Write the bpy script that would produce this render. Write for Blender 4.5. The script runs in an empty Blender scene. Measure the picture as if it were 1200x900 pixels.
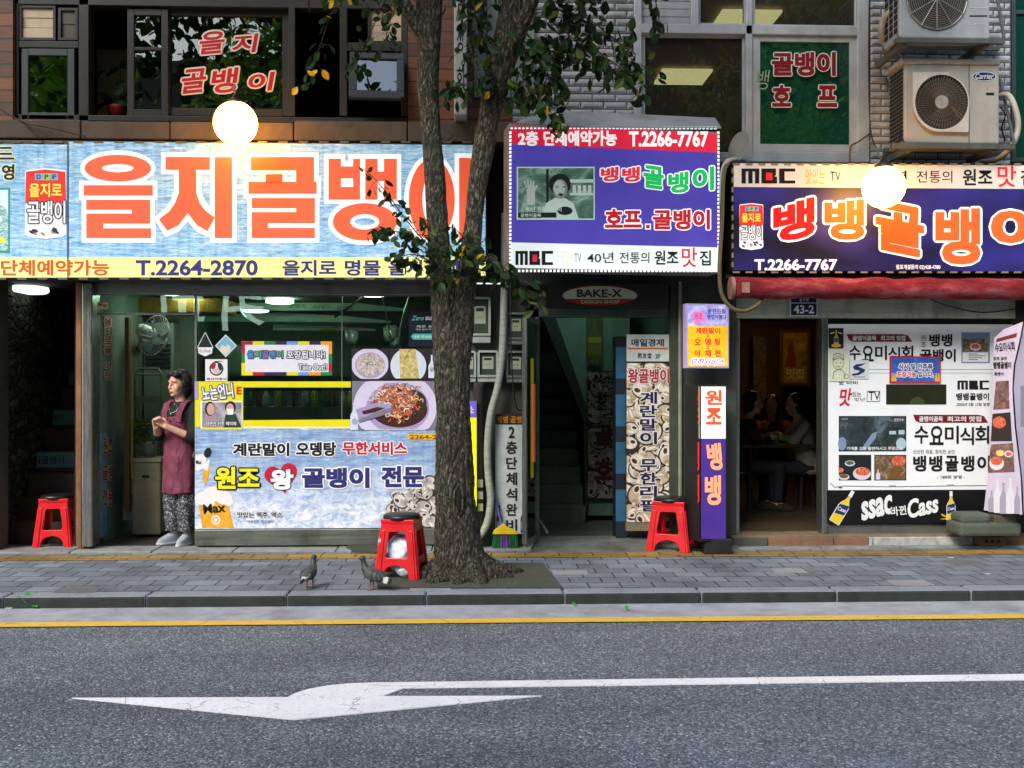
import bpy, bmesh, math, random
import numpy as np
from mathutils import Vector, Matrix, noise
from mathutils.geometry import tessellate_polygon

random.seed(7)
S = bpy.context.scene
COL = S.collection
R = math.radians

# ------------------------------------------------------------------ camera, sky, sun, exposure
F, CX, CY, HC, YAW = 1200.0, 600.0, 450.0, 1.6, R(-2.1)
cam_d = bpy.data.cameras.new('camera')
cam = bpy.data.objects.new('camera', cam_d); COL.objects.link(cam)
cam.location = (0, 0, HC); cam.rotation_euler = (R(90), 0, YAW)
cam_d.sensor_width = 36; cam_d.lens = 36.0
cam_d.clip_start = 0.05; cam_d.clip_end = 2000
S.camera = cam

SUN_EL, SUN_AZ = R(40), R(214)                 # azimuth clockwise from +Y
world = bpy.data.worlds.new('World'); S.world = world; world.use_nodes = True
wn = world.node_tree
bg = wn.nodes['Background']
sky = wn.nodes.new('ShaderNodeTexSky'); sky.sky_type = 'NISHITA'; sky.sun_disc = False
sky.sun_elevation = SUN_EL; sky.sun_rotation = SUN_AZ; sky.dust_density = 2.0; sky.air_density = 1.2
wn.links.new(sky.outputs[0], bg.inputs[0]); bg.inputs[1].default_value = 0.15
sun_d = bpy.data.lights.new('sun', 'SUN'); sun_d.energy = 2.7; sun_d.angle = R(28); sun_d.color = (1, .96, .9)
sun = bpy.data.objects.new('sun', sun_d); COL.objects.link(sun)
sv = Vector((math.sin(SUN_AZ) * math.cos(SUN_EL), math.cos(SUN_AZ) * math.cos(SUN_EL), math.sin(SUN_EL)))
sun.rotation_euler = (-sv).to_track_quat('-Z', 'Y').to_euler(); sun.location = sv * 30
S.view_settings.view_transform = 'Standard'; S.view_settings.look = 'None'
S.view_settings.gamma = 1; S.view_settings.use_curve_mapping = False
S.view_settings.exposure = 0.8
S.cycles.max_bounces = 8; S.cycles.transparent_max_bounces = 24; S.cycles.use_denoising = True
S.cycles.sample_clamp_indirect = 6

# ------------------------------------------------------------------ from picture measurements to metres
class VP:
    """A vertical plane: point p, unit normal n (towards the street)."""
    def __init__(s, p, n): s.p, s.n = Vector(p), Vector(n).normalized()
def ray(px, py):
    u, v = (px - CX) / F, (CY - py) / F
    return Vector((u * math.cos(YAW) - math.sin(YAW), u * math.sin(YAW) + math.cos(YAW), v))
def plane(Y):
    return Y if isinstance(Y, VP) else VP((0, Y), (0, -1))
def W(px, py, Y, off=0.0):
    P = plane(Y); r = ray(px, py)
    t = (P.p.dot(P.n) + off) / (r.x * P.n.x + r.y * P.n.y)
    return Vector((r.x * t, r.y * t, HC + r.z * t))
def G(px, py, z=0.0):
    r = ray(px, py); t = (z - HC) / r.z
    return Vector((r.x * t, r.y * t, z))
def vplane(pxa, Ya, pxb, Yb):
    a, b = W(pxa, 450, Ya), W(pxb, 450, Yb)
    d = (b - a).normalized()
    return VP((a.x, a.y), (d.y, -d.x))

# ------------------------------------------------------------------ materials
def lin(c):
    return tuple(((x / 255) / 12.92 if x / 255 <= .04045 else (((x / 255) + .055) / 1.055) ** 2.4) for x in c)
class NT:
    def __init__(s, name):
        s.m = bpy.data.materials.new(name); s.m.use_nodes = True
        s.t = s.m.node_tree; s.b = s.t.nodes['Principled BSDF']
        s.out = s.t.nodes['Material Output']
    def n(s, kind, **kw):
        nd = s.t.nodes.new('ShaderNode' + kind)
        for k, v in kw.items():
            if k in nd.inputs: nd.inputs[k].default_value = v
            else: setattr(nd, k, v)
        return nd
    def l(s, a, b): s.t.links.new(a, b)
    def coords(s, scale=(1, 1, 1), kind='Object', loc=(0, 0, 0), rot=(0, 0, 0)):
        tc = s.n('TexCoord'); mp = s.n('Mapping'); s.l(tc.outputs[kind], mp.inputs[0])
        mp.inputs['Scale'].default_value = scale; mp.inputs['Location'].default_value = loc; mp.inputs['Rotation'].default_value = rot
        return mp.outputs[0]
    def noise(s, vec, scale, detail=5, rough=.6, dist=0):
        nd = s.n('TexNoise'); s.l(vec, nd.inputs['Vector'])
        nd.inputs['Scale'].default_value = scale; nd.inputs['Detail'].default_value = detail
        nd.inputs['Roughness'].default_value = rough; nd.inputs['Distortion'].default_value = dist
        return nd.outputs[0]
    def ramp(s, fac, stops, interp='LINEAR'):
        nd = s.n('ValToRGB'); s.l(fac, nd.inputs[0]); e = nd.color_ramp; e.interpolation = interp
        while len(e.elements) < len(stops): e.elements.new(.5)
        for el, (p, c) in zip(e.elements, stops):
            el.position = p; el.color = (*c, 1) if len(c) == 3 else c
        return nd.outputs[0]
    def mixc(s, a, b, fac, mode='MIX'):
        nd = s.n('Mix'); nd.data_type = 'RGBA'; nd.blend_type = mode
        for sock, v in ((nd.inputs[6], a), (nd.inputs[7], b), (nd.inputs[0], fac)):
            if hasattr(v, 'is_linked'): s.l(v, sock)
            else: sock.default_value = (*v, 1) if isinstance(v, tuple) and len(v) == 3 else v
        return nd.outputs[2]
    def math(s, op, a, b=0.0):
        nd = s.n('Math'); nd.operation = op
        for i, v in enumerate((a, b)):
            if hasattr(v, 'is_linked'): s.l(v, nd.inputs[i])
            else: nd.inputs[i].default_value = v
        return nd.outputs[0]
    def bump(s, h, strength, dist=.01):
        nd = s.n('Bump'); s.l(h, nd.inputs['Height']); nd.inputs['Strength'].default_value = strength
        nd.inputs['Distance'].default_value = dist; s.l(nd.outputs[0], s.b.inputs['Normal'])
    def fin(s, col, rough=.6, metal=0., emit=0., spec=.5):
        if hasattr(col, 'is_linked'): s.l(col, s.b.inputs['Base Color'])
        else: s.b.inputs['Base Color'].default_value = (*col, 1)
        if hasattr(rough, 'is_linked'): s.l(rough, s.b.inputs['Roughness'])
        else: s.b.inputs['Roughness'].default_value = rough
        s.b.inputs['Metallic'].default_value = metal; s.b.inputs['Specular IOR Level'].default_value = spec
        if emit:
            if hasattr(col, 'is_linked'): s.l(col, s.b.inputs['Emission Color'])
            else: s.b.inputs['Emission Color'].default_value = (*col, 1)
            s.b.inputs['Emission Strength'].default_value = emit
        return s.m
def mat(name, c, rough=.6, metal=0., var=.18, scale=6., bump=0., bscale=60., emit=0., spec=.4, stretch=(1, 1, 1), grime=0.):
    """One plain surface with uneven tone, uneven gloss and optional relief and dirt."""
    k = NT(name); c = lin(c)
    v = k.coords(stretch)
    n = k.noise(v, scale, 6, .65)
    lo, hi = tuple(x * (1 - var) for x in c), tuple(min(x * (1 + var), .95) for x in c)
    col = k.ramp(n, [(.3, lo), (.7, hi)])
    if grime:
        g = k.noise(k.coords((1, 1, .45)), 2.7, 8, .7)
        gf = k.ramp(g, [(.48, (0, 0, 0)), (.72, (grime,) * 3)])
        col = k.mixc(col, (.035, .03, .022), gf)
    rg = k.ramp(n, [(.25, (max(rough - .1, .02),) * 3), (.75, (min(rough + .12, 1),) * 3)])
    if bump: k.bump(k.noise(v, bscale, 4, .6), bump)
    return k.fin(col, rg, metal, emit, spec)

_flat = {}
def ink(c, emit=0., rough=.5):
    """Printing ink / vinyl of one colour."""
    key = (tuple(c), emit, rough)
    if key not in _flat:
        _flat[key] = mat('print_ink', c, rough, var=.06, scale=14, emit=emit, spec=.3)
    return _flat[key]

def glass_mat(name, tint=(.80, .90, .85), rough=0.0, refl=1.0, wav=.02, film=None, fac=.3):
    k = NT(name)
    for nd in [k.b]: k.t.nodes.remove(nd)
    tr = k.n('BsdfTransparent'); tr.inputs[0].default_value = (*tint, 1)
    gl = k.n('BsdfGlossy'); gl.inputs['Roughness'].default_value = rough; gl.inputs[0].default_value = (.95, 1, .97, 1)
    fr = k.n('Fresnel'); fr.inputs['IOR'].default_value = 1.55
    bp = k.n('Bump'); bp.inputs['Strength'].default_value = wav; bp.inputs['Distance'].default_value = .05
    k.l(k.noise(k.coords(), 1.6, 2), bp.inputs['Height']); k.l(bp.outputs[0], gl.inputs['Normal'])
    mx = k.n('MixShader'); k.l(k.math('MULTIPLY', fr.outputs[0], refl), mx.inputs[0])
    if film:
        df = k.n('BsdfDiffuse'); df.inputs[0].default_value = (*film, 1); m2 = k.n('MixShader'); m2.inputs[0].default_value = fac
        k.l(tr.outputs[0], m2.inputs[1]); k.l(df.outputs[0], m2.inputs[2]); tr = m2
    k.l(tr.outputs[0], mx.inputs[1]); k.l(gl.outputs[0], mx.inputs[2]); k.l(mx.outputs[0], k.out.inputs[0])
    return k.m

def asphalt_mat():
    k = NT('asphalt'); v = k.coords()
    vo = k.n('TexVoronoi'); k.l(v, vo.inputs['Vector']); vo.inputs['Scale'].default_value = 95
    stone = k.ramp(vo.outputs['Color'], [(.2, lin((80, 87, 93))), (.58, lin((114, 122, 130))), (.84, lin((150, 158, 166))), (.96, lin((206, 209, 214)))])
    pit = k.ramp(k.noise(v, 85, 3, .7), [(.34, (.22,) * 3), (.52, (1, 1, 1))])
    big = k.mixc(k.ramp(k.noise(k.coords((.5, 1, 1)), 1.3, 6, .6), [(.3, (.80,) * 3), (.7, (1.12,) * 3)]), k.ramp(k.noise(k.coords((.12, 1.1, 1)), 1.5, 4, .6), [(.36, (.84,) * 3), (.6, (1.06,) * 3)]), 1, 'MULTIPLY')
    col = k.mixc(k.mixc(stone, pit, .75, 'MULTIPLY'), big, 1.0, 'MULTIPLY')
    ck = k.n('TexVoronoi'); ck.feature = 'DISTANCE_TO_EDGE'; ck.inputs['Scale'].default_value = .9
    wv = k.mixc(k.coords(), k.noise(k.coords(), 3, 4), .22)
    k.l(wv, ck.inputs['Vector'])
    crack = k.ramp(ck.outputs[0], [(.0, (.45,) * 3), (.006, (1, 1, 1))])
    col = k.mixc(col, crack, .55, 'MULTIPLY')
    col = k.mixc(col, k.ramp(k.noise(k.coords((.7, 1, 1)), 4.5, 3, .6), [(.66, (1, 1, 1)), (.76, (.62,) * 3)]), 1, 'MULTIPLY')
    h = k.math('ADD', k.math('MULTIPLY', vo.outputs['Distance'], -1.2), k.noise(v, 75, 4, .7))
    k.bump(h, .7, .010)
    return k.fin(col, .82, spec=.35)
def paint_mat(name, c, wear=.6):
    k = NT(name); v = k.coords(); c = lin(c)
    ck = k.n('TexVoronoi'); ck.feature = 'DISTANCE_TO_EDGE'; ck.inputs['Scale'].default_value = 3.4
    k.l(k.mixc(k.coords(), k.noise(k.coords(), 6, 4), .10), ck.inputs['Vector'])
    crack = k.ramp(ck.outputs[0], [(.0, (.3,) * 3), (.011, (1, 1, 1))])
    msk = k.ramp(k.noise(v, 9, 3), [(.42, (0, 0, 0)), (.55, (1, 1, 1))])
    col = k.mixc(tuple(c), crack, msk, 'MULTIPLY')
    chip = k.ramp(k.noise(v, 70, 6, .8), [(.355, (wear,) * 3), (.45, (0, 0, 0))])
    col = k.mixc(col, (.10, .105, .115), chip)
    big = k.ramp(k.noise(v, 3, 5), [(.3, (.88,) * 3), (.65, (1, 1, 1))])
    k.bump(k.noise(v, 90, 4, .7), .35, .006)
    return k.fin(k.mixc(col, big, 1., 'MULTIPLY'), .75)
def paving_mat(name, c, width=.245, row=.2, var=.25, yellow=False):
    k = NT(name)
    v = k.coords()
    br = k.n('TexBrick'); k.l(v, br.inputs['Vector'])
    a, b = lin(tuple(x * (1 - var * .45) for x in c)), lin(tuple(min(255, x * (1 + var * .35)) for x in c))
    br.inputs['Color1'].default_value = (*a, 1); br.inputs['Color2'].default_value = (*b, 1)
    br.inputs['Mortar'].default_value = (.025, .026, .03, 1)
    br.inputs['Scale'].default_value = 1; br.inputs['Mortar Size'].default_value = .006; br.inputs['Mortar Smooth'].default_value = .3
    br.inputs['Brick Width'].default_value = width; br.inputs['Row Height'].default_value = row
    sp = k.ramp(k.noise(v, 130, 4, .7), [(.32, (.68,) * 3), (.65, (1.1,) * 3)])
    bigm = k.ramp(k.noise(v, 1.7, 9, .72), [(.34, (.55,) * 3), (.5, (.92,) * 3), (.66, (1.12,) * 3)])
    col = k.mixc(k.mixc(br.outputs[0], sp, 1, 'MULTIPLY'), bigm, 1, 'MULTIPLY')
    h = k.math('ADD', k.math('MULTIPLY', br.outputs['Fac'], -1.0), k.math('MULTIPLY', k.noise(v, 90, 4), .25))
    k.bump(h, .6, .008)
    return k.fin(col, .85, spec=.3)
def water_mat(name, emit, deep, mid, pale, foam=None):
    k = NT(name)
    n1 = k.noise(k.coords((3.2, 3, 26)), 1.5, 9, .72, .5); n2 = k.noise(k.coords((9, 3, 60)), 1.6, 6, .75, .8); n3 = k.noise(k.coords((1, 1, 2.)), 1.2, 3)
    n1 = k.math('ADD', k.math('ADD', k.math('MULTIPLY', n1, .55), k.math('MULTIPLY', n2, .45)), k.math('MULTIPLY', k.math('SUBTRACT', n3, .5), .16))
    col = k.ramp(n1, [(.33, lin(deep)), (.46, lin(mid)), (.56, lin(pale)), (.66, lin((246, 250, 252)))])
    col = k.mixc(col, k.ramp(k.noise(k.coords((16, 1, .45)), 1.4, 6, .7), [(.36, (.80,) * 3), (.56, (1, 1, 1))]), 1, 'MULTIPLY')
    if foam:
        z0, z1 = foam
        sep = k.n('SeparateXYZ'); k.l(k.coords(), sep.inputs[0])
        nz = k.math('MULTIPLY', k.math('SUBTRACT', k.noise(k.coords((1.2, 1, 2.4)), 1.6, 8, .7), .5), 1.1)
        hgt = k.math('ADD', sep.outputs[2], nz)
        fac = k.n('MapRange'); k.l(hgt, fac.inputs[0]); fac.inputs[1].default_value = z1; fac.inputs[2].default_value = z0
        splash = k.ramp(k.noise(k.coords((1, 1, 1.5)), 9, 10, .82, .6), [(.36, lin((112, 142, 190))), (.47, lin((182, 198, 222))), (.58, lin((236, 239, 245)))])
        col = k.mixc(col, splash, fac.outputs[0])
    return k.fin(col, .42, emit=emit, spec=.4)
def shells_mat(name, scale=9., bright=1.):
    k = NT(name)
    v = k.mixc(k.coords((1, 1, 1.15)), k.noise(k.coords(), 5, 3), .10)
    vo = k.n('TexVoronoi'); k.l(v, vo.inputs['Vector']); vo.inputs['Scale'].default_value = scale
    ed = k.n('TexVoronoi'); ed.feature = 'DISTANCE_TO_EDGE'; k.l(v, ed.inputs['Vector']); ed.inputs['Scale'].default_value = scale
    base = k.ramp(vo.outputs['Color'], [(.2, lin((150, 128, 96))), (.5, lin((198, 182, 155))), (.8, lin((232, 224, 208)))])
    edge = k.ramp(ed.outputs[0], [(.0, (.05, .04, .03)), (.10, (.45,) * 3), (.3, (1, 1, 1))])
    wv = k.ramp(k.noise(v, 26, 4, .7, 2), [(.35, (.6,) * 3), (.6, (1.05,) * 3)])
    col = k.mixc(k.mixc(base, edge, 1, 'MULTIPLY'), wv, .8, 'MULTIPLY')
    if bright != 1: col = k.mixc(col, (bright,) * 3, 1, 'MULTIPLY')
    return k.fin(col, .45)
def photo_mat(name, stops, scale=14, dist=1.5, emit=0., stretch=(1, 1, 1)):
    """A printed colour photograph seen small: blotches of a few inks."""
    k = NT(name)
    n = k.noise(k.coords(stretch), scale, 5, .65, dist)
    return k.fin(k.ramp(n, [(p, lin(c)) for p, c in stops]), .4, emit=emit)
def bark_mat():
    k = NT('bark')
    v = k.mixc(k.coords((1, 1, .34)), k.noise(k.coords((1, 1, .3)), 14, 5, .7), .09)
    vo = k.n('TexVoronoi'); vo.feature = 'DISTANCE_TO_EDGE'; k.l(v, vo.inputs['Vector']); vo.inputs['Scale'].default_value = 36
    n = k.noise(k.coords((1, 1, .4)), 55, 8, .8, .4); big = k.noise(k.coords(), 2.3, 4)
    col = k.ramp(n, [(.30, lin((38, 36, 30))), (.45, lin((78, 74, 64))), (.57, lin((122, 117, 104))), (.70, lin((186, 180, 164)))])
    col = k.mixc(col, k.ramp(vo.outputs[0], [(.0, (.12,) * 3), (.10, (.6,) * 3), (.28, (1.1,) * 3)]), .9, 'MULTIPLY')
    col = k.mixc(col, lin((70, 76, 52)), k.ramp(big, [(.45, (0, 0, 0)), (.75, (.35,) * 3)]))
    k.bump(k.math('ADD', k.math('MULTIPLY', k.ramp(vo.outputs[0], [(0, (0,) * 3), (.3, (1,) * 3)]), .8), n), 1.0, .025)
    return k.fin(col, .9, spec=.2)
def leaf_mat(name, cols):
    k = NT(name)
    g = k.n('NewGeometry')
    col = k.ramp(g.outputs['Random Per Island'], [(i / max(len(cols) - 1, 1), lin(c)) for i, c in enumerate(cols)])
    k.fin(col, .55, spec=.18)
    tr = k.n('BsdfTranslucent'); k.l(k.mixc(col, (1.5, 1.7, .6), 1, 'MULTIPLY'), tr.inputs[0])
    mx = k.n('MixShader'); mx.inputs[0].default_value = .28
    k.l(k.b.outputs[0], mx.inputs[1]); k.l(tr.outputs[0], mx.inputs[2]); k.l(mx.outputs[0], k.out.inputs[0])
    return k.m
def wood_mat(name, tones, row=.115, width=1.7):
    k = NT(name); tc = k.n('TexCoord'); sp = k.n('SeparateXYZ'); k.l(tc.outputs['Object'], sp.inputs[0])
    cb = k.n('CombineXYZ'); k.l(sp.outputs[0], cb.inputs[0]); k.l(sp.outputs[2], cb.inputs[1])
    br = k.n('TexBrick'); k.l(cb.outputs[0], br.inputs['Vector']); br.inputs['Scale'].default_value = 1
    br.inputs['Color1'].default_value = (*lin(tones[0]), 1); br.inputs['Color2'].default_value = (*lin(tones[1]), 1)
    br.inputs['Mortar'].default_value = (.012, .008, .005, 1); br.inputs['Mortar Size'].default_value = .006
    br.inputs['Brick Width'].default_value = width; br.inputs['Row Height'].default_value = row
    gr = k.ramp(k.noise(k.coords((2, 2, 40)), 2.2, 8, .7, .4), [(.3, (.5,) * 3), (.7, (1.15,) * 3)])
    col = k.mixc(br.outputs[0], gr, 1, 'MULTIPLY')
    k.bump(k.math('ADD', k.math('MULTIPLY', br.outputs['Fac'], -1), k.math('MULTIPLY', gr, .2)), .6, .01)
    return k.fin(col, .6)
def lamp_mat(name, c, strength):
    k = NT(name); k.fin(lin(c), .4); k.b.inputs['Emission Color'].default_value = (*lin(c), 1)
    k.b.inputs['Emission Strength'].default_value = strength
    return k.m

# ------------------------------------------------------------------ mesh building
_gl = {}
def glyphs(s, bold):
    key = (s, bold)
    if key not in _gl:
        cu = bpy.data.curves.new('t', 'FONT'); cu.body = s; cu.offset = bold; cu.size = 1; cu.resolution_u = 3
        o = bpy.data.objects.new('t', cu); COL.objects.link(o)
        me = bpy.data.meshes.new_from_object(o.evaluated_get(bpy.context.evaluated_depsgraph_get()))
        v = np.array([p.co[:2] for p in me.vertices]) if len(me.vertices) else np.zeros((1, 2))
        f = [tuple(p.vertices) for p in me.polygons]
        lo, hi = v.min(0), v.max(0)
        _gl[key] = ((v - lo) / np.maximum(hi - lo, 1e-6), f, (hi - lo))
        bpy.data.meshes.remove(me); bpy.data.objects.remove(o); bpy.data.curves.remove(cu)
    return _gl[key]

class MB:
    """Collects faces, then links them as ONE mesh object."""
    def __init__(s): s.v, s.f, s.m = [], [], []
    def add(s, vs, fs, mi=0):
        b = len(s.v); s.v += [Vector(p) for p in vs]
        for f in fs: s.f.append(tuple(b + i for i in f)); s.m.append(mi)
        return s
    def box(s, x0, x1, y0, y1, z0, z1, mi=0, M=None):
        vs = [Vector((x, y, z)) for x in (x0, x1) for y in (y0, y1) for z in (z0, z1)]
        if M: vs = [M @ p for p in vs]
        return s.add(vs, [(0, 1, 3, 2), (4, 6, 7, 5), (0, 4, 5, 1), (2, 3, 7, 6), (0, 2, 6, 4), (1, 5, 7, 3)], mi)
    def pbox(s, x0, y0, x1, y1, Y, th, mi=0, off=0.):
        """A box whose front face shows at picture rectangle x0,y0..x1,y1 on plane Y, th thick away from the street."""
        P = plane(Y); xm = (x0 + x1) / 2
        za, zb = W(xm, y0, Y, off).z, W(xm, y1, Y, off).z
        a, b = W(x0, 450, Y, off), W(x1, 450, Y, off); n = Vector((P.n.x, P.n.y, 0)) * -th
        q = [Vector((p.x, p.y, z)) for z in (zb, za) for p in (a, b)]
        return s.add(q + [p + n for p in q], [(0, 1, 3, 2), (4, 6, 7, 5), (0, 4, 5, 1), (2, 3, 7, 6), (0, 2, 6, 4), (1, 5, 7, 3)], mi)
    def poly(s, pts, Y, off=0., mi=0):
        return s.add([W(x, y, Y, off) for x, y in pts], [tuple(range(len(pts)))[::-1]] if area(pts) > 0 else [tuple(range(len(pts)))], mi)
    def rect(s, x0, y0, x1, y1, Y, off=0., mi=0):
        return s.poly([(x0, y0), (x1, y0), (x1, y1), (x0, y1)], Y, off, mi)
    def ell(s, cx, cy, rx, ry, Y, off=0., mi=0, n=24, rot=0):
        c, d = math.cos(rot), math.sin(rot)
        pts = []
        for i in range(n):
            a = 2 * math.pi * i / n; x, y = rx * math.cos(a), ry * math.sin(a)
            pts.append((cx + x * c - y * d, cy + x * d + y * c))
        return s.poly(pts, Y, off, mi)
    def ring(s, cx, cy, rx, ry, ix, iy, Y, off=0., mi=0, n=32):
        o = [(cx + rx * math.cos(2 * math.pi * i / n), cy + ry * math.sin(2 * math.pi * i / n)) for i in range(n)]
        q = [(cx + ix * math.cos(2 * math.pi * i / n), cy + iy * math.sin(2 * math.pi * i / n)) for i in range(n)]
        vs = [W(x, y, Y, off) for x, y in o + q]
        return s.add(vs, [(i, n + i, n + (i + 1) % n, (i + 1) % n)[::-1] for i in range(n)], mi)
    def line(s, pts, w, Y, off=0., mi=0):
        for (xa, ya), (xb, yb) in zip(pts, pts[1:]):
            d = math.hypot(xb - xa, yb - ya) or 1; nx, ny = -(yb - ya) / d * w / 2, (xb - xa) / d * w / 2
            s.poly([(xa + nx, ya + ny), (xb + nx, yb + ny), (xb - nx, yb - ny), (xa - nx, ya - ny)], Y, off, mi); off += .00008
        return s
    def text(s, t, x0, y0, x1, y1, Y, off=.004, mi=0, bold=.015, out=0., mo=1, shear=0., warp=None, nout=10, rot=0.):
        u, f, em = glyphs(t, min(bold, .02)); e = max(bold - .02, 0) * .5
        ex, ey = e * (x1 - x0) / max(em[0] + 2 * e, .05), e * (y1 - y0) / max(em[1] + 2 * e, .05)
        x0, x1, y0, y1 = x0 + ex, x1 - ex, y0 + ey, y1 - ey
        cx, cy = (x0 + x1) / 2, (y0 + y1) / 2; cr, sr = math.cos(rot), math.sin(rot)
        def put(dx, dy, o, m):
            vs = []
            for a, b in u:
                if warp: a, b = warp(a, b)
                x = x0 + a * (x1 - x0) + (b - .5) * shear + dx; y = y1 + b * (y0 - y1) + dy
                if rot: x, y = cx + (x - cx) * cr - (y - cy) * sr, cy + (x - cx) * sr + (y - cy) * cr
                vs.append(W(x, y, Y, o))
            s.add(vs, f, m)
        if out:
            for i in range(nout):
                a = 2 * math.pi * i / nout
                put((out + ex) * math.cos(a), (out + ey) * math.sin(a), off - .0016 + i * .00009, mo)
        if e:
            for i in range(8):
                a = 2 * math.pi * i / 8; m_ = max(abs(math.cos(a)), abs(math.sin(a)))
                put(ex * math.cos(a) / m_, ey * math.sin(a) / m_, off + i * .00004, mi)
        put(0, 0, off + .0004, mi)
        return s
    def vtext(s, t, x0, y0, x1, y1, Y, gap=.12, **kw):
        n = len(t); h = (y1 - y0) / n
        for i, ch in enumerate(t):
            if ch != ' ': s.text(ch, x0, y0 + i * h, x1, y0 + (i + 1 - gap) * h, Y, **kw)
        return s
    def tube(s, path, rad, seg=10, mi=0, caps=True):
        path = [Vector(p) for p in path]
        if not hasattr(rad, '__len__'): rad = [rad] * len(path)
        b = len(s.v); prev = None
        for i, p in enumerate(path):
            t = (path[min(i + 1, len(path) - 1)] - path[max(i - 1, 0)]).normalized()
            if prev is None:
                prev = t.orthogonal().normalized()
            u = (prev - t * prev.dot(t)).normalized(); prev = u; w = t.cross(u)
            r = rad[i]; ra, rb = (r if hasattr(r, '__len__') else (r, r))
            for k in range(seg):
                a = 2 * math.pi * k / seg
                s.v.append(p + u * (ra * math.cos(a)) + w * (rb * math.sin(a)))
        n = len(path)
        for i in range(n - 1):
            for k in range(seg):
                k2 = (k + 1) % seg
                s.f.append((b + i * seg + k, b + i * seg + k2, b + (i + 1) * seg + k2, b + (i + 1) * seg + k)); s.m.append(mi)
        if caps:
            s.f.append(tuple(b + k for k in range(seg))[::-1]); s.m.append(mi)
            s.f.append(tuple(b + (n - 1) * seg + k for k in range(seg))); s.m.append(mi)
        return s
    def loft(s, rings, seg=16, mi=0, pw=2.0):
        """rings: (centre, x half-width, y half-depth[, tilt]) horizontal super-ellipses joined bottom to top, capped."""
        b = len(s.v)
        for rg in rings:
            c, rx, ry = Vector(rg[0]), rg[1], rg[2]; rz = rg[3] if len(rg) > 3 else 0
            for k in range(seg):
                a = 2 * math.pi * k / seg; ca, sa = math.cos(a), math.sin(a)
                x = rx * math.copysign(abs(ca) ** (2 / pw), ca); y = ry * math.copysign(abs(sa) ** (2 / pw), sa)
                s.v.append(c + Vector((x * math.cos(rz) - y * math.sin(rz), x * math.sin(rz) + y * math.cos(rz), 0)))
        n = len(rings)
        for i in range(n - 1):
            for k in range(seg):
                k2 = (k + 1) % seg
                s.f.append((b + i * seg + k, b + i * seg + k2, b + (i + 1) * seg + k2, b + (i + 1) * seg + k)); s.m.append(mi)
        s.f.append(tuple(b + k for k in range(seg))[::-1]); s.m.append(mi)
        s.f.append(tuple(b + (n - 1) * seg + k for k in range(seg))); s.m.append(mi)
        return s
    def lathe(s, prof, c=(0, 0, 0), seg=24, mi=0, M=None):
        c = Vector(c); b = len(s.v)
        for r, z in prof:
            for k in range(seg):
                a = 2 * math.pi * k / seg
                p = Vector((r * math.cos(a), r * math.sin(a), z))
                s.v.append((M @ p if M else p) + c)
        for i in range(len(prof) - 1):
            for k in range(seg):
                k2 = (k + 1) % seg
                s.f.append((b + i * seg + k, b + i * seg + k2, b + (i + 1) * seg + k2, b + (i + 1) * seg + k)); s.m.append(mi)
        s.f.append(tuple(b + k for k in range(seg))[::-1]); s.m.append(mi)
        s.f.append(tuple(b + (len(prof) - 1) * seg + k for k in range(seg))); s.m.append(mi)
        return s
    def ball(s, c, r, mi=0, seg=16, rings=10, M=None):
        r = r if hasattr(r, '__len__') else (r, r, r)
        c = Vector(c); b = len(s.v)
        for i in range(1, rings):
            t = math.pi * i / rings
            for k in range(seg):
                a = 2 * math.pi * k / seg
                p = Vector((r[0] * math.sin(t) * math.cos(a), r[1] * math.sin(t) * math.sin(a), r[2] * math.cos(t)))
                s.v.append((M @ p if M else p) + c)
        for z in (r[2], -r[2]):
            p = Vector((0, 0, z)); s.v.append((M @ p if M else p) + c)
        tp, bt = len(s.v) - 2, len(s.v) - 1
        for k in range(seg):
            k2 = (k + 1) % seg
            s.f.append((tp, b + k, b + k2)); s.m.append(mi)
            for i in range(rings - 2):
                s.f.append((b + i * seg + k, b + (i + 1) * seg + k, b + (i + 1) * seg + k2, b + i * seg + k2)); s.m.append(mi)
            s.f.append((b + (rings - 2) * seg + k, bt, b + (rings - 2) * seg + k2)); s.m.append(mi)
        return s
    def prism(s, loops, fa, fb, mi=0):
        """Outline with holes (first loop the outline); fa/fb map a 2-D point to the front and the back."""
        flat = [p for lp in loops for p in lp]
        tris = tessellate_polygon([[Vector((p[0], p[1], 0)) for p in lp] for lp in loops])
        n = len(flat); vs = [fa(*p) for p in flat] + [fb(*p) for p in flat]
        fs = [tuple(t) for t in tris] + [tuple(n + i for i in t)[::-1] for t in tris]
        k = 0
        for lp in loops:
            for i in range(len(lp)):
                a, b2 = k + i, k + (i + 1) % len(lp); fs.append((a, b2, n + b2, n + a))
            k += len(lp)
        return s.add(vs, fs, mi)
    def build(s, name, mats, parent=None, bevel=0., smooth=False, org=None, seg=2, fix=True):
        me = bpy.data.meshes.new(name)
        if parent is not None: base = Vector(parent['_o']) if '_o' in parent else Vector((0, 0, 0))
        elif org == 'zero': base = Vector((0, 0, 0))
        else:
            xs, ys, zs = [p.x for p in s.v], [p.y for p in s.v], [p.z for p in s.v]
            base = Vector(((min(xs) + max(xs)) / 2, (min(ys) + max(ys)) / 2, min(zs)))
        me.from_pydata([tuple(p - base) for p in s.v], [], s.f)
        for m in (mats if isinstance(mats, (list, tuple)) else [mats]): me.materials.append(m)
        me.polygons.foreach_set('material_index', s.m)
        if fix:
            bm = bmesh.new(); bm.from_mesh(me)
            if smooth or bevel: bmesh.ops.recalc_face_normals(bm, faces=bm.faces)
            bm.to_mesh(me); bm.free()
        if smooth: me.polygons.foreach_set('use_smooth', [True] * len(me.polygons))
        me.update()
        o = bpy.data.objects.new(name, me); COL.objects.link(o)
        if parent is not None:
            o.parent = parent; o['_o'] = tuple(base)
        else:
            o.location = base; o['_o'] = tuple(base)
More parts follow.
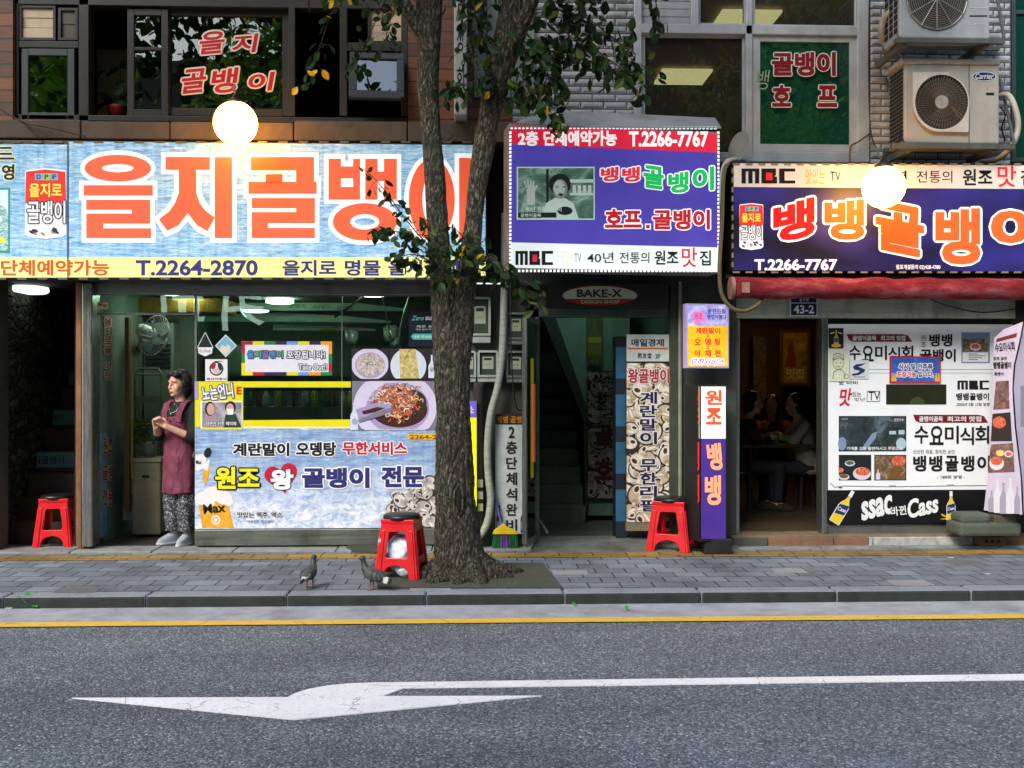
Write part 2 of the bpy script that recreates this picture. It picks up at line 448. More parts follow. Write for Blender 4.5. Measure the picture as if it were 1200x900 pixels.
        if bevel:
            bv = o.modifiers.new('edge', 'BEVEL'); bv.width = bevel; bv.segments = seg; bv.limit_method = 'ANGLE'; bv.angle_limit = R(40)
        return o
def area(pts):
    return sum(a[0] * b[1] - b[0] * a[1] for a, b in zip(pts, pts[1:] + pts[:1]))
def tag(o, label, cat, group=None, kind=None):
    if label: o['label'] = label
    if cat: o['category'] = cat
    if group: o['group'] = group
    if kind: o['kind'] = kind
    return o
def thing(name, label, cat, loc, group=None, rz=0):
    o = bpy.data.objects.new(name, None); COL.objects.link(o); o.location = loc; o.rotation_euler.z = rz
    o.empty_display_size = .1
    o['_o'] = (0, 0, 0) if rz == 'local' else tuple(loc)
    return tag(o, label, cat, group)
def local(name, label, cat, group=None):
    """An Empty at the origin whose parts are built round it; moved into place afterwards."""
    o = thing(name, label, cat, (0, 0, 0), group); return o
def structure(o):
    o['kind'] = 'structure'; return o
def dup(o, loc, rz=0., label=None, scale=None):
    c = o.copy(); COL.objects.link(c); c.location = loc; c.rotation_euler.z = rz
    if label: c['label'] = label
    if scale: c.scale = scale
    for ch in list(o.children):
        d = ch.copy(); COL.objects.link(d); d.parent = c
        for g in list(ch.children):
            e = g.copy(); COL.objects.link(e); e.parent = d
    return c
def remesh(o, voxel, smooth_it=2, subd=0):
    """Fuse a part's overlapping pieces into one continuous skin."""
    md = o.modifiers.new('fuse', 'REMESH'); md.mode = 'VOXEL'; md.voxel_size = voxel
    if smooth_it:
        sm = o.modifiers.new('soft', 'SMOOTH'); sm.iterations = smooth_it; sm.factor = .5
    me = bpy.data.meshes.new_from_object(o.evaluated_get(bpy.context.evaluated_depsgraph_get()))
    old = o.data; mats = list(old.materials); o.modifiers.clear(); nm = old.name; o.data = me; bpy.data.meshes.remove(old); me.name = nm
    me.materials.clear()
    for m in mats: me.materials.append(m)
    me.polygons.foreach_set('use_smooth', [True] * len(me.polygons))
    return o

# ================================================================== the setting
Z0 = .083                                       # pavement above the road
M_asph = asphalt_mat()
M_conc = mat('gutter_concrete', (150, 153, 160), .85, var=.2, scale=5, bump=.5, bscale=90, grime=.5)
M_gran = mat('kerb_granite', (126, 133, 140), .8, var=.3, scale=70, bump=.5, bscale=120, grime=.35)
M_pave = paving_mat('paving_blocks', (114, 122, 131))
M_tact = paving_mat('yellow_paving_blocks', (150, 122, 62), width=.3, row=.25, var=.22)
M_slab = mat('stone_slab', (128, 132, 130), .75, var=.2, scale=9, bump=.3, grime=.6)
M_white = paint_mat('white_road_paint', (236, 238, 238), .5)
M_yellow = paint_mat('yellow_road_paint', (216, 176, 58), .55)
M_earth = mat('far_ground', (96, 98, 100), .9)

def sheet(name, x0, x1, y0, y1, z, m):
    b = MB(); b.add([(x0, y0, z), (x1, y0, z), (x1, y1, z), (x0, y1, z)], [(0, 1, 2, 3)])
    return structure(b.build(name, m, org='zero'))
sheet('ground', -400, 400, -400, 400, -.03, M_earth)
sheet('road', -60, 60, -.8, 7.41, 0, M_asph)
sheet('gutter', -60, 60, 6.957, 7.405, .004, M_conc)
sheet('sidewalk', -60, 60, 7.57, 9.9, Z0, M_pave)
sheet('tactile_paving', -60, 60, 8.92, 9.17, Z0 + .004, M_tact)
b = MB()
x = -40.35
while x < 40:
    b.box(x + .003, x + .997, 7.40, 7.58, -.02, Z0 + .002); x += 1.0
ko = structure(b.build('kerb', [M_gran, mat('dark_kerb_face', (44, 50, 48), .9, var=.4, scale=9, bump=.6, bscale=90, grime=.8, stretch=(1, 1, .5))], bevel=.018, org='zero'))
for f in ko.data.polygons: f.material_index = 1 if f.normal.y < -.5 else 0  # front faces take the darker material
b = MB(); b.box(-60, 60, -.98, -.8, -.02, .12); structure(b.build('opposite_kerb', M_gran, org='zero'))
sheet('opposite_sidewalk', -60, 60, -6.2, -.97, .11, M_pave)
b = MB(); b.add([(-60, 6.83, .008), (60, 6.83, .008), (60, 6.957, .008), (-60, 6.957, .008)], [(0, 1, 2, 3)])
structure(b.build('yellow_line', M_yellow, org='zero'))
arrow = [(84, 818), (337, 817.2), (346, 812.5), (362, 807.5), (384, 803.5), (410, 801), (440, 800), (1700, 783.4), (1700, 790.1),
         (474, 806.5), (448, 816), (635, 815.5), (345, 843.5)]
b = MB(); pts = [G(x, y, .004) for x, y in arrow]
b.prism([[(p.x, p.y) for p in pts]], lambda x, y: (x, y, .006), lambda x, y: (x, y, .001))
structure(b.build('lane_arrow', M_white, org='zero'))
# paving stones renewed in another grey, worn slabs along the shopfronts
b = MB()
for px, py, w, d in ((92, 692, .3, .2), (505, 689, .3, .2), (430, 661, .28, .19), (668, 671, .28, .18), (925, 669, .26, .2), (1066, 683, .3, .2), (1130, 659, .28, .2)):
    p = G(px, py, Z0); b.box(p.x - w / 2, p.x + w / 2, p.y - d / 2, p.y + d / 2, Z0 - .05, Z0 + .003, random.choice((0, 1)))
structure(b.build('paving_patch', [mat('pale_block', (130, 134, 138), .85, bump=.4, bscale=120), mat('dark_block', (92, 94, 98), .85, bump=.4, bscale=120)], org='zero'))
b = MB(); x = -9.
while x < 9:
    w = random.uniform(.7, 1.1)
    if W(622, 450, 9.4).x > x or x > W(800, 450, 9.4).x: b.box(x, x + w - .012, 9.30, 9.62, Z0 - .04, Z0 + random.uniform(.012, .02))
    x += w
structure(b.build('threshold_slab', M_slab, bevel=.006, org='zero'))

# ------------------------------------------------------------------ surfaces of the buildings
M_wood = wood_mat('cladding_wood', ((122, 72, 38), (82, 47, 25)))
M_blackfr = mat('dark_window_paint', (23, 24, 22), .5, var=.2, grime=.3)
M_bluefr = mat('casement_paint', (44, 54, 57), .5, var=.15, grime=.3)
M_ledge = mat('ledge_render', (88, 76, 64), .85, var=.25, bump=.4, grime=.8)
M_dark = mat('dark_wall', (44, 40, 36), .8, var=.3, grime=.5)
M_dkgrn = mat('green_render', (70, 96, 84), .7, var=.15, bump=.2, grime=.4)
M_cwall = mat('stained_concrete', (66, 68, 62), .85, var=.3, scale=4, bump=.5, bscale=30, grime=.9)
M_steel = mat('brushed_steel', (166, 170, 164), .28, .9, var=.12, stretch=(20, 20, .4), grime=.3)
M_steelh = mat('steel_channel', (150, 154, 148), .34, .85, var=.12, stretch=(.4, .4, 22), grime=.5)
M_alu = mat('aluminium_frame', (176, 180, 182), .4, .35, var=.1, grime=.4)
M_tile = mat('glazed_brick_tile', (160, 163, 164), .4, var=.22, scale=3.2, bump=.1, grime=.5)
M_grout = mat('tile_grout', (52, 55, 56), .9)
M_glass = glass_mat('window_glass', (.62, .74, .66), refl=1.15)
M_dglass = glass_mat('dark_window_glass', (.34, .40, .34), refl=3.0, wav=.05)
M_dglass2 = glass_mat('office_window_glass', (.5, .5, .42), refl=1.0, wav=.03, film=(.055, .045, .034), fac=.4)
M_gglass = glass_mat('green_film_glass', (.10, .50, .32), refl=1.8, wav=.05, film=(.01, .11, .065), fac=.35)
M_shopgl = glass_mat('shop_glass', (.72, .86, .78), refl=1.5)
M_floor = mat('dark_floor_tile', (62, 60, 54), .35, var=.25, grime=.5)
M_ceil = mat('interior_ceiling', (104, 116, 102), .8, var=.1)
M_iwall = mat('interior_wall', (96, 112, 94), .75, var=.15, grime=.5)
M_brown = mat('brown_panelling', (74, 52, 32), .6, var=.3, grime=.6)
M_tube = lamp_mat('fluorescent_tube', (232, 255, 238), 11.)
M_panel = lamp_mat('ceiling_panel_light', (255, 252, 205), 2.6)

def X(px, Y): return W(px, 450, Y).x
def Zp(py, Y, px=600): return W(px, py, Y).z
YS = 9.55
left = thing('shop_building', 'two storey building clad in brown wood over a wide shopfront under a blue wave sign', 'building', (X(280, 9.4), 9.4, 0))
brick = thing('brick_building', 'grey glazed brick building with an aluminium window above two dark shop entrances', 'building', (X(900, 9.4), 9.4, 0))

def room(name, parent, x0, x1, y0, y1, z0, z1, mats, t=.06, front=False):
    """mats: floor, ceiling, walls"""
    b = MB()
    b.box(x0 - t, x1 + t, y0, y1 + t, z0 - t, z0, 0); b.box(x0 - t, x1 + t, y0, y1 + t, z1, z1 + t, 1)
    b.box(x0 - t, x0, y0, y1, z0, z1, 2); b.box(x1, x1 + t, y0, y1, z0, z1, 2); b.box(x0, x1, y1, y1 + t, z0, z1, 2)
    return b.build(name, mats, parent)

# ---- left building, upper floor
TOP = 8.6
b = MB()
def wbox(b, p0, p1, z0, z1, Y, th, mi=0): b.box(X(p0, Y), X(p1, Y), Y, Y + th, z0, z1, mi)
zL = Zp(150, 9.4)                                # top of the ledge
wbox(b, -260, 15, zL, TOP, 9.4, .2); wbox(b, 478, 600, zL, TOP, 9.4, .2); wbox(b, 15, 478, Zp(-14, 9.4), TOP, 9.4, .2)
b.build('wall', M_wood, left)
b = MB(); b.box(X(-260, 9.4), X(600, 9.4), 9.4, 13.2, TOP, TOP + .15); b.build('roof', M_ledge, left)
b = MB(); wbox(b, -260, -2, 0, Zp(166, 9.4), 9.4, .2); b.build('pier', M_cwall, left)
b = MB(); wbox(b, -260, 600, Zp(330, 9.5), Zp(166, 9.5), 9.5, .12); b.build('spandrel', M_dark, left)
b = MB()
xs = [-260, -90, 96, 200, 345, 478, 600]
for a, c in zip(xs, xs[1:]):
    b.box(X(a, 9.2) + .004, X(c, 9.2) - .004, 9.16 + random.uniform(0, .015), 9.46, Zp(164, 9.2) - .03, Zp(146, 9.2) + random.uniform(-.012, .012))
b.build('ledge', M_ledge, left, bevel=.012)
room('upper_room', left, X(-250, 9.6), X(560, 9.6), 9.64, 13., Zp(160, 9.4) - .35, Zp(-30, 9.4) + .1, [M_dark, mat('upper_ceiling', (96, 84, 62), .8), mat('upper_wall', (92, 80, 56), .8, grime=.5)])
# window band: jambs, rails; each window a part with its frame and pane
YW = 9.44
b = MB()
for r in ((15, -14, 22, 143), (92, -14, 104, 143), (15, -14, 478, 8), (15, 136, 478, 143), (338, 8, 346, 136), (398, 8, 407, 136), (470, 8, 478, 136), (22, 48, 92, 56), (407, 50, 470, 60)):
    b.pbox(*r, YW, .14)
b.build('window_band_frame', M_blackfr, left, bevel=.006)
def window(parent, x0, y0, x1, y1, Y, fw, mf, mg, nm='window', th=.05, sub=()):
    b = MB()
    b.pbox(x0, y0, x0 + fw, y1, Y, th); b.pbox(x1 - fw, y0, x1, y1, Y, th)
    b.pbox(x0 + fw, y0, x1 - fw, y0 + fw, Y, th); b.pbox(x0 + fw, y1 - fw, x1 - fw, y1, Y, th)
    for r in sub: b.pbox(*r, Y, th)
    w = b.build(nm, mf, parent, bevel=.004)
    g = MB(); g.pbox(x0 + fw + .01, y0 + fw + .01, x1 - fw - .01, y1 - fw - .01, Y, .006, off=-.02); g.build('pane', mg, w)
    return w
def louvre(parent, x0, y0, x1, y1, n, m, glow=False):
    b = MB(); h = (y1 - y0) / n
    for i in range(n): b.pbox(x0, y0 + i * h + .6, x1, y0 + (i + 1) * h, YW, .02, off=-.03 - .006 * (i % 2))
    w = b.build('window', m, parent)
    f = MB()
    for r in ((x0 - 3, y0 - 3, x0, y1 + 3), (x1, y0 - 3, x1 + 3, y1 + 3), (x0, y0 - 3, x1, y0), (x0, y1, x1, y1 + 3)): f.pbox(*r, YW, .06, off=-.01)
    f.build('frame', M_blackfr, w)
M_blind = mat('pale_blind', (176, 158, 134), .6, var=.1, grime=.3)
louvre(left, 25, 9, 62, 44, 3, M_blind); louvre(left, 71, 12, 88, 44, 2, mat('dim_blind', (70, 66, 54), .6)); louvre(left, 434, -6, 472, 48, 3, M_blind)
window(left, 25, 57, 87, 140, YW, 8, M_bluefr, M_dglass, th=.07)
window(left, 149, 10, 197, 136, YW + .03, 8, M_blackfr, M_dglass, sub=((157, 55, 189, 59),))
window(left, 190, 10, 340, 136, YW + .07, 9, M_blackfr, M_dglass)
b = MB(); b.pbox(114, 58, 150, 137, 10.1, .3); b.build('room_partition', mat('beige_partition', (168, 146, 96), .7), left)
# the casement that hangs open at the bottom
b = MB(); b.box(-.245, .245, -.03, .03, -.5, -.43); b.box(-.245, .245, -.03, .03, -.07, 0); b.box(-.245, -.175, -.03, .03, -.43, -.07); b.box(.175, .245, -.03, .03, -.43, -.07)
b.box(-.22, .22, -.035, .0, -.52, -.5)
w = b.build('window', M_bluefr, left, bevel=.006)
pc = W(442, 64, 9.36); w.location = pc - left.location; w.rotation_euler = (R(-24), 0, R(4))
for v in w.data.vertices: v.co += Vector(left['_o'])
g = MB(); g.box(-.175, .175, -.012, -.004, -.43, -.07); gp = g.build('pane', glass_mat('sky_glass', (.25, .28, .3), refl=5., wav=.02), w)
for v in gp.data.vertices: v.co += Vector(left['_o'])

# ---- left building, ground floor
b = MB(); b.pbox(108, 330, 548, 345, YS - .06, .16); b.build('shopfront_header', M_steelh, left, bevel=.006)
b = MB(); b.pbox(95.5, 331, 108, 641, YS - .14, .2); b.build('shopfront_post', M_steel, left, bevel=.012)
b = MB(); b.pbox(89, 331, 95.2, 641, YS - .12, .18); b.build('copper_trim', mat('copper_trim', (150, 108, 78), .4, .6, var=.15, grime=.4), left, bevel=.004)
b = MB(); b.pbox(228, 620, 548, 639, YS - .04, .14); b.build('stall_riser', mat('steel_riser', (120, 126, 118), .4, .7, var=.2, grime=.7, stretch=(.5, .5, 8)), left, bevel=.006)
b = MB(); b.pbox(228, 345, 230.5, 620, YS, .05); b.pbox(400, 345, 401.2, 620, YS, .02); b.pbox(545, 345, 548, 620, YS, .06); b.pbox(108, 366.5, 228, 369, YS, .03); b.pbox(228, 345, 548, 347, YS, .04)
b.build('shopfront_mullion', M_steelh, left)
b = MB(); b.pbox(231, 347.5, 544.5, 619.5, YS, .008, off=-.015); b.build('shop_window_pane', M_shopgl, left)
b = MB(); b.pbox(109, 345.5, 227.5, 366, YS, .008, off=-.015); b.build('transom_pane', M_shopgl, left)
zc = 2.56
room('shop_interior', left, X(106, YS), X(548, YS), YS + .12, 14.2, Z0 + .01, zc, [M_floor, M_ceil, M_iwall])
b = MB(); b.box(X(96, YS), X(106, YS) - .062, YS + .07, 13.4, Z0, 2.9); b.build('partition_wall', M_dark, left)
for (px, py, Y, L, wd) in ((198, 343, 10.5, .55, .1), (437, 343.5, 10.6, .5, .1), (328, 333, 11.6, .6, .12), (300, 338, 13, .9, .1)):
    x = X(px, Y); b = MB(); b.lathe([(.10, .05), (.15, .045), (.155, .01), (.12, .0)], (x, Y, zc - .055), 24)
    b.build('ceiling_light', M_tube, left, smooth=True)
# stair alcove on the far left
sx0, sx1 = X(-3, 9.6), X(88, 9.6)
b = MB(); t = .06; y1 = 13.2
b.box(sx0 - t, sx0, 9.6, y1, Z0, 2.7, 0); b.box(sx0, sx1, y1, y1 + t, Z0, 4., 1); b.box(sx0 - t, sx1, 9.55, y1, 2.56, 2.62, 1); b.box(sx1 - .01, sx1 + .02, 9.62, y1, Z0, 2.6, 1)
def stone_mat():
    k = NT('stone_cladding'); vo = k.n('TexVoronoi'); k.l(k.coords((4, 7, 12)), vo.inputs['Vector']); vo.inputs['Scale'].default_value = 1
    ed = k.n('TexVoronoi'); ed.feature = 'DISTANCE_TO_EDGE'; k.l(k.coords((4, 7, 12)), ed.inputs['Vector']); ed.inputs['Scale'].default_value = 1
    col = k.ramp(vo.outputs['Color'], [(.2, lin((36, 42, 30))), (.8, lin((84, 90, 66)))])
    col = k.mixc(col, k.ramp(ed.outputs[0], [(0, (.1,) * 3), (.14, (1, 1, 1))]), 1, 'MULTIPLY')
    k.bump(k.ramp(ed.outputs[0], [(0, (0,) * 3), (.2, (1, 1, 1))]), 1, .03); return k.fin(col, .8)
b.build('stair_alcove', [stone_mat(), M_dark], left)
b = MB()
for i in range(11): b.box(sx0, sx1 - .015, 9.85 + .2 * i, y1 - .01, Z0 + .21 * i + (.001 if i else -.01), Z0 + .21 * (i + 1))
st = b.build('stairs', mat('stair_tile', (60, 48, 38), .5, var=.25, grime=.5), left, bevel=.004)
M_stk = mat('sticker_film', (84, 120, 122), .5, var=.12); M_stkt = ink((60, 30, 30))
for i, (a, c) in zip((3, 5, 7, 9), ((26, 87), (38, 87), (46, 87), (58, 87))):
    Y = 9.85 + .2 * i; z = Z0 + .21 * i; pa = CY + (HC - z - .185) * F / Y * .995; pb = CY + (HC - z - .03) * F / Y * .995
    b = MB(); b.rect(a, pa, c, pb, Y, .004, 0); b.text('을지골뱅이', a + 4, pa + 4, c - 12, pb - 4, Y, off=.006, mi=1)
    b.build('riser_sticker', [M_stk, M_stkt], st)
lp = W(31, 337, 10.1); b = MB(); b.lathe([(.14, .05), (.2, .04), (.205, .0), (.18, -.02)], (lp.x, 10.1, 2.5), 28)
tag(b.build('stair_ceiling_light', lamp_mat('round_lamp', (245, 255, 250), .75), smooth=True), 'round white ceiling light above the dark stairs at far left', 'ceiling light')

# ---- brick building, upper floor
b = MB()
zB = Zp(334, 9.42)
wbox(b, 600, 743, zB, TOP, 9.42, .2); wbox(b, 743, 1019, zB, Zp(190, 9.42), 9.42, .2); wbox(b, 743, 1019, Zp(-26, 9.42), TOP, 9.42, .2)
wbox(b, 1019, 1184, zB, TOP, 9.42, .2); wbox(b, 1184, 1300, zB, Zp(190, 9.42), 9.42, .2); wbox(b, 1184, 1300, Zp(-26, 9.42), TOP, 9.42, .2); wbox(b, 1300, 1520, 0, TOP, 9.42, .2)
bw = b.build('wall', M_grout, brick)
b = MB()
def tiles(p0, p1, z0, z1):
    xa, xb = X(p0, 9.42), X(p1, 9.42); w, h, g, bev, dpt = .205, .062, .008, .02, .016
    z = z0; row = 0
    while z + h <= z1:
        x = xa - (w + g) / 2 * (row % 2)
        while x < xb:
            l, r = max(x, xa), min(x + w, xb)
            if r - l > .05:
                q = [(l, 9.42, z), (r, 9.42, z), (r, 9.42, z + h), (l, 9.42, z + h)]
                i = min(bev, (r - l) / 3); j = random.uniform(.8, 1.2) * dpt
                q += [(l + i, 9.42 - j, z + bev), (r - i, 9.42 - j, z + bev), (r - i, 9.42 - j, z + h - bev), (l + i, 9.42 - j, z + h - bev)]
                b.add(q, [(0, 1, 5, 4), (1, 2, 6, 5), (2, 3, 7, 6), (3, 0, 4, 7), (4, 5, 6, 7)])
            x += w + g
        z += h + g; row += 1
tiles(600, 743, Zp(180, 9.42), TOP - .2); tiles(1020, 1184, Zp(200, 9.42), TOP - .2); tiles(743, 1019, Zp(-30, 9.42), TOP - .2)
b.build('brick_tile_facing', M_tile, bw)
b = MB(); b.box(X(600, 9.42), X(1520, 9.42), 9.42, 14, TOP, TOP + .15); b.build('roof', M_ledge, brick)
room('upper_room', brick, X(700, 9.7), X(1420, 9.7), 9.66, 15., 3.25, 5.6, [M_dark, mat('office_ceiling', (112, 100, 78), .8), mat('office_wall', (104, 90, 74), .8)])
for (px, Y) in ((800, 13.1), (873, 11.05)):
    x = X(px, Y); b = MB(); b.box(x - .32, x + .32, Y - .3, Y + .3, 5.54, 5.57); b.build('ceiling_light', M_panel, brick)
YA = 9.40
b = MB()
for r in ((743, -26, 752, 190), (1005, -26, 1019, 190), (752, 29, 1005, 40), (874, -26, 882, 190), (752, 182, 874, 190), (882, 178, 1005, 190), (810, -26, 819, 29)):
    b.pbox(*r, YA, .12)
b.build('window_frame', M_alu, brick, bevel=.006)
window(brick, 752, 40, 874, 182, YA + .05, 4, M_alu, M_dglass2)
window(brick, 882, 40, 1005, 178, YA + .03, 9, M_alu, M_gglass)
window(brick, 819, -26, 874, 29, YA + .05, 2, M_alu, M_dglass2); window(brick, 882, -26, 1005, 32, YA + .05, 3, M_alu, M_dglass2)
b = MB()
for i in range(6): b.pbox(752, -26 + i * 9.2, 810, -26 + (i + 1) * 9.2 - .7, YA + .05, .02, off=-.004 * (i % 2))
b.build('window_louvre', mat('white_louvre', (150, 154, 158), .5, grime=.3), brick)
window(brick, 1186, -26, 1300, 190, YA + .02, 5, M_bluefr, M_gglass, sub=((1190, 12, 1296, 17),))

# ---- brick building, ground floor
b = MB(); b.pbox(548, 333, 616.5, 645, YS - .05, .5); b.build('meter_wall', M_cwall, brick)
b = MB(); b.pbox(626, 324, 800, 362, YS, .2); b.pbox(786, 324, 863, 643, YS - .08, .3); b.build('entrance_surround', mat('green_grey_render', (62, 68, 58), .7, var=.25, bump=.3, grime=.8), brick)
b = MB(); b.pbox(632, 361.5, 787, 371.5, YS - .02, .14); b.build('entrance_lintel', mat('green_steel', (96, 116, 104), .4, .6, var=.2, grime=.5), brick, bevel=.005)
b = MB(); b.tube([W(797, 330, YS - .12), W(797, 640, YS - .12)], .018); b.build('pipe', mat('pale_pipe', (150, 152, 136), .4, .3, grime=.3), brick)
xa, xb = X(616, 9.62), X(790, YS)
room('stair_well', brick, xa, xb, YS + .1, 14.2, Z0 + .012, 2.75, [mat('stair_floor', (84, 90, 82), .7, var=.3, grime=.7), M_ceil, M_dkgrn])
b = MB(); b.poly([(642, 368), (738, 368), (738, 604), (688, 604), (688, 486)], 11.2, 0, 0)
P = [(642, 368), (738, 368), (738, 604), (688, 604), (688, 486)]
b = MB(); b.prism([[(x, -y) for x, y in P]], lambda x, y: W(x, -y, 11.2), lambda x, y: W(x, -y, 11.2) + Vector((0, .1, 0)))
b.build('stair_wall', mat('mint_wall', (104, 142, 126), .7, var=.12, grime=.45), brick)
b = MB(); P = [(634, 368), (650, 368), (690, 484), (690, 600), (686, 600), (684, 492)]
b.prism([[(x, -y) for x, y in P]], lambda x, y: W(x, -y, 11.16), lambda x, y: W(x, -y, 11.16) + Vector((0, .12, 0)))
b.build('stair_rail', mat('dark_green_paint', (36, 54, 46), .5, grime=.3), brick)
b = MB()
for i in range(10): b.box(X(628, 10.9), X(684, 11.2), 11. + .24 * i, 13.9, Z0 + .012 + .19 * i + .001, Z0 + .19 * (i + 1) + .012)
b.build('stairs', mat('terrazzo_step', (86, 96, 86), .7, var=.25, scale=30, grime=.6), brick, bevel=.006)
b = MB(); xq = X(690, 10.5); b.box(xq - .3, xq + .3, 10.4, 10.5, 2.66, 2.70); b.build('ceiling_light', lamp_mat('stair_tube', (224, 255, 240), 5.), brick)
b = MB(); b.box(X(722, 9.66), X(734, 9.66), 9.66, 9.9, Z0 + .02, 2.05)
for i in range(4): b.box(X(721.6, 9.66), X(733.6, 9.66), 9.655, 9.659, .3 + .45 * i, .6 + .45 * i, 1)
b.build('door_jamb', [mat('navy_jamb', (30, 42, 56), .5), mat('blue_film', (56, 104, 136), .35, var=.2)], brick)
# right-hand restaurant
b = MB(); b.pbox(856, 320, 1520, 349, YS, .2); b.build('shop_lintel', M_dark, brick)
b = MB(); b.pbox(862, 350, 1190, 373, YS - .03, .14); b.build('shopfront_header', mat('cream_steel', (186, 190, 168), .45, .2, var=.15, grime=.7, stretch=(.5, .5, 8)), brick, bevel=.005)
b = MB(); b.pbox(963, 373, 970, 629, YS - .05, .16); b.build('shopfront_post', M_steel, brick, bevel=.008)
b = MB(); b.pbox(862, 373, 866.5, 629, YS - .02, .1); b.pbox(858, 349, 862, 640, YS - .03, .2); b.build('door_jamb', M_steel, brick, bevel=.004)
b = MB(); b.pbox(970, 614, 1190, 629, YS - .03, .14); b.build('stall_riser', M_steelh, brick, bevel=.006)
b = MB(); b.pbox(970, 373, 1190, 614, YS, .01, off=-.02); b.build('shop_window_pane', M_shopgl, brick)
b = MB(); b.pbox(1186, 349, 1520, 640, YS - .02, .2); b.build('side_wall', M_dark, brick)
room('restaurant_interior', brick, X(850, YS), X(1400, YS), YS + .16, 14.6, .2, 2.5, [mat('wood_floor', (64, 56, 42), .5, var=.25, grime=.5), mat('brown_ceiling', (70, 54, 40), .8), M_brown])
b = MB(); xx = X(858, 9.42); x_end = X(1520, 9.42); i = 0
for w, mi in ((.33, 1), (.62, 0), (.33, 0), (.04, 2), (.95, 2), (.75, 0), (.55, 1), (.8, 2), (.9, 0), (.8, 1)):
    b.box(xx + .004, xx + w - .004, 9.40, 9.52, Z0 - .02, .172, mi); xx += w
b.box(X(858, 9.42), x_end, 9.43, 9.8, Z0, .19, 3)
b.build('door_step', [mat('step_brick', (126, 92, 70), .8, bump=.4, grime=.5), mat('mossy_stone', (72, 80, 66), .85, bump=.5, grime=.7), mat('pale_stone', (164, 166, 164), .8, var=.35, scale=12, bump=.5, grime=.6), mat('step_top', (120, 104, 84), .8, bump=.3, grime=.7)], brick, bevel=.006)

# ---- across the street, behind the camera: what the windows mirror
opp = thing('office_building', 'brown office block across the street with rows of windows', 'building', (-8, -13, 0))
M_og = mat('office_glass', (40, 50, 56), .1)
b = MB(); b.box(-22, 1, -15, -12.6, 0, 11.6); b.build('wall', mat('brown_render', (104, 92, 80), .85, var=.15), opp)
for i in range(5):
    for j in range(2):
        b = MB(); x = -20.5 + i * 4.2; b.box(x, x + 2.4, -12.6, -12.56, 1.2 + 3. * j, 3. + 3. * j, 0); b.build('window', M_og, opp)
opp2 = thing('apartment_building', 'tall dark grey block across the street opposite the brick building', 'building', (10, -13, 0))
b = MB(); b.box(1.05, 24, -15, -12.6, 0, 14.5); b.build('wall', mat('dark_render', (66, 62, 58), .85, var=.15), opp2)
for i in range(5):
    for j in range(4):
        b = MB(); x = 2.4 + i * 4.2; b.box(x, x + 2.4, -12.6, -12.56, 1.2 + 3.4 * j, 3. + 3.4 * j, 0); b.build('window', M_og, opp2)

cs2 = thing('shop_sign', 'dark signboard with two pale letters across the street, mirrored in the shop glass', 'shop sign', (-8, -12.5, 3))
b = MB(); b.box(-11.4, -4.8, -12.6, -12.4, 2.9, 4.8); b.build('board', mat('opposite_board', (30, 34, 32), .5), cs2)
b = MB()
for ch, x in (('커', -7.7), ('피', -9.5)):
    u, f, em = glyphs(ch, .02); b.add([(x + 1.3 - q[0] * 1.3, -12.39, 3.2 + q[1] * 1.25) for q in u], f)
b.build('lettering', lamp_mat('backlit_letter', (220, 240, 232), 1.6), cs2)

# ================================================================== signs
WHT, BLK = (244, 244, 242), (22, 22, 24)
def at(px, py, Y): return tuple(W(px, py, Y))
M_signfr = mat('sign_cabinet_metal', (92, 84, 70), .5, .5, grime=.6)
M_dsign = mat('dark_sign_cabinet', (30, 28, 28), .5, grime=.4)

# ---- big blue wave sign
YL = 9.12
EM = .16
s = thing('shop_sign', 'long pale blue wave patterned sign with huge orange Korean letters', 'shop sign', at(285, 327, YL))
b = MB(); b.pbox(-250, 165.5, 570, 326.5, YL, .26, off=-.012); b.build('cabinet', M_signfr, s, bevel=.004)
b = MB()
for x in np.arange(-250, 566, 24):               # clips along the edges of the stretched face
    b.pbox(x, 165.4, x + 11, 167.6, YL, .02, off=.004); b.pbox(x + 6, 325.4, x + 17, 327.6, YL, .02, off=.004)
b.build('edge_clips', mat('edge_clip', (104, 100, 84), .5, .3, grime=.4), s)
for a, c in ((-250, 78.6), (80.4, 569)):
    b = MB(); b.pbox(a, 168, c, 325, YL, .01); b.build('face_panel', bpy.data.materials.get('wave_print') or water_mat('wave_print', EM, (40, 92, 168), (120, 178, 222), (186, 218, 238)), s)
b = MB(); b.pbox(78.6, 167, 80.4, 326, YL, .02, off=.004); b.build('face_joint', mat('joint_strip', (60, 84, 120), .5), s)
b = MB(); b.rect(-250, 301.5, 569, 325, YL, .003, 0); b.build('yellow_band', ink((246, 240, 150), EM), s)
ORG = mat('orange_print', (248, 98, 62), .42, var=.05, scale=9, emit=EM)
b = MB(); o = .007; OUT = 5.2
def big_rect(x0, y0, x1, y1): b.rect(x0, y0, x1, y1, YL, o, 0)
def halo_rect(x0, y0, x1, y1):
    global h
    b.rect(x0 - OUT, y0 - OUT, x1 + OUT, y1 + OUT, YL, h, 1); h += .0001
h = .0035
def R_(*r): big_rect(*r); halo_rect(*r)
def E_(cx, cy, rx, ry, ix, iy):
    global h
    b.ring(cx, cy, rx, ry, ix, iy, YL, o, 0, 48); b.ring(cx, cy, rx + OUT, ry + OUT, max(ix - OUT * .9, 1), max(iy - OUT * .9, .6), YL, h, 1, 48); h += .0001
def P_(pts, halo):
    global h
    b.add([W(x, y, YL, o) for x, y in pts], tess(pts), 0); b.add([W(x, y, YL, h) for x, y in halo], tess(halo), 1); h += .0001
def tess(pts): return [tuple(t) for t in tessellate_polygon([[Vector((x, -y, 0)) for x, y in pts]])]
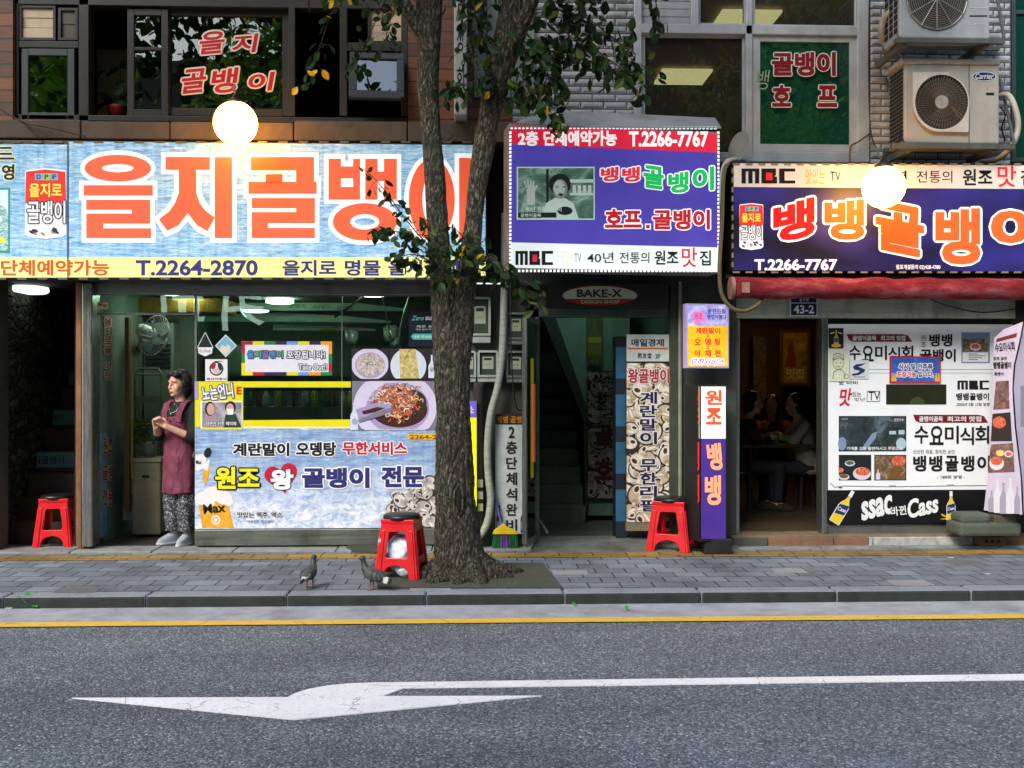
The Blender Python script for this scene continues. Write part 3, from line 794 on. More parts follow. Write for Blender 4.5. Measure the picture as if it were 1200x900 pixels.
# first letter
E_(138, 197, 39, 15.6, 18.5, 4.8); R_(98, 217, 179, 229)
R_(101, 234, 176, 245.8); R_(154.5, 245.8, 176, 250.2); R_(101, 250.2, 176, 262); R_(101, 262, 121, 267.4); R_(101, 267.4, 177, 279)
# second
R_(194, 184, 246, 199)
P_([(209.5, 199), (230, 199), (230, 226), (234, 238), (241, 247), (251.6, 255), (243, 271), (231, 264), (220, 250), (209, 264), (196, 270.5), (186, 257), (198, 248), (205, 238), (209.5, 226)],
   [(204, 199), (236, 199), (236, 224), (239, 234), (246, 242), (258, 252), (245, 278), (230, 271), (220, 259), (210, 271), (194, 278), (180, 255), (194, 244), (200, 235), (204, 224)])
R_(251.6, 184, 272, 279)
# third
R_(294, 184, 368, 199.5); R_(347, 199.5, 368, 213); R_(311, 204, 331, 214); R_(291, 213, 371, 227)
R_(295, 232, 369, 244); R_(347, 244, 369, 248.5); R_(295, 248.5, 369, 261.5); R_(295, 261.5, 314, 267); R_(295, 267, 369, 279)
# fourth
R_(385, 186, 399.5, 234); R_(413.8, 186, 422, 234); R_(399.5, 195, 413.8, 209); R_(399.5, 219, 413.8, 234)
R_(428, 186, 442.5, 234); R_(450, 186, 465, 234); R_(442.5, 201, 450, 212)
E_(427.5, 260, 37.5, 22, 17, 9)
# fifth
E_(506, 234, 27, 48, 11, 29); R_(538, 185, 552, 281)
b.build('lettering', [ORG, ink((250, 250, 248), EM + .1)], s)
b = MB()
b.text('단체예약가능', 1, 304.5, 128, 323, YL, .006, 0, .03); b.text('T.2264-2870', 159, 304.5, 302, 323, YL, .006, 1, .035)
b.text('을지로', 331, 304.5, 394, 323, YL, .006, 1, .03); b.text('명물', 404, 304.5, 446, 323, YL, .006, 1, .03); b.text('을지골뱅이', 455, 304.5, 558, 323, YL, .006, 1, .03)
b.build('phone_lettering', [ink((192, 84, 40), EM), ink((46, 48, 122), EM)], s)
b = MB(); b.text('드', -12, 172, 17, 187, YL, .006, 0, .04, out=1.2); b.text('영', 2, 192.5, 17, 211, YL, .006, 0, .05, out=1.2)
b.build('side_lettering', [ink((36, 32, 26), EM), ink((236, 232, 190), EM)], s)
def can_print(parent, x0, y0, x1, y1, Y, off, emit, tilt=0):
    b = MB(); w, hh = x1 - x0, y1 - y0
    def q(u, v): return (x0 + u * w + tilt * (v - .5), y0 + v * hh)
    rim = [q(.02, .03), q(.5, .0), q(.98, .03), q(1, .06), q(1, .93), q(.9, .97), q(.5, 1), q(.1, .97), q(0, .93), q(0, .06)]
    b.poly(rim, Y, off, 0); b.poly([q(.02, .05), q(.5, .02), q(.98, .05), q(1, .5), q(0, .5)], Y, off + .001, 1)
    for i, ch in enumerate('DPF'):
        b.poly([q(.24 + i * .19, .075), q(.42 + i * .19, .075), q(.42 + i * .19, .17), q(.24 + i * .19, .17)], Y, off + .0015, 2 + i % 2)
        p0, p1 = q(.28 + i * .19, .09), q(.38 + i * .19, .155); b.text(ch, p0[0], p0[1], p1[0], p1[1], Y, off + .0022, 4, .03)
    p0, p1 = q(.1, .21), q(.9, .41); b.text('을지로', p0[0], p0[1], p1[0], p1[1], Y, off + .002, 5, .03)
    p0, p1 = q(.05, .46), q(.98, .78); b.text('골뱅이', p0[0], p0[1], p1[0], p1[1], Y, off + .004, 0, .02, out=w * .028, mo=4, shear=0)
    for k in range(9):
        a = q(.1 + .8 * random.random(), .8 + .13 * random.random()); b.ell(a[0], a[1], w * .07, hh * .02, Y, off + .001 + k * .0001, 4 if k % 3 else 6, 10, .5)
    return b.build('printed_can', [ink((236, 236, 238), emit), ink((222, 52, 40), emit), ink((120, 170, 220), emit), ink((150, 200, 90), emit), ink((50, 44, 60), emit), ink((246, 226, 80), emit), ink((170, 140, 120), emit)], parent)
can_print(s, 29.5, 197, 77.5, 280, YL, .004, EM)
b = MB(); b.rect(-30, 220, 11.5, 296, YL, .0035, 0); b.rect(-30, 222.5, 9.5, 293.5, YL, .0045, 1); b.poly([(-30, 250), (-12, 236), (6, 243), (9.5, 252), (9.5, 293.5), (-30, 293.5)], YL, .0055, 2); b.rect(-20, 279, 6, 285, YL, .0062, 3)
b.build('printed_emblem', [ink((52, 150, 120), EM), ink((206, 226, 234), EM), photo_mat('emblem_print', ((.3, (70, 120, 140)), (.5, (150, 190, 190)), (.7, (226, 236, 230))), 22, emit=EM), ink((236, 226, 70), EM)], s)

# ---- violet centre sign
PC = vplane(597, 8.72, 843, 8.98)
EC = .30
s = thing('shop_sign', 'violet projecting light box with a television still and green Korean letters', 'shop sign', at(720, 318, PC))
def trap(x0, y0, x1, y1):                        # the box hangs a little out of true
    f = lambda x, y: (x, y)
    return [(x0, y0), (x1, y0), (x1, y1), (x0, y1)]
b = MB(); b.pbox(597, 149, 843.5, 317.5, PC, .3, off=-.01); b.build('cabinet', mat('rusty_cabinet', (150, 142, 132), .5, .3, grime=.8), s, bevel=.006)
VIO = mat('violet_film', (76, 66, 166), .4, var=.12, scale=1.5, emit=EC)
b = MB(); b.pbox(599, 174, 841.5, 287, PC, .008); b.build('face_panel', VIO, s)
b = MB(); b.pbox(599, 151, 841.5, 174, PC, .008); b.build('red_band', mat('red_film', (214, 36, 62), .4, var=.06, emit=EC), s)
b = MB(); b.pbox(599, 287, 841.5, 316, PC, .008); b.build('white_band', mat('white_film', (222, 232, 232), .4, var=.06, emit=EC), s)
b = MB()
for x in np.arange(598.5, 842, 4.6): b.pbox(x, 148.3, x + 2.4, 151, PC, .02, off=.006); b.pbox(x, 316, x + 2.0, 318.6, PC, .02, off=.006)
for y in np.arange(154, 314, 4.6): b.pbox(597.2, y, 599.4, y + 2.6, PC, .02, off=.006); b.pbox(841, y, 843.2, y + 2.6, PC, .02, off=.006)
b.build('light_chain', lamp_mat('chain_lamp', (226, 234, 244), .55), s)
b = MB()
b.text('2층', 607, 153.5, 631, 171, PC, .003, 1, .05); b.text('단체예약가능', 637, 153, 723, 171, PC, .003, 1, .05); b.text('T.2266-7767', 737, 153.5, 830, 172, PC, .003, 1, .045)
cs = [ink((222, 52, 66), EC), ink((252, 250, 250), EC), ink((20, 190, 92), EC), ink((186, 30, 40), EC)]
for ch, x0, y0, x1, y1, mi, sk in (('뱅', 704, 196, 725, 212.5, 0, -3), ('뱅', 729, 196, 750, 213, 0, 1), ('골', 754, 194.5, 778, 221, 2, 0), ('뱅', 783, 202, 807, 226, 2, 0), ('이', 811.5, 196, 837, 224, 2, 0)):
    wp = (lambda a, c: (a, c + (.12 * (.5 - a) if True else 0))) if ch == '골' else (lambda a, c: (a, c + .10 * (a - .5)))
    b.text(ch, x0, y0, x1, y1, PC, .006, mi, .055, out=1.5, mo=1, warp=wp)
b.text('호프', 709, 245, 752, 267, PC, .006, 3, .055, out=1.5); b.rect(757, 263.5, 761.5, 267.5, PC, .006, 3); b.rect(755.8, 262, 762.8, 269, PC, .0046, 1); b.text('골뱅이', 765, 245.5, 832, 269, PC, .006, 3, .055, out=1.5)
b.build('lettering', cs, s)
b = MB()
def mbc(b, x0, y0, x1, y1, Y, off, ib, ir):
    """three heavy block letters, the middle one with a red core"""
    w, hh = (x1 - x0), (y1 - y0); q = lambda a, c, d, e, m, dz=0: b.rect(x0 + a * w, y0 + c * hh, x0 + d * w, y0 + e * hh, Y, off + dz, m)
    q(.0, .0, .33, .2, ib)
    for a in (.0, .125, .25): q(a, .2, a + .08, 1, ib)
    q(.37, 0, .64, .46, ib); q(.37, .46, .62, .54, ib); q(.37, .54, .66, 1, ib); q(.455, .28, .575, .78, ir, .0012)
    q(.70, 0, 1, .2, ib); q(.70, .8, 1, 1, ib); q(.70, .2, .80, .8, ib)
mbc(b, 604, 294, 648, 310.5, PC, .003, 0, 1)
b.text('맛있는', 658, 293, 671, 310, PC, .003, 3, .0); b.text('TV', 673, 297, 681, 307, PC, .003, 2, 0)
for t, x0, y0, x1, y1, mi, bo in (('40년', 688, 295.5, 719, 308, 0, .005), ('전통의', 726, 295.5, 761, 308.5, 0, .005), ('원조', 767, 293.5, 795, 310, 0, .02), ('맛', 799, 290, 817, 313, 1, .01), ('집', 820, 293.5, 833, 311, 0, .015)):
    b.text(t, x0, y0, x1, y1, PC, .003, mi, bo)
b.build('footer_lettering', [ink((18, 22, 22), .1), ink((198, 40, 60), EC), ink((110, 120, 120), EC), ink((206, 206, 160), EC)], s)
b = MB()
b.rect(605.5, 195.5, 697, 257.5, PC, .002, 0); b.rect(607, 197, 695.5, 256, PC, .003, 1); b.rect(640, 198, 643, 240, PC, .0035, 2); b.rect(668, 210, 695, 214, PC, .0035, 3); b.rect(668, 226, 695, 229, PC, .0035, 3)
for x in (671, 677, 683, 689): b.rect(x, 217, x + 4, 226, PC, .0038, 3)
b.poly([(634, 256), (640, 238), (650, 232), (662, 232), (672, 238), (678, 256)], PC, .004, 3)        # apron
b.ell(656, 217.5, 11.2, 12, PC, .0042, 2, 20)
for k in range(14): b.ell(656 + 10.5 * math.cos(k * .31 + 3.0), 216.5 + 10.5 * math.sin(k * .31 + 3.0), 2.6, 2.6, PC, .0043 + k * .00003, 2, 12)
b.ell(656.5, 221.5, 8.6, 11.5, PC, .005, 5, 24); b.ell(655.4, 220.5, 6.6, 9.2, PC, .0052, 4, 20)
b.ell(652.5, 219, 1.6, .8, PC, .0056, 2, 8); b.ell(661, 219, 1.6, .8, PC, .0056, 2, 8); b.ell(657, 228, 3, 1.6, PC, .0056, 2, 10); b.poly([(656, 220), (657.8, 224.5), (655.5, 224.5)], PC, .0056, 3)
b.poly([(618, 240), (617, 222), (621, 216), (627, 218), (627, 240)], PC, .005, 4)
for i in range(4): b.line([(617 + i * 2.6, 220), (614.5 + i * 3.6, 210 + abs(i - 1.5) * 1.2)], 2.3, PC, .0052 + i * .0002, 4)
b.line([(626, 224), (629.5, 217)], 2.4, PC, .0062, 4)
b.rect(607, 249, 652, 255, PC, .0058, 2); b.ell(662, 247, 9, 5, PC, .006, 2, 18); b.text('40년 전통 골뱅이', 616, 242, 658, 248, PC, .007, 3, .03); b.text('골뱅이골목', 610, 250, 634, 254.5, PC, .007, 3, .02)
b.build('television_still', [ink((186, 220, 200), .2), photo_mat('still_backdrop', ((.3, (24, 48, 40)), (.5, (80, 116, 100)), (.7, (170, 200, 182))), 3, emit=.2), ink((34, 38, 38), .05), ink((186, 204, 194), .2), ink((176, 184, 180), .2), ink((128, 136, 132), .2)], s)
b = MB(); a0, a1 = W(602, 148, PC), W(842, 152, PC)
tp = [W(594, 147.6, PC, .012), W(845, 149, PC, .012), W(838, 138, 9.38), W(640, 129, 9.38)]
b.add(tp + [p - Vector((0, 0, .012)) for p in tp], [(0, 1, 2, 3), (7, 6, 5, 4), (0, 4, 5, 1), (1, 5, 6, 2), (2, 6, 7, 3), (3, 7, 4, 0)])
b.build('rain_cover', mat('grey_tarpaulin', (150, 154, 156), .5, var=.2, bump=.6, bscale=7, grime=.6), s)
b = MB(); b.tube([W(700, 300, PC, -.15), W(700, 300, 9.5)], .03); b.tube([W(800, 300, PC, -.15), W(800, 300, 9.5)], .03); b.build('bracket', M_dsign, s)

# ---- dark blue right-hand sign
YR = 9.0
ER = .28
s = thing('shop_sign', 'dark blue sign with orange curved Korean letters above a red rolled awning', 'shop sign', at(1030, 320, YR))
b = MB(); b.pbox(858, 192, 1560, 319.5, YR, .3, off=-.01); b.build('cabinet', M_dsign, s, bevel=.006)
def navy():
    k = NT('navy_film')
    return k.fin(k.ramp(k.noise(k.coords((.8, 1, 1.6)), 1.1, 2), [(.36, lin((15, 14, 32))), (.68, lin((50, 44, 132)))]), .4, emit=.22)
b = MB(); b.pbox(860, 221.5, 1560, 318, YR, .008); b.build('face_panel', navy(), s)
b = MB(); b.pbox(860, 194, 1560, 221.5, YR, .008); b.build('white_band', mat('cream_film', (214, 206, 194), .4, var=.06, emit=.12), s)
b = MB()
for x in np.arange(859, 1300, 15): b.pbox(x, 191.2, x + 8, 193.6, YR, .02, off=.006); b.pbox(x, 318, x + 8, 320, YR, .02, off=.006)  # row of clips along the edges of the sign
for y in np.arange(197, 316, 11): b.pbox(857.5, y, 859.6, y + 6, YR, .02, off=.006)
b.build('edge_clips', mat('cream_clip', (150, 138, 108), .4, .2, grime=.5), s)
b = MB(); mbc(b, 869, 197.5, 932, 215, YR, .003, 0, 1)
b.text('맛있는', 944, 198, 967, 216, YR, .003, 2, 0); b.text('TV', 973, 201, 985, 212, YR, .003, 0, 0)
for t, x0, y0, x1, y1, mi, bo in (('40년', 1012, 200, 1063, 214, 0, .0), ('전통의', 1074, 200, 1116, 214, 0, .0), ('원조', 1128, 198, 1163, 217, 0, .02), ('맛', 1169, 194, 1191, 219, 1, .01), ('집', 1196, 199, 1212, 217, 0, .015)):
    b.text(t, x0, y0, x1, y1, YR, .003, mi, bo)
b.build('header_lettering', [ink((16, 16, 20)), ink((206, 34, 40), ER), ink((216, 160, 50), ER)], s)
b = MB(); OUTR = 2.7
for ch, x0, y0, x1, y1, mi, wp in (('뱅', 906, 236, 955, 281, 0, lambda a, c: (a, c + .24 * (a - .5))), ('뱅', 966, 234, 1013, 281, 2, lambda a, c: (a, c)), ('골', 1026, 239, 1083, 297, 2, lambda a, c: (a, c - .2 * (a - .5))),
                                   ('뱅', 1096, 244, 1149, 310, 2, lambda a, c: (a, c)), ('이', 1161, 243, 1228, 296, 2, lambda a, c: (a, c))):
    b.text(ch, x0, y0, x1, y1, YR, .008, mi, .062, out=OUTR, mo=1, warp=wp, nout=14)
b.build('lettering', [ink((220, 20, 26), ER), ink((252, 246, 236), ER), ink((240, 92, 38), ER)], s)
b = MB(); b.text('T.2266-7767', 884, 303.5, 981, 317, YR, .003, 0, .05); b.text('점포개설문의 02)428-4780', 1050, 310, 1102, 316.5, YR, .003, 0, .02)
b.build('phone_lettering', ink((236, 226, 226), ER), s)
can_print(s, 866.5, 238, 894.5, 293, YR, .003, .2)

# ---- red rolled awning
a = thing('rolled_awning', 'faded red awning rolled up under the dark blue sign', 'awning', at(1030, 350, 8.95))
x0, x1 = X(862, 8.9), X(1560, 8.9); zc_ = W(1000, 337, 8.9).z
b = MB(); path, rad = [], []
n = 90
for i in range(n + 1):
    x = x0 + (x1 - x0) * i / n
    path.append((x, 8.98 + .008 * math.sin(i * 1.1), zc_ + .004 * math.sin(i * .7))); rad.append(.092 + .005 * math.sin(i * .9 + 1) + .004 * random.random())
b.tube(path, rad, 20)
def awn():
    k = NT('faded_red_canvas'); n = k.noise(k.coords((1, 3, 3)), 3, 7, .65)
    col = k.ramp(n, [(.3, lin((78, 22, 28))), (.5, lin((126, 40, 46))), (.68, lin((160, 92, 92)))])
    st = k.n('TexWave'); k.l(k.coords((.9, .5, .8), rot=(0, .5, 0)), st.inputs[0]); st.inputs['Scale'].default_value = 1.0; st.inputs['Distortion'].default_value = 2
    k.bump(st.outputs[1], .4, .02); return k.fin(col, .9, spec=.15)
b.build('canvas_roll', awn(), a, smooth=True)
b = MB(); b.tube([(x0 - .03, 8.98, zc_), (x0 + .0, 8.98, zc_)], .1, 20); b.box(x0 + .05, x0 + .12, 8.875, 8.885, zc_ - .05, zc_ + .04)
b.build('end_cap', mat('faded_end', (150, 110, 96), .6, grime=.5), a)
b = MB(); b.box(x0 - .04, x1, 9.08, 9.5, zc_ + .10, zc_ + .13); b.build('hood', M_dsign, a)

# ---- house number plate
s = thing('number_plate', 'small navy house number plate reading 43-2 above the restaurant door', 'number plate', at(942, 370, 9.5))
YP = 9.49
b = MB(); b.pbox(926, 346, 958, 370.5, YP, .02, off=-.002); b.pbox(927, 347, 957, 354.5, YP, .02, 1, off=0); b.pbox(927, 355.5, 957, 369.5, YP, .02, 1, off=0); b.build('plate', [ink((220, 226, 226)), ink((30, 46, 76))], s)
b = MB(); b.text('43-2', 930, 357.5, 954, 367.5, YP, .002, 0, .03); b.text('충무로', 937, 348, 948, 353.5, YP, .002, 0, 0); b.build('lettering', ink(WHT), s)

# ---- hung menu light box and standing light box
PM = vplane(805, 9.18, 855, 9.24)
s = thing('menu_sign', 'small tilted yellow and violet menu light box on the pillar above a purple column sign', 'sign', at(829, 432, PM))
PMs = PM
EMn = .24
b = MB(); b.pbox(804, 356, 854.5, 431.5, PM, .09, off=-.004); b.build('cabinet', mat('lilac_cabinet', (176, 160, 204), .4, emit=.12), s, bevel=.004)
b = MB(); b.rect(806, 358, 853, 382, PM, .001, 0); b.rect(806, 382, 853, 429.5, PM, .001, 1)
b.build('face_panel', [photo_mat('lilac_print', ((.3, (90, 76, 190)), (.5, (170, 168, 232)), (.7, (236, 234, 250))), 5, emit=EMn), photo_mat('yellow_print', ((.35, (240, 176, 16)), (.6, (250, 206, 60)), (.75, (252, 236, 170))), 4, emit=EMn)], s)
b = MB(); b.text('왕전인점', 829, 362, 850, 367.5, PM, .003, 1, .02); b.text('맛있어졌다', 829, 369, 851, 374.5, PM, .003, 1, .03)
b.poly([(811, 366), (823, 364), (827, 376), (814, 379)], PM, .003, 2); b.text('원조', 814, 367, 823, 374, PM, .004, 1, 0)
b.text('계란말이', 815, 384, 844, 391, PM, .003, 0, .04); b.text('오', 814, 397, 821, 404.5, PM, .003, 0, .03); b.text('뎅', 826, 396.5, 833, 404.5, PM, .003, 0, .04); b.text('탕', 837.5, 396.5, 844.5, 404.5, PM, .003, 0, .04)
b.text('야', 814, 410, 821, 418, PM, .003, 0, .04); b.text('채', 826, 410, 833, 418, PM, .003, 0, .04); b.text('전', 837.5, 410, 844.5, 418, PM, .003, 0, .04)
b.ring(829.5, 393.5, 1.8, 1.8, 1, 1, PM, .003, 0, 12); b.ring(829.5, 407.3, 1.8, 1.8, 1, 1, PM, .003, 0, 12)
b.text('무한서비스', 809, 420, 849, 428.5, PM, .005, 3, .02, out=.7, mo=4, shear=4)
b.build('lettering', [ink((206, 22, 48), .4), ink((54, 40, 120), .2), ink((232, 110, 170), .4), ink((150, 60, 170), .4), ink((246, 236, 246), .5)], s)
s = thing('column_sign', 'tall purple and white column light box standing beside a red stool', 'sign', at(832, 633, 9.1))
PSf = vplane(821, 8.98, 851, 9.06); ESt = .34
corner = W(821, 450, 8.98); PSl = vplane(812.5, 9.24, 821, 8.98)
b = MB(); b.pbox(820, 451, 852, 634, PSf, .26, off=-.004); b.build('cabinet', M_dsign, s, bevel=.005)
b = MB(); b.rect(821.6, 453, 850.4, 514, PSf, .002, 0); b.rect(821.6, 514, 850.4, 631.5, PSf, .002, 1)
b.build('face_panel', [mat('sign_white', (226, 236, 226), .4, var=.05, emit=ESt), mat('sign_purple', (74, 46, 140), .4, var=.15, emit=.16)], s)
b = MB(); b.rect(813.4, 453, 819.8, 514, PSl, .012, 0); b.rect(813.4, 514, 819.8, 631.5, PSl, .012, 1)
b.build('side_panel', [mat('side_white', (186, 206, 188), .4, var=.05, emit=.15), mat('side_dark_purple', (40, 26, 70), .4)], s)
b = MB(); b.text('원', 826.5, 457, 846, 474.5, PSf, .005, 0, .04); b.text('조', 827.5, 478, 845.5, 497.5, PSf, .005, 0, .045)
b.text('뱅', 829, 519, 846, 551, PSf, .005, 1, .05, shear=-3); b.text('뱅', 826, 557, 845, 592, PSf, .005, 1, .05)
b.text('원', 814.4, 457, 819.2, 475, PSl, .016, 0, .04); b.text('조', 814.4, 478, 819.2, 497, PSl, .016, 0, .04); b.text('뱅', 814.4, 518, 819.4, 552, PSl, .016, 2, .04); b.text('뱅', 814.4, 556, 819.4, 590, PSl, .016, 2, .04)
b.build('lettering', [ink((214, 82, 40), .3), ink((250, 152, 108), .45), ink((236, 40, 44), .4)], s)

# ---- stair entrance signs
s = thing('shop_sign', 'black board with an oval cream and red plaque over the stair entrance', 'shop sign', at(710, 361, 9.3)); Y = 9.3
b = MB(); b.pbox(640, 332.5, 783, 361, Y, .06, off=-.004); b.build('board', mat('black_board', (24, 18, 16), .5, grime=.3), s)
b = MB()
b.ell(703, 346.3, 45, 11.8, Y, .002, 0, 40)
pts = [(703 + 44 * math.cos(t), 346.3 + 11 * math.sin(t)) for t in np.linspace(.36, math.pi - .36, 24)]
b.poly(pts, Y, .004, 1); b.ring(703, 346.3, 45, 11.8, 43.5, 10.9, Y, .005, 1, 40)
b.text('BAKE-X', 676, 339, 729, 348.2, Y, .006, 2, .03); b.text('DESIGN SHOP', 681, 351.6, 726, 355.6, Y, .006, 0, .01)
b.build('plaque', [ink((168, 178, 158)), ink((128, 38, 30)), ink((50, 28, 24))], s)
s = thing('wall_sign', 'small white sign with an orange line above the shell covered panel', 'sign', at(759, 423, 9.56)); Y = 9.555
b = MB(); b.pbox(734.5, 392, 784.5, 423.5, Y, .03); b.build('board', mat('white_board', (206, 212, 208), .5, grime=.25), s)
b = MB(); b.text('매일경제', 740, 397, 778, 406, Y, .003, 0, .02); b.rect(736, 407.3, 783, 409.3, Y, .002, 1); b.text('男友會', 747, 413.5, 764, 420, Y, .003, 0, .01); b.text('2F', 768, 415, 774, 420, Y, .003, 0, .02); b.build('lettering', [ink((40, 44, 48)), ink((206, 104, 40))], s)
def whelk_inks(k=1.):
    return [ink(tuple(int(c * k) for c in q)) for q in ((58, 46, 34), (226, 216, 198), (196, 180, 154), (168, 148, 118), (96, 70, 46), (240, 234, 222))]
def whelks(b, x0, y0, x1, y1, n, size, Y, off, inside=None, sq=1.):
    """printed heap of sea snails: body, whorls, dark mouth and pale lip for each"""
    for i in range(n):
        for _ in range(30):
            cx, cy = random.uniform(x0, x1), random.uniform(y0, y1)
            if inside is None or inside(cx, cy): break
        a = random.random() * 6.28; L = size * random.uniform(.75, 1.15); o = off + i * .00006; c, s_ = math.cos(a), math.sin(a)
        def el(u, v, ru, rv, m, dz, n_=14):
            pts = []
            for k in range(n_):
                t = 6.2832 * k / n_; p, q = (u + ru * math.cos(t)) * L, (v + rv * math.sin(t)) * L
                pts.append((min(max(cx + p * c - q * s_, x0), x1), min(max(cy + p * s_ + q * c, y0), y1)))
            b.poly(pts, Y, o + dz, m)
        el(.04, .04, .56, .42, 0, 0); el(0, 0, .5, .38, 1 if i % 3 else 2, .00001); el(.26, -.08, .28, .26, 2, .00002); el(.40, -.10, .17, .16, 3, .00003); el(.50, -.1, .08, .08, 1, .00004)
        el(-.08, -.22, .26, .07, 5, .000045); el(-.20, .10, .22, .17, 5, .00003); el(-.20, .11, .17, .115, 4, .00005); el(-.22, .13, .09, .06, 0, .000055)
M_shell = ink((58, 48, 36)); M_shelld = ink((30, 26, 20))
s = thing('shell_poster', 'tall panel printed with pale whelk shells and navy vertical writing', 'poster', at(759, 622, 9.56))
b = MB(); b.pbox(734, 425, 786, 612.5, Y, .05); b.build('panel', M_shell, s)
b = MB(); whelks(b, 734.3, 425.5, 785.7, 612, 150, 21, Y, .001); b.build('shell_print', whelk_inks(), s)
b = MB(); b.pbox(734, 612.5, 786, 622, Y, .08); b.build('plinth', mat('beige_plinth', (130, 122, 100), .7, grime=.5), s)
b = MB(); b.text('왕골뱅이', 736, 432, 784, 449, Y, .016, 0, .04, out=1.0, mo=1)
b.vtext('계란말이 무한리필', 750, 459, 770, 601, Y, gap=.1, off=.016, mi=2, bold=.04, out=1.2, mo=1)
b.build('lettering', [ink((178, 34, 40)), ink((228, 228, 226)), ink((36, 34, 66))], s)
s = thing('shell_poster', 'shell print panel inside the stair entrance with shade put into its inks', 'poster', at(707, 590, 11.1)); Y = 11.13
b = MB(); b.pbox(688.5, 435, 733, 585, Y, .03); b.build('panel', M_shelld, s)
b = MB(); whelks(b, 689, 436, 732.5, 584, 80, 20, Y, .001); b.build('shell_print', whelk_inks(.62), s)  # inks scaled down to put the entrance's shade into the print
b = MB(); b.text('40년전통', 694, 441, 727, 449, Y, .014, 0, .02); b.vtext('원조', 699, 459, 711, 482, Y, off=.014, mi=0, bold=.02); b.text('골', 697, 498, 718, 522, Y, .014, 1, .05, out=.8, mo=2); b.text('호', 697, 538, 718, 562, Y, .014, 1, .05, out=.8, mo=2)
b.build('lettering', [ink((20, 20, 20)), ink((60, 24, 20)), ink((96, 84, 60))], s)
def bottle_pts(cx, y0, y1, w):
    H = y1 - y0; prof = [(.16, 0), (.16, .05), (.13, .06), (.14, .24), (.22, .32), (.42, .42), (.5, .5), (.5, .97), (.46, 1)]
    return [(cx + w * a, y0 + H * t) for a, t in prof] + [(cx - w * a, y0 + H * t) for a, t in prof[::-1]]
b = MB(); Y = 11.15; b.pbox(688, 372, 706, 428, Y, .02, 0)
b.poly(bottle_pts(697, 374, 420, 17), Y, .003, 1); b.rect(689.5, 395, 704.5, 402, Y, .005, 2); b.rect(689.5, 404, 704.5, 416, Y, .005, 3); b.text('맥주', 692, 421.5, 702, 426, Y, .004, 2, 0)
tag(b.build('poster', [ink((70, 84, 62)), ink((84, 96, 40)), ink((150, 140, 60)), ink((112, 112, 56))]), 'beer bottle poster on the mint wall of the stairs', 'poster')
s = thing('wall_sign', 'narrow white vertical sign behind the broom', 'sign', at(600, 626, 9.44)); Y = 9.44
b = MB(); b.pbox(580.5, 485, 619, 625.5, Y, .04, 0); b.pbox(580.5, 485, 619, 497.5, Y, .04, 1, off=.003); b.build('board', [mat('grey_white_board', (186, 196, 196), .5, grime=.25), mat('brown_head', (58, 36, 22), .5)], s)
b = MB(); b.text('뱅뱅 골뱅이', 582.5, 487.5, 618, 495.5, Y, .005, 1, .01)
for ch, a, c in (('2', 500, 513.5), ('층', 517, 532), ('단', 535.5, 550), ('체', 553.5, 568.5), ('석', 572, 587), ('완', 590, 604.5), ('비', 608.5, 622)):
    b.text(ch, 593 if ch != '2' else 596, a, 606 if ch != '2' else 603, c, Y, .004, 0, .035)
b.poly(bottle_pts(613.5, 592, 624.5, 7), Y, .003, 2); b.rect(610.6, 611, 616.4, 621, Y, .004, 3); b.poly(bottle_pts(585, 592, 624.5, 7), Y, .003, 2); b.rect(582, 611, 588, 621, Y, .004, 3)
b.build('lettering', [ink((46, 34, 38)), ink((196, 140, 50)), ink((74, 40, 30)), ink((110, 130, 160))], s)
s = thing('banner_strip', 'slim yellow vertical light strip beside the tree trunk', 'sign', at(550, 630, 9.3)); Y = 9.3
b = MB(); b.pbox(546, 470, 558.5, 632, Y, .05, 0); b.pbox(546, 470, 558.5, 489, Y, .05, 1, off=.003); b.build('board', [mat('bright_yellow_film', (238, 228, 20), .4, emit=.25), mat('violet_cap', (112, 96, 196), .4, emit=.2)], s)
b = MB(); b.text('소', 549, 476, 555.5, 484, Y, .006, 0, .02); b.build('lettering', ink(WHT), s)

# ---- vertical white sign between the buildings, and the box behind it
PVs = plane(8.95)
s = thing('blade_sign', 'white vertical blade sign with black script behind the tree fork', 'sign', at(545, 138, 9.2))
b = MB(); b.pbox(532, -120, 547, 134, PVs, .55); b.build('panel', mat('white_blade', (176, 178, 178), .45, grime=.3), s, bevel=.01)
b = MB()
for i, ch in enumerate('대림상회'): b.text(ch, 535, -60 + i * 46, 544, -32 + i * 46, PVs, .003, 0, .01)
b.build('lettering', ink((30, 30, 30)), s)
b = MB(); b.pbox(556, -60, 626, 114, 9.36, .1, 0)
for x in (570, 584, 598, 612): b.pbox(x, -60, x + 1, 114, 9.36, .01, 1, off=.003)
tag(b.build('shutter_panel', [mat('sage_panel', (120, 134, 122), .6, grime=.5), M_dark]), 'sage green ribbed panel behind the right trunk of the tree', 'panel')

# ---- window lettering upstairs
M_redv, M_whv, M_maroon = ink((168, 14, 28)), ink((206, 200, 192)), ink((112, 12, 26))
b = MB(); Y = YW + .09
for t, x0, y0, x1, y1 in (('을', 234, 36.5, 263, 63), ('지', 273, 40, 301, 62), ('골', 213, 80.5, 241, 109), ('뱅', 248, 80, 278, 109), ('이', 291, 85, 320, 107)):
    b.text(t, x0, y0, x1, y1, Y, .0045, 0, .03, out=1.9, mo=1, shear=4, warp=lambda a, c: (a, c + .10 * (a - .5)))
tag(b.build('window_lettering', [M_redv, M_whv]), 'red brush style letters with white edges on the dark upstairs window', 'lettering')
b = MB(); Y = YA + .02
for t, x0, y0, x1, y1 in (('골뱅이', 904.5, 61, 979.5, 89), ('호', 905, 99.5, 927, 125), ('프', 958, 100, 981, 125.5)):
    b.text(t, x0, y0, x1, y1, Y, .006, 0, .06, out=1.3, mo=1)
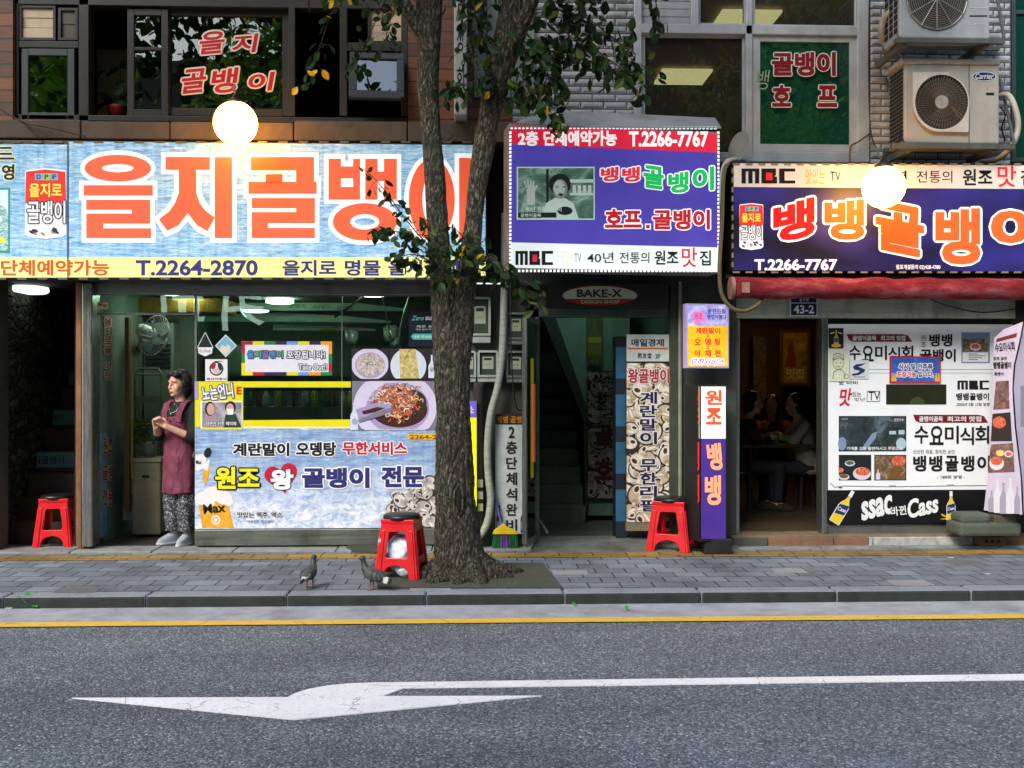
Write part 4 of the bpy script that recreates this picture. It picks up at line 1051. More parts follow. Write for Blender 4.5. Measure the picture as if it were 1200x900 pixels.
b.text('뱅', 887, 82, 901, 105, Y, .004, 2, .0, shear=3)
tag(b.build('window_lettering', [M_maroon, M_whv, ink((120, 150, 120))]), 'maroon block letters with white edges on the green upstairs window', 'lettering')

# ================================================================== posters on the left shop window
YPf = YS - .035
s = thing('sea_poster', 'big blue surf poster over the shop window with yellow and navy Korean letters', 'poster', at(370, 620, YPf)); Y = YPf
b = MB()
b.pbox(228.5, 500, 521, 619, Y, .004, 0); b.pbox(228.5, 447, 285, 500, Y, .004, 1); b.pbox(285, 447, 411, 454, Y, .004, 1)
pts = [(285, 492.5), (411, 491.5), (411, 500), (285, 500)]
b.prism([[(x, -y) for x, y in pts]], lambda x, y: W(x, -y, Y), lambda x, y: W(x, -y, Y, -.004), 1)
b.build('sheet', [water_mat('surf_print', 0, (66, 100, 158), (128, 160, 206), (170, 194, 224), (Zp(600, Y) - s['_o'][2], Zp(538, Y) - s['_o'][2])), mat('yellow_print_film', (222, 214, 24), .4, var=.05)], s)
b = MB()
b.rect(285, 500, 411, 502, Y, .001, 7)
heart = []
for i in range(40):
    t = 2 * math.pi * i / 40; hx = 16 * math.sin(t) ** 3; hy = 13 * math.cos(t) - 5 * math.cos(2 * t) - 2 * math.cos(3 * t) - math.cos(4 * t)
    r = R(-12); heart.append((330 + (hx * math.cos(r) + hy * math.sin(r)) * 1.22, 559 - (-hx * math.sin(r) + hy * math.cos(r)) * 1.22))
b.poly(heart, Y, .002, 3)
for t, x0, y0, x1, y1 in (('계란말이', 273, 519, 339, 534.5), ('오뎅탕', 347, 518, 394, 534.5)): b.text(t, x0, y0, x1, y1, Y, .006, 0, .06, out=1.3, mo=1)
b.text('무한서비스', 401, 517.5, 477, 533, Y, .006, 3, .06, out=1.2, mo=1)
b.text('원조', 252, 547, 304, 573, Y, .008, 4, .05, out=1.7, mo=0)
b.text('왕', 317, 550, 344, 574, Y, .008, 1, .07, out=.8, mo=0)
b.text('골뱅이', 354, 548, 433, 572, Y, .007, 2, .07, out=1.7, mo=1); b.text('전문', 447, 546, 497, 571, Y, .007, 2, .07, out=1.7, mo=1)
b.text('맛있는 맥주, 맥스', 278, 600, 331, 607, Y, .005, 0, .03, out=.5, mo=1, nout=6); b.text('“맥주맛도 모르면서”', 288, 609.5, 322, 613, Y, .004, 2, 0)
b.pbox(478, 508.5, 521, 515.5, Y, .0005, 5, off=.003); b.text('2264-2870', 480, 509.5, 529, 514.8, Y, .005, 6, .02)
b.build('lettering', [ink((20, 20, 26)), ink((236, 236, 238)), ink((44, 48, 110)), ink((186, 24, 56)), ink((226, 222, 30)), ink((226, 178, 24)), ink((140, 70, 20)), ink((236, 232, 190))], s)
b = MB()                                          # beer glass with foam, held glass, whelks
b.poly([(233, 594), (238, 587), (250, 585), (264, 588), (268, 593), (274, 618.5), (237, 618.5)], Y, .002, 0)
for cx, cy, rx, ry in ((238, 584, 10, 8), (250, 579, 13, 9), (262, 583, 10, 8), (244, 590, 8, 4), (268, 588, 6, 5)): b.ell(cx, cy, rx, ry, Y, .003 + cx * 1e-6, 1, 20)
b.text('Max', 238, 590, 264, 601, Y, .006, 2, .03, rot=-.09); b.ring(253, 609.5, 5.5, 5.5, 3.8, 3.8, Y, .004, 1, 20); b.ell(253, 609.5, 2.4, 2.4, Y, .0045, 1, 12)
b.poly([(229, 534), (237, 532), (242, 537), (240, 548), (232, 552), (229, 551)], Y, .002, 1); b.text('Max', 229.5, 539, 236, 544, Y, .004, 2, .02)
b.poly([(240, 548), (244, 543), (246, 550), (243, 562), (241, 570), (238, 563), (238, 554)], Y, .003, 0); b.ell(243.4, 530.5, 4.2, 6, Y, .003, 2, 16, .3)
b.poly([(238, 548), (244, 538), (246, 540), (243, 552)], Y, .0035, 1)
b.build('beer_print', [photo_mat('beer_print', ((.3, (196, 130, 20)), (.55, (226, 168, 40)), (.75, (246, 214, 110))), 6), mat('foam_print', (226, 222, 226), .4, var=.08, scale=40), ink((26, 24, 22))], s)
b = MB(); pts = [(452, 604), (456, 592), (460, 585), (468, 578), (480, 573), (492, 576), (503, 570), (510, 556), (516, 548), (521, 548), (521, 618.5), (495, 617), (470, 607)]
b.add([W(x, y, Y, .0025) for x, y in pts], tess(pts), 0)
from_poly = lambda x, y, P=pts: sum(((P[i][1] > y) != (P[i - 1][1] > y)) and (x < (P[i - 1][0] - P[i][0]) * (y - P[i][1]) / (P[i - 1][1] - P[i][1] + 1e-9) + P[i][0]) for i in range(len(P))) % 2 == 1
whelks(b, 452, 548, 521, 618, 75, 17, Y, .003, from_poly); b.build('whelk_print', [ink(tuple(int(c * q) for c in (200, 192, 190))) for q in (.28, 1., .84, .68, .4, 1.1)], s)
b = MB()                                          # television caption picture on the yellow block
b.rect(235, 470, 284, 502, Y, .002, 0); b.rect(237, 471.5, 283, 501, Y, .003, 1)
b.poly([(238, 501), (240, 484), (252, 484), (258, 501)], Y, .004, 4); b.ell(246, 479, 6, 8.5, Y, .0045, 3, 18); b.ell(247, 479.5, 4.6, 7, Y, .005, 2, 18)
b.poly([(262, 501), (264, 486), (276, 485), (283, 501)], Y, .004, 5); b.ell(270, 477, 6.5, 7, Y, .0045, 3, 18); b.ell(269.5, 479, 4.5, 6.2, Y, .005, 2, 18); b.poly([(265.5, 479), (274, 479), (273, 486), (267, 486)], Y, .0055, 0)
b.text('자연산 키조 딱이야', 241, 494, 277, 499, Y, .007, 0, .02, out=.5, mo=3, nout=6); b.rect(236, 501.5, 284, 503.5, Y, .004, 6)
b.text('노는언니', 236.5, 450.5, 273, 468.5, Y, .006, 0, .035, out=1.1, mo=7, rot=-.13); b.text('E', 277, 453, 283, 462, Y, .004, 8, .05)
b.poly([(228, 447), (232, 447), (232, 468), (228, 468)], Y, .004, 9)
b.build('television_print', [ink((232, 232, 234)), photo_mat('interior_print', ((.35, (90, 86, 96)), (.6, (170, 166, 176)), (.75, (206, 204, 212))), 4), ink((196, 156, 140)), ink((36, 30, 34)), ink((160, 140, 150)), ink((36, 62, 50)), ink((222, 214, 24)), ink((84, 76, 120)), ink((206, 50, 40)), ink((170, 150, 190))], s)

s = thing('food_poster', 'food poster with three dishes on lilac plates above the surf poster', 'poster', at(462, 505, YPf)); Y = YPf
b = MB(); b.pbox(411.5, 408, 521, 504.5, Y, .004, 0, off=.001); b.build('sheet', mat('black_print', (24, 22, 26), .4, var=.1), s)
b = MB(); M_food = [mat('lilac_plate_print', (206, 198, 226), .4, var=.06, scale=10), ink((160, 148, 190)), photo_mat('noodle_print', ((.3, (112, 100, 96)), (.5, (186, 172, 170)), (.68, (226, 218, 214))), 26, 2), ink((90, 130, 92)),
                    mat('white_plate_print', (206, 214, 226), .4, var=.05), photo_mat('omelette_print', ((.3, (120, 100, 48)), (.48, (190, 172, 100)), (.66, (222, 212, 168)), (.75, (170, 120, 70))), 30, 1), ink((40, 38, 44)), ink((150, 160, 200)),
                    photo_mat('spicy_print', ((.28, (60, 28, 20)), (.42, (126, 66, 42)), (.55, (186, 112, 78)), (.7, (222, 178, 160))), 24, 2.5), ink((66, 30, 24)), ink((236, 214, 206)), ink((196, 96, 60)), ink((46, 48, 34)), ink((120, 118, 140)), ink((206, 158, 152)), ink((228, 190, 140))]
def clip_ell(cx, cy, rx, ry, x0, y0, x1, y1, n=40):
    pts = []
    for i in range(n):
        a = 2 * math.pi * i / n; p = (min(max(cx + rx * math.cos(a), x0), x1), min(max(cy + ry * math.sin(a), y0), y1))
        if not pts or p != pts[-1]: pts.append(p)
    return pts
b.rect(412.5, 409, 455, 444, Y, .002, 6); b.poly(clip_ell(433.5, 427, 22, 19, 412.5, 409, 455, 444), Y, .003, 0); b.ell(433.5, 428, 17.5, 15, Y, .0036, 1, 30); b.ell(434, 428, 16.5, 13.5, Y, .004, 2, 30)
for i in range(26): a = random.random() * 6.28; r = random.random() ** .5; b.line([(432 + r * 7 * math.cos(a), 424 + r * 5 * math.sin(a)), (432 + r * 7 * math.cos(a) + random.uniform(-3, 3), 424 + r * 5 * math.sin(a) + random.uniform(-2, 2))], .9, Y, .005 + i * .00004, 3 if i % 4 else 10)
for i in range(22): x = random.uniform(421, 446); b.line([(x, 429 + random.random() * 8), (x + random.uniform(-5, 5), 436 + random.random() * 4)], .6, Y, .0055 + i * .00004, 10 if i % 2 else 1)
b.rect(457, 409, 500, 444, Y, .002, 6); b.poly(clip_ell(478.5, 429, 21, 21, 457, 409, 500, 443.5), Y, .003, 4); b.poly([(468, 409), (487, 409), (491, 443.5), (469, 443.5)], Y, .004, 5)
b.rect(501.5, 409, 521, 444, Y, .002, 6); b.poly(bottle_pts(506, 416, 443, 8), Y, .003, 4); b.ell(506, 433, 2.6, 3, Y, .004, 7, 14)
b.rect(412.5, 446.5, 521, 504, Y, .002, 13); b.poly(clip_ell(463, 477, 49, 42, 412.5, 446.5, 513, 504), Y, .003, 0, 0) if False else b.poly(clip_ell(463, 477, 49, 42, 412.5, 446.5, 513, 504), Y, .003, 0)
b.poly(clip_ell(466, 478, 37, 30, 412.5, 446.5, 520, 503), Y, .0036, 1); b.ell(468, 480, 33, 21, Y, .004, 9, 34); b.ell(480, 472, 20, 16, Y, .0044, 12, 26); b.ell(464, 470, 25, 19, Y, .0045, 8, 34)
for i in range(260):
    a = random.random() * 6.28; r = random.random() ** .5; x, y = 465 + 32 * r * math.cos(a), 472 + 21 * r * math.sin(a); d = random.random() * 6.28; L = random.uniform(2, 5)
    m_ = random.choice((10, 10, 14, 8)) if x < 458 and y < 470 else random.choice((12, 9, 9, 11)) if x > 482 and y > 468 else random.choice((8, 11, 11, 9, 14, 10, 15))
    b.line([(x, y), (x + L * math.cos(d), y + L * math.sin(d) * .8), (x + L * 1.7 * math.cos(d + .8), y + L * 1.6 * math.sin(d + .8) * .8)], random.uniform(.6, 1.5), Y, .005 + i * .000014, m_)
b.poly([(417, 480), (440, 472), (458, 474), (459, 480), (444, 486), (420, 490)], Y, .0095, 1); b.poly([(424, 482), (442, 477), (452, 478), (440, 483), (426, 486)], Y, .010, 9); b.poly([(420, 492), (444, 482), (460, 477), (460, 482), (445, 488), (421, 495)], Y, .0105, 13)
b.poly(bottle_pts(415, 472, 504, 9), Y, .006, 4); b.ell(415.5, 494, 3.4, 3.8, Y, .008, 7, 14)
b.build('dish_print', M_food, s)

s = thing('takeaway_sign', 'white takeout sign with a border of coloured squares inside the shop window', 'sign', at(336, 441, YPf)); Y = YPf
b = MB(); b.pbox(283, 400, 389, 440, Y, .006, 0); b.build('board', ink((222, 220, 232)), s)
cols = [(176, 22, 46), (222, 214, 24), (30, 130, 60), (40, 34, 70), (110, 150, 220), (222, 214, 24), (60, 30, 84), (236, 150, 30)]
b = MB(); n = 8; w = 106 / n
for i in range(n):
    b.rect(283 + i * w, 400, 283 + (i + 1) * w, 404, Y, .001, i); b.rect(283 + i * w, 436, 283 + (i + 1) * w, 440, Y, .001, (3 * i + 5) % 8)
for i, k in enumerate((0, 2, 1)): b.rect(283, 404 + i * 10.66, 287, 404 + (i + 1) * 10.66, Y, .001, k); b.rect(385, 404 + i * 10.66, 389, 404 + (i + 1) * 10.66, Y, .001, (7, 2, 0)[i])
b.build('border', [ink(c) for c in cols], s)
b = MB()
for i, ch in enumerate('을지골뱅이'): b.text(ch, 290 + i * 8.5, 411, 297.6 + i * 8.5, 420, Y, .004, i % 3, .03, out=.9, mo=3, nout=8)
b.text('포장됩니다!', 336, 411, 381, 420.5, Y, .004, 4, .03, out=.9, mo=3, nout=8); b.text('Take Out!!', 350, 426.5, 383, 433.5, Y, .004, 4, .02, out=.8, mo=3, nout=8)
b.build('lettering', [ink((80, 140, 200)), ink((110, 170, 150)), ink((130, 120, 190)), ink((36, 36, 50)), ink((226, 226, 236))], s)
b = MB(); Y = YPf
b.poly([(240.5, 389), (247, 402), (250, 408), (249, 415), (240.5, 419), (232, 415), (231, 408), (234, 402)], Y, .002, 0); b.poly([(232, 407), (249, 407), (248.4, 414), (240.5, 417.6), (232.6, 414)], Y, .003, 1); b.text('Dr.Drink', 234, 409.5, 247, 413, Y, .004, 0, .0)
b.line([(240.5, 389.5), (247, 402), (250, 408)], .7, Y, .003, 1); b.line([(240.5, 389.5), (234, 402), (231, 408)], .7, Y, .0035, 1)
tag(b.build('window_sticker', [ink((28, 34, 42)), ink((226, 228, 230))]), 'drop shaped black and white sticker on the shop glass', 'sticker')
b = MB(); b.poly([(264.5, 392), (277.5, 405), (264.5, 418.5), (252, 405)], Y, .002, 0); b.poly([(264.5, 393.6), (276, 405), (264.5, 417), (253.6, 405)], Y, .003, 1); b.poly([(258, 407), (261, 404), (264, 406), (267, 403.5), (270, 406), (270, 410.5), (264.5, 416), (258, 410)], Y, .004, 2)
tag(b.build('window_sticker', [ink((220, 224, 226)), ink((120, 176, 206)), ink((216, 208, 192))]), 'light blue diamond sticker on the shop glass', 'sticker')
b = MB(); b.pbox(240.5, 421, 266.5, 446.5, Y, .003, 0, off=.001); b.ring(253.5, 432, 8.2, 8.2, 6.6, 6.6, Y, .003, 1, 28); b.ell(250, 429, 2.4, 4, Y, .0034, 2, 14, .5); b.ell(257.5, 430, 2, 4.4, Y, .0034, 1, 14, -.3); b.ell(254, 434.5, 4.5, 3, Y, .0033, 3, 16); b.text('원산지표시', 242, 442.5, 265, 445.2, Y, .003, 2, .03); b.line([(251, 423.5), (261, 423.2)], .8, Y, .003, 1)
tag(b.build('window_sticker', [ink((226, 224, 224)), ink((40, 36, 38)), ink((170, 24, 50)), ink((200, 180, 176))]), 'square white sticker with a round emblem under the diamond', 'sticker')
s = thing('soda_poster', 'dark navy poster with turquoise pill inside the shop window beside the trunk', 'poster', at(500, 405, YPf)); Y = YPf
b = MB(); b.pbox(479, 364, 521, 406, Y, .003, 0); b.build('sheet', mat('navy_print', (20, 26, 42), .4), s)
b = MB(); b.text('Zero', 483, 370, 497, 375.5, Y, .003, 0, .01, shear=2); b.text('sugar', 498.5, 371, 517, 377, Y, .003, 1, .02); b.text('제로 슈거', 488, 381, 512, 384, Y, .003, 1, 0); b.text('과당 없이 부드럽게', 487, 385, 515, 387, Y, .003, 1, 0)
b.poly([(484, 391), (521, 391), (521, 398), (484, 398), (481.5, 394.5)], Y, .002, 2); b.text('새로 한잔하세요', 484, 393, 514, 396.5, Y, .003, 1, .02); b.build('lettering', [ink((120, 200, 190)), ink((206, 214, 214)), ink((64, 170, 164))], s)
b = MB(); Y = YS - .1; b.rect(119.5, 352, 0, 0, Y) if False else None
b = MB(); b.pbox(114, 354.5, 126, 361.5, YS - .07, .02, 0); b.rect(115, 356, 120, 358, YS - .07, .002, 1); b.rect(121, 356.5, 125.4, 360.5, YS - .07, .002, 2)
tag(b.build('door_chime', [ink((206, 196, 160)), ink((60, 56, 44)), ink((120, 110, 60))]), 'little cream plate at the top left corner of the shop door opening', 'plate')

# the shop door, swung inwards
PD = vplane(111, 9.62, 141, 10.42)
s = thing('glass_door', 'dark framed glass shop door swung inwards with a blue poster on its lower half', 'door', at(113, 638, 9.62))
b = MB()
b.pbox(110, 369, 112, 640, PD, .04); b.pbox(139, 369, 141, 640, PD, .04); b.pbox(112, 369, 139, 374, PD, .04); b.pbox(112, 628, 139, 640, PD, .04); b.build('frame', mat('door_dark_frame', (44, 42, 38), .4, .5), s)
b = MB(); b.pbox(112, 374, 139, 628, PD, .008, off=-.015); b.build('pane', M_dglass, s)
b = MB(); b.pbox(114.5, 506, 138, 626, PD, .003, 0, off=.004); dp = b.build('poster', photo_mat('blue_grey_print', ((.3, (74, 104, 130)), (.6, (110, 146, 172)), (.8, (160, 186, 204))), 3), s)
b = MB(); b.text('원조', 121, 512, 132, 532, PD, .012, 0, .04, out=.7, mo=1); b.text('골뱅', 120, 545, 133, 563, PD, .012, 0, .04, out=.7, mo=1); b.text('전문', 120, 573, 133, 592, PD, .012, 0, .04, out=.7, mo=1)
b.vtext('을지로골', 122, 372, 131, 416, PD, off=.012, mi=0, bold=.05, out=.8, mo=1); b.vtext('이전', 122, 424, 130, 446, PD, off=.012, mi=0, bold=.04, out=.8, mo=1)
b.build('lettering', [ink((120, 40, 34)), ink((206, 190, 176))], dp)

# ================================================================== inside the left shop
def P3(px, Y, z): return Vector((X(px, Y), Y, z))
s = thing('storage_bin', 'tall beige bin with a dark slot inside the doorway', 'bin', at(176, 610, 10.3)); x = X(175, 10.3)
b = MB(); b.box(x - .14, x + .14, 10.2, 10.55, Z0 + .03, .83); b.build('body', mat('beige_plastic', (150, 142, 116), .5, grime=.4), s, bevel=.02)
b = MB(); b.box(x - .15, x + .15, 10.19, 10.56, .83, .87); b.box(x - .04, x + .03, 10.19, 10.21, .68, .70, 1); b.build('lid', [mat('beige_lid', (160, 152, 126), .5), M_dark], s, bevel=.004)
s = thing('potted_plant', 'leafy green plant in a pale pot on the beige bin', 'plant', (x - .02, 10.38, .87))
b = MB(); b.lathe([(.055, 0), (.08, .14), (.085, .15), (.07, .15)], (x - .02, 10.38, .87), 20); b.build('pot', mat('pale_pot', (150, 160, 146), .5), s, smooth=True)
LEAF = [(0, 0, 0), (.22, .28, .03), (.30, .55, .0), (.18, .82, -.04), (0, 1, -.1), (-.18, .82, -.04), (-.30, .55, 0), (-.22, .28, .03), (0, .5, -.07)]
LF = [(0, 1, 8), (1, 2, 8), (2, 3, 8), (3, 4, 8), (4, 5, 8), (5, 6, 8), (6, 7, 8), (7, 0, 8)]
def leaf(b, p, d, size, roll=0., mi=0, wide=1.):
    d = Vector(d).normalized(); u = d.orthogonal().normalized(); u = Matrix.Rotation(roll, 3, d) @ u; w = d.cross(u)
    b.add([p + u * (q[0] * size * wide) + d * (q[1] * size) + w * (q[2] * size) for q in LEAF], LF, mi)
M_leaf = leaf_mat('tree_leaf', ((16, 34, 20), (24, 46, 24), (34, 58, 28), (20, 42, 26), (46, 70, 30), (70, 84, 30)))
M_leafy = leaf_mat('yellowing_leaf', ((190, 150, 30), (214, 176, 50), (150, 130, 40)))
M_plant = leaf_mat('house_plant_leaf', ((40, 66, 26), (84, 110, 36), (60, 90, 30), (120, 140, 50)))
b = MB()
for i in range(150):
    a, e = random.random() * 6.28, random.random(); r = .04 + .13 * random.random(); p = Vector((x - .02 + r * math.cos(a), 10.38 + r * math.sin(a), 1.02 + .22 * e)); leaf(b, p, (math.cos(a), math.sin(a), .5 - random.random()), random.uniform(.05, .09), random.random() * 6)
b.build('foliage', M_plant, s)
# plant by the upstairs window
s = thing('potted_plant', 'dark big leaved plant behind the open upstairs window', 'plant', at(138, 136, 9.75))
b = MB(); b.lathe([(.06, 0), (.09, .1), (.095, .12), (.07, .12)], W(138, 140, 9.75), 18); b.build('pot', mat('red_pot', (150, 30, 30), .5), s, smooth=True)
b = MB(); p0 = W(138, 134, 9.75)
for (px, py) in ((124, 82), (134, 100), (141, 80), (122, 122), (146, 112), (132, 116), (148, 126)):
    p = W(px, py, 9.75); b.tube([p0, (p0 + p) / 2 + Vector((.02, 0, .01)), p], .004, 6); leaf(b, p, (random.uniform(-1, .6), -.3, -.5), .16, random.random(), 0, 1.2); leaf(b, p, (random.uniform(-.5, 1), -.2, .1), .13, random.random() * 3, 0, 1.2)
b.build('foliage', leaf_mat('dark_leaf', ((24, 40, 26), (40, 60, 36))), s)
# fan on the wall
s = thing('wall_fan', 'white wall fan tilted down above the doorway', 'fan', at(180, 392, 10.4))
c = W(181, 393, 10.4); M = Matrix.Rotation(R(28), 4, 'Y') @ Matrix.Rotation(R(70), 4, 'Y')
Mq = Vector((.80, -.35, -.28)).normalized().to_track_quat('Z', 'Y').to_matrix().to_4x4()
M_fanw = mat('fan_white', (176, 186, 176), .4)
b = MB(); b.lathe([(.06, -.20), (.07, -.17), (.07, -.05), (.04, 0)], c, 18, 0, Mq); b.build('motor', M_fanw, s, smooth=True)
b = MB()
for k in range(28):
    a = 6.28 * k / 28; b.tube([c + Mq @ Vector((r * math.cos(a), r * math.sin(a), z)) for r, z in ((.03, .05), (.15, .055), (.21, 0))], .0022, 5)
for r, z in ((.21, 0), (.15, .055), (.08, .055)):
    b.tube([c + Mq @ Vector((r * math.cos(6.2832 * k / 36), r * math.sin(6.2832 * k / 36), z)) for k in range(37)], .004 if r > .2 else .002, 6)
cg = b.build('cage', M_fanw, s)
b = MB()
for k in range(3):
    a = 6.28 * k / 3; b.add([c + Mq @ Vector((rr * math.cos(a + t), rr * math.sin(a + t), zz)) for rr, t, zz in ((.03, 0, .0), (.18, -.3, -.015), (.185, .35, .03), (.03, .6, .02))], [(0, 1, 2, 3)])
b.build('blade', mat('fan_blade', (130, 150, 150), .3), cg)
b = MB(); b.tube([c + Mq @ Vector((0, 0, -.18)), c + Mq @ Vector((0, 0, -.26)) + Vector((0, .2, -.1)), c + Vector((-.3, .5, -.1))], .03); b.build('arm', M_fanw, s)
# ladder rack, split air conditioner, cooker hood and duct, boards for beams of light, fridge, bottles
s = thing('step_ladder', 'grey metal step ladder leaning behind the potted plant', 'ladder', P3(174, 10.75, Z0)); Y = 10.75
b = MB()
for px in (160, 189): b.tube([P3(px, Y, Z0 + .02), P3(px, Y, 1.7)], .014)
for k in range(6): b.tube([P3(160, Y, .4 + .26 * k), P3(189, Y, .4 + .26 * k)], .012)
b.tube([P3(160, Y, 1.7), P3(163, Y, 1.76), P3(186, Y, 1.76), P3(189, Y, 1.7)], .014); b.box(X(161, Y), X(188, Y), Y - .02, Y + .02, 1.4, 1.48); b.build('frame', mat('galvanised_tube', (120, 132, 112), .4, .5), s)
s = thing('air_conditioner', 'boxy indoor unit with dark slats beside the ladder', 'air conditioner', P3(184, 11.0, 1.5)); Y = 11.0
b = MB(); b.box(X(168, Y), X(204, Y), Y, Y + .25, 1.2, 2.25); b.build('body', mat('old_appliance', (110, 124, 110), .5, grime=.4), s, bevel=.01)
b = MB()
for k in range(6): b.box(X(171, Y), X(200, Y), Y - .02, Y + .01, 1.78 + k * .045, 1.80 + k * .045)
b.build('grille', M_dark, s)
Y = 12.6
M_board = mat('pale_board', (150, 176, 158), .5, var=.1)
M_board2 = mat('pale_beam', (206, 226, 208), .5, var=.1)
for P, yy, lab in (([(250, 352), (330, 347), (400, 353), (475, 361.5), (475, 364.5), (400, 364), (330, 364), (250, 362)], 12.2, 'top pale tapering board standing in for a beam of light across the shop interior'),
                   ([(236, 370), (330, 366), (400, 370), (458, 376), (458, 378.5), (400, 377.5), (330, 377), (236, 377)], 12.5, 'middle pale tapering board standing in for a beam of light across the shop interior'),
                   ([(320, 380), (400, 382.5), (440, 385.5), (440, 388), (400, 387.5), (320, 387)], 12.8, 'lowest short pale board standing in for a beam of light across the shop interior')):
    x_, y_ = sum(p[0] for p in P) / len(P), max(p[1] for p in P)
    s = thing('light_beam_board', lab, 'light beam board', at(x_, y_, yy)); b = MB(); b.prism([[(x, -y) for x, y in P]], lambda x, y: W(x, -y, yy), lambda x, y: W(x, -y, yy, -.05)); b.build('board', M_board2, s)  # pale lettered boards built in place of beams of light
    b = MB()
    for k, t in enumerate(['골뱅이', '계란말이', '오뎅탕']): b.text(t, 338 + k * 28, 356 - (347 - P[1][1]) + k * 1.2, 358 + k * 28, 361 - (347 - P[1][1]) + k * 1.2, yy, .004, 0, .0)
    b.build('lettering', ink((96, 116, 100)), s)
s = thing('duct_pipe', 'ribbed flexible exhaust duct hanging inside the shop beside the navy poster', 'duct', at(475, 400, 10.2))
pts = [(486, 330), (483, 350), (477, 368), (473, 385), (471, 402), (471, 430)]; path = []
for (a, c_), (d, e) in zip(pts, pts[1:]):
    for k in range(12): path.append(W(a + (d - a) * k / 12, c_ + (e - c_) * k / 12, 10.2))
b = MB(); b.tube(path, [.04 + (.006 if i % 2 else 0) for i in range(len(path))], 12); b.build('hose', mat('duct_foil', (120, 128, 108), .4, .5), s, smooth=True)
s = thing('cooker_hood', 'steel hood with amber light put into its colour behind the transom over the doorway', 'hood', P3(190, 10.9, 2.2)); Y = 10.9
b = MB(); b.box(X(150, Y), X(262, Y), Y, Y + .6, Zp(367, Y), Zp(350, Y)); b.build('canopy', mat('amber_lit_hood', (170, 120, 40), .3, .7, var=.2, grime=.3), s, bevel=.01)  # amber light is put into the hood's base colour
M_bt = [ink((60, 96, 60)), ink((90, 60, 36)), ink((150, 160, 150)), ink((190, 180, 60))]
s = thing('drinks_counter', 'counter crowded with bottles and jars inside the shop window', 'counter', P3(330, 11.2, Z0)); Y = 11.2
b = MB(); b.box(X(240, Y), X(500, Y), Y, Y + .5, Z0 + .02, 1.35); b.build('counter', mat('counter_front', (66, 76, 66), .5, grime=.5), s)
b = MB(); b.box(X(236, 13), X(505, 13), 13, 13.3, 1.7, 1.74); b.box(X(236, 13), X(505, 13), 13.28, 13.3, 1.2, 2.1); b.build('shelf', M_iwall, s)
for i in range(22):
    px = 248 + i * 11 + random.uniform(-3, 3); h = random.uniform(.16, .3); p = P3(px, Y + .15, 1.352); b = MB(); r = random.uniform(.028, .045)
    b.lathe([(r, 0), (r, h * .6), (r * .4, h * .8), (r * .36, h)], p, 10)
    tag(b.build('bottle', M_bt[i % 4], smooth=True), 'small bottle among the others on the counter inside the shop', 'bottle', 'bottles on the shop counter')
b = MB(); b.pbox(297, 441, 410, 458, 10.9, .02); s2 = b.build('board', mat('dim_board', (28, 34, 32), .4)); tag(s2, 'dark counter board with faint letters behind the gap in the surf poster', 'board'); s2.name = 'counter_board'
b = MB(); b.text('을지골뱅이', 312, 458, 390, 474, 10.85, 0, 0, .0); tag(b.build('window_lettering', ink((84, 104, 96))), 'faint grey letters seen through the gap in the surf poster', 'lettering')
s = thing('refrigerator', 'dim glass fronted fridge at the back of the shop behind the window', 'fridge', P3(300, 13.5, Z0))
b = MB(); b.box(X(215, 13.6), X(258, 13.6), 13.5, 14.1, Z0 + .02, 2.05); b.build('cabinet', mat('fridge_white', (130, 140, 132), .4), s, bevel=.01)
b = MB(); b.box(X(218, 13.6), X(255, 13.6), 13.47, 13.5, .5, 1.95); b.build('door', mat('fridge_glass', (30, 46, 42), .1), s)

# ================================================================== posters on the right-hand window
YQ = YS - .06
s = thing('menu_poster', 'large white poster with black Korean headlines and food photographs on the restaurant window', 'poster', at(1068, 577, YQ)); Y = YQ
b = MB(); b.pbox(970.5, 380, 1187, 574, Y, .006); b.build('sheet', mat('white_poster_film', (232, 235, 238), .4, var=.05, scale=2, grime=.08), s)
cs = [ink((26, 22, 24)), ink((110, 24, 34)), ink((220, 220, 222)), ink((56, 90, 150)), ink((190, 32, 44)), ink((150, 150, 156)), ink((24, 100, 60)), ink((60, 50, 120))]
b = MB()
for x0, x1, y0, y1 in ((992, 1069, 391.5, 400.5), (1070, 1158, 486, 495.5)):
    b.poly([(x0, y0), (x1 - 12, y0), (x1 - 5, y0 + 1.5), (x1, y1), (x0 + 8, y1), (x0 + 3, y1 - 2)], Y, .002, 1); b.text('골뱅이골목', x0 + 7, y0 + 1.8, x0 + 35, y1 - 1.4, Y, .004, 2, .04); b.text('최고의 맛집', x0 + 40, y0 + 1.8, x1 - 8, y1 - 1.4, Y, .004, 2, .04)
def brush(t, x0, y0, x1, y1):
    n = len(t); w = (x1 - x0) / n
    for i, ch in enumerate(t): b.text(ch, x0 + i * w + .6, y0 + (1.5 if i == n - 2 else 0), x0 + (i + 1) * w - .8, y1 + (i % 2) * 1.5, Y, .004, 0, .022)
brush('수요미식회', 994, 405, 1071, 422); brush('수요미식회', 1071, 499, 1160, 520)
b.text('원', 1079, 392.5, 1085.5, 399, Y, .004, 0, .0); b.text('조', 1079, 401, 1085.5, 406.5, Y, .004, 0, 0); b.text('뱅뱅', 1089, 391.5, 1116, 406, Y, .004, 0, .04); b.text('골뱅이', 1078, 409, 1120, 424, Y, .004, 0, .045)
b.rect(1006, 432.6, 1187, 433.3, Y, .002, 5); b.rect(1006, 436.8, 1187, 437.4, Y, .002, 5)
mbc(b, 1122, 446, 1159, 456.5, Y, .003, 0, 0); b.text('뱅뱅골뱅이', 1120.5, 460.5, 1159, 469, Y, .004, 0, .04); b.text('2005년 3월 12일 방영', 1121, 471.8, 1159.5, 475.8, Y, .004, 0, .01)
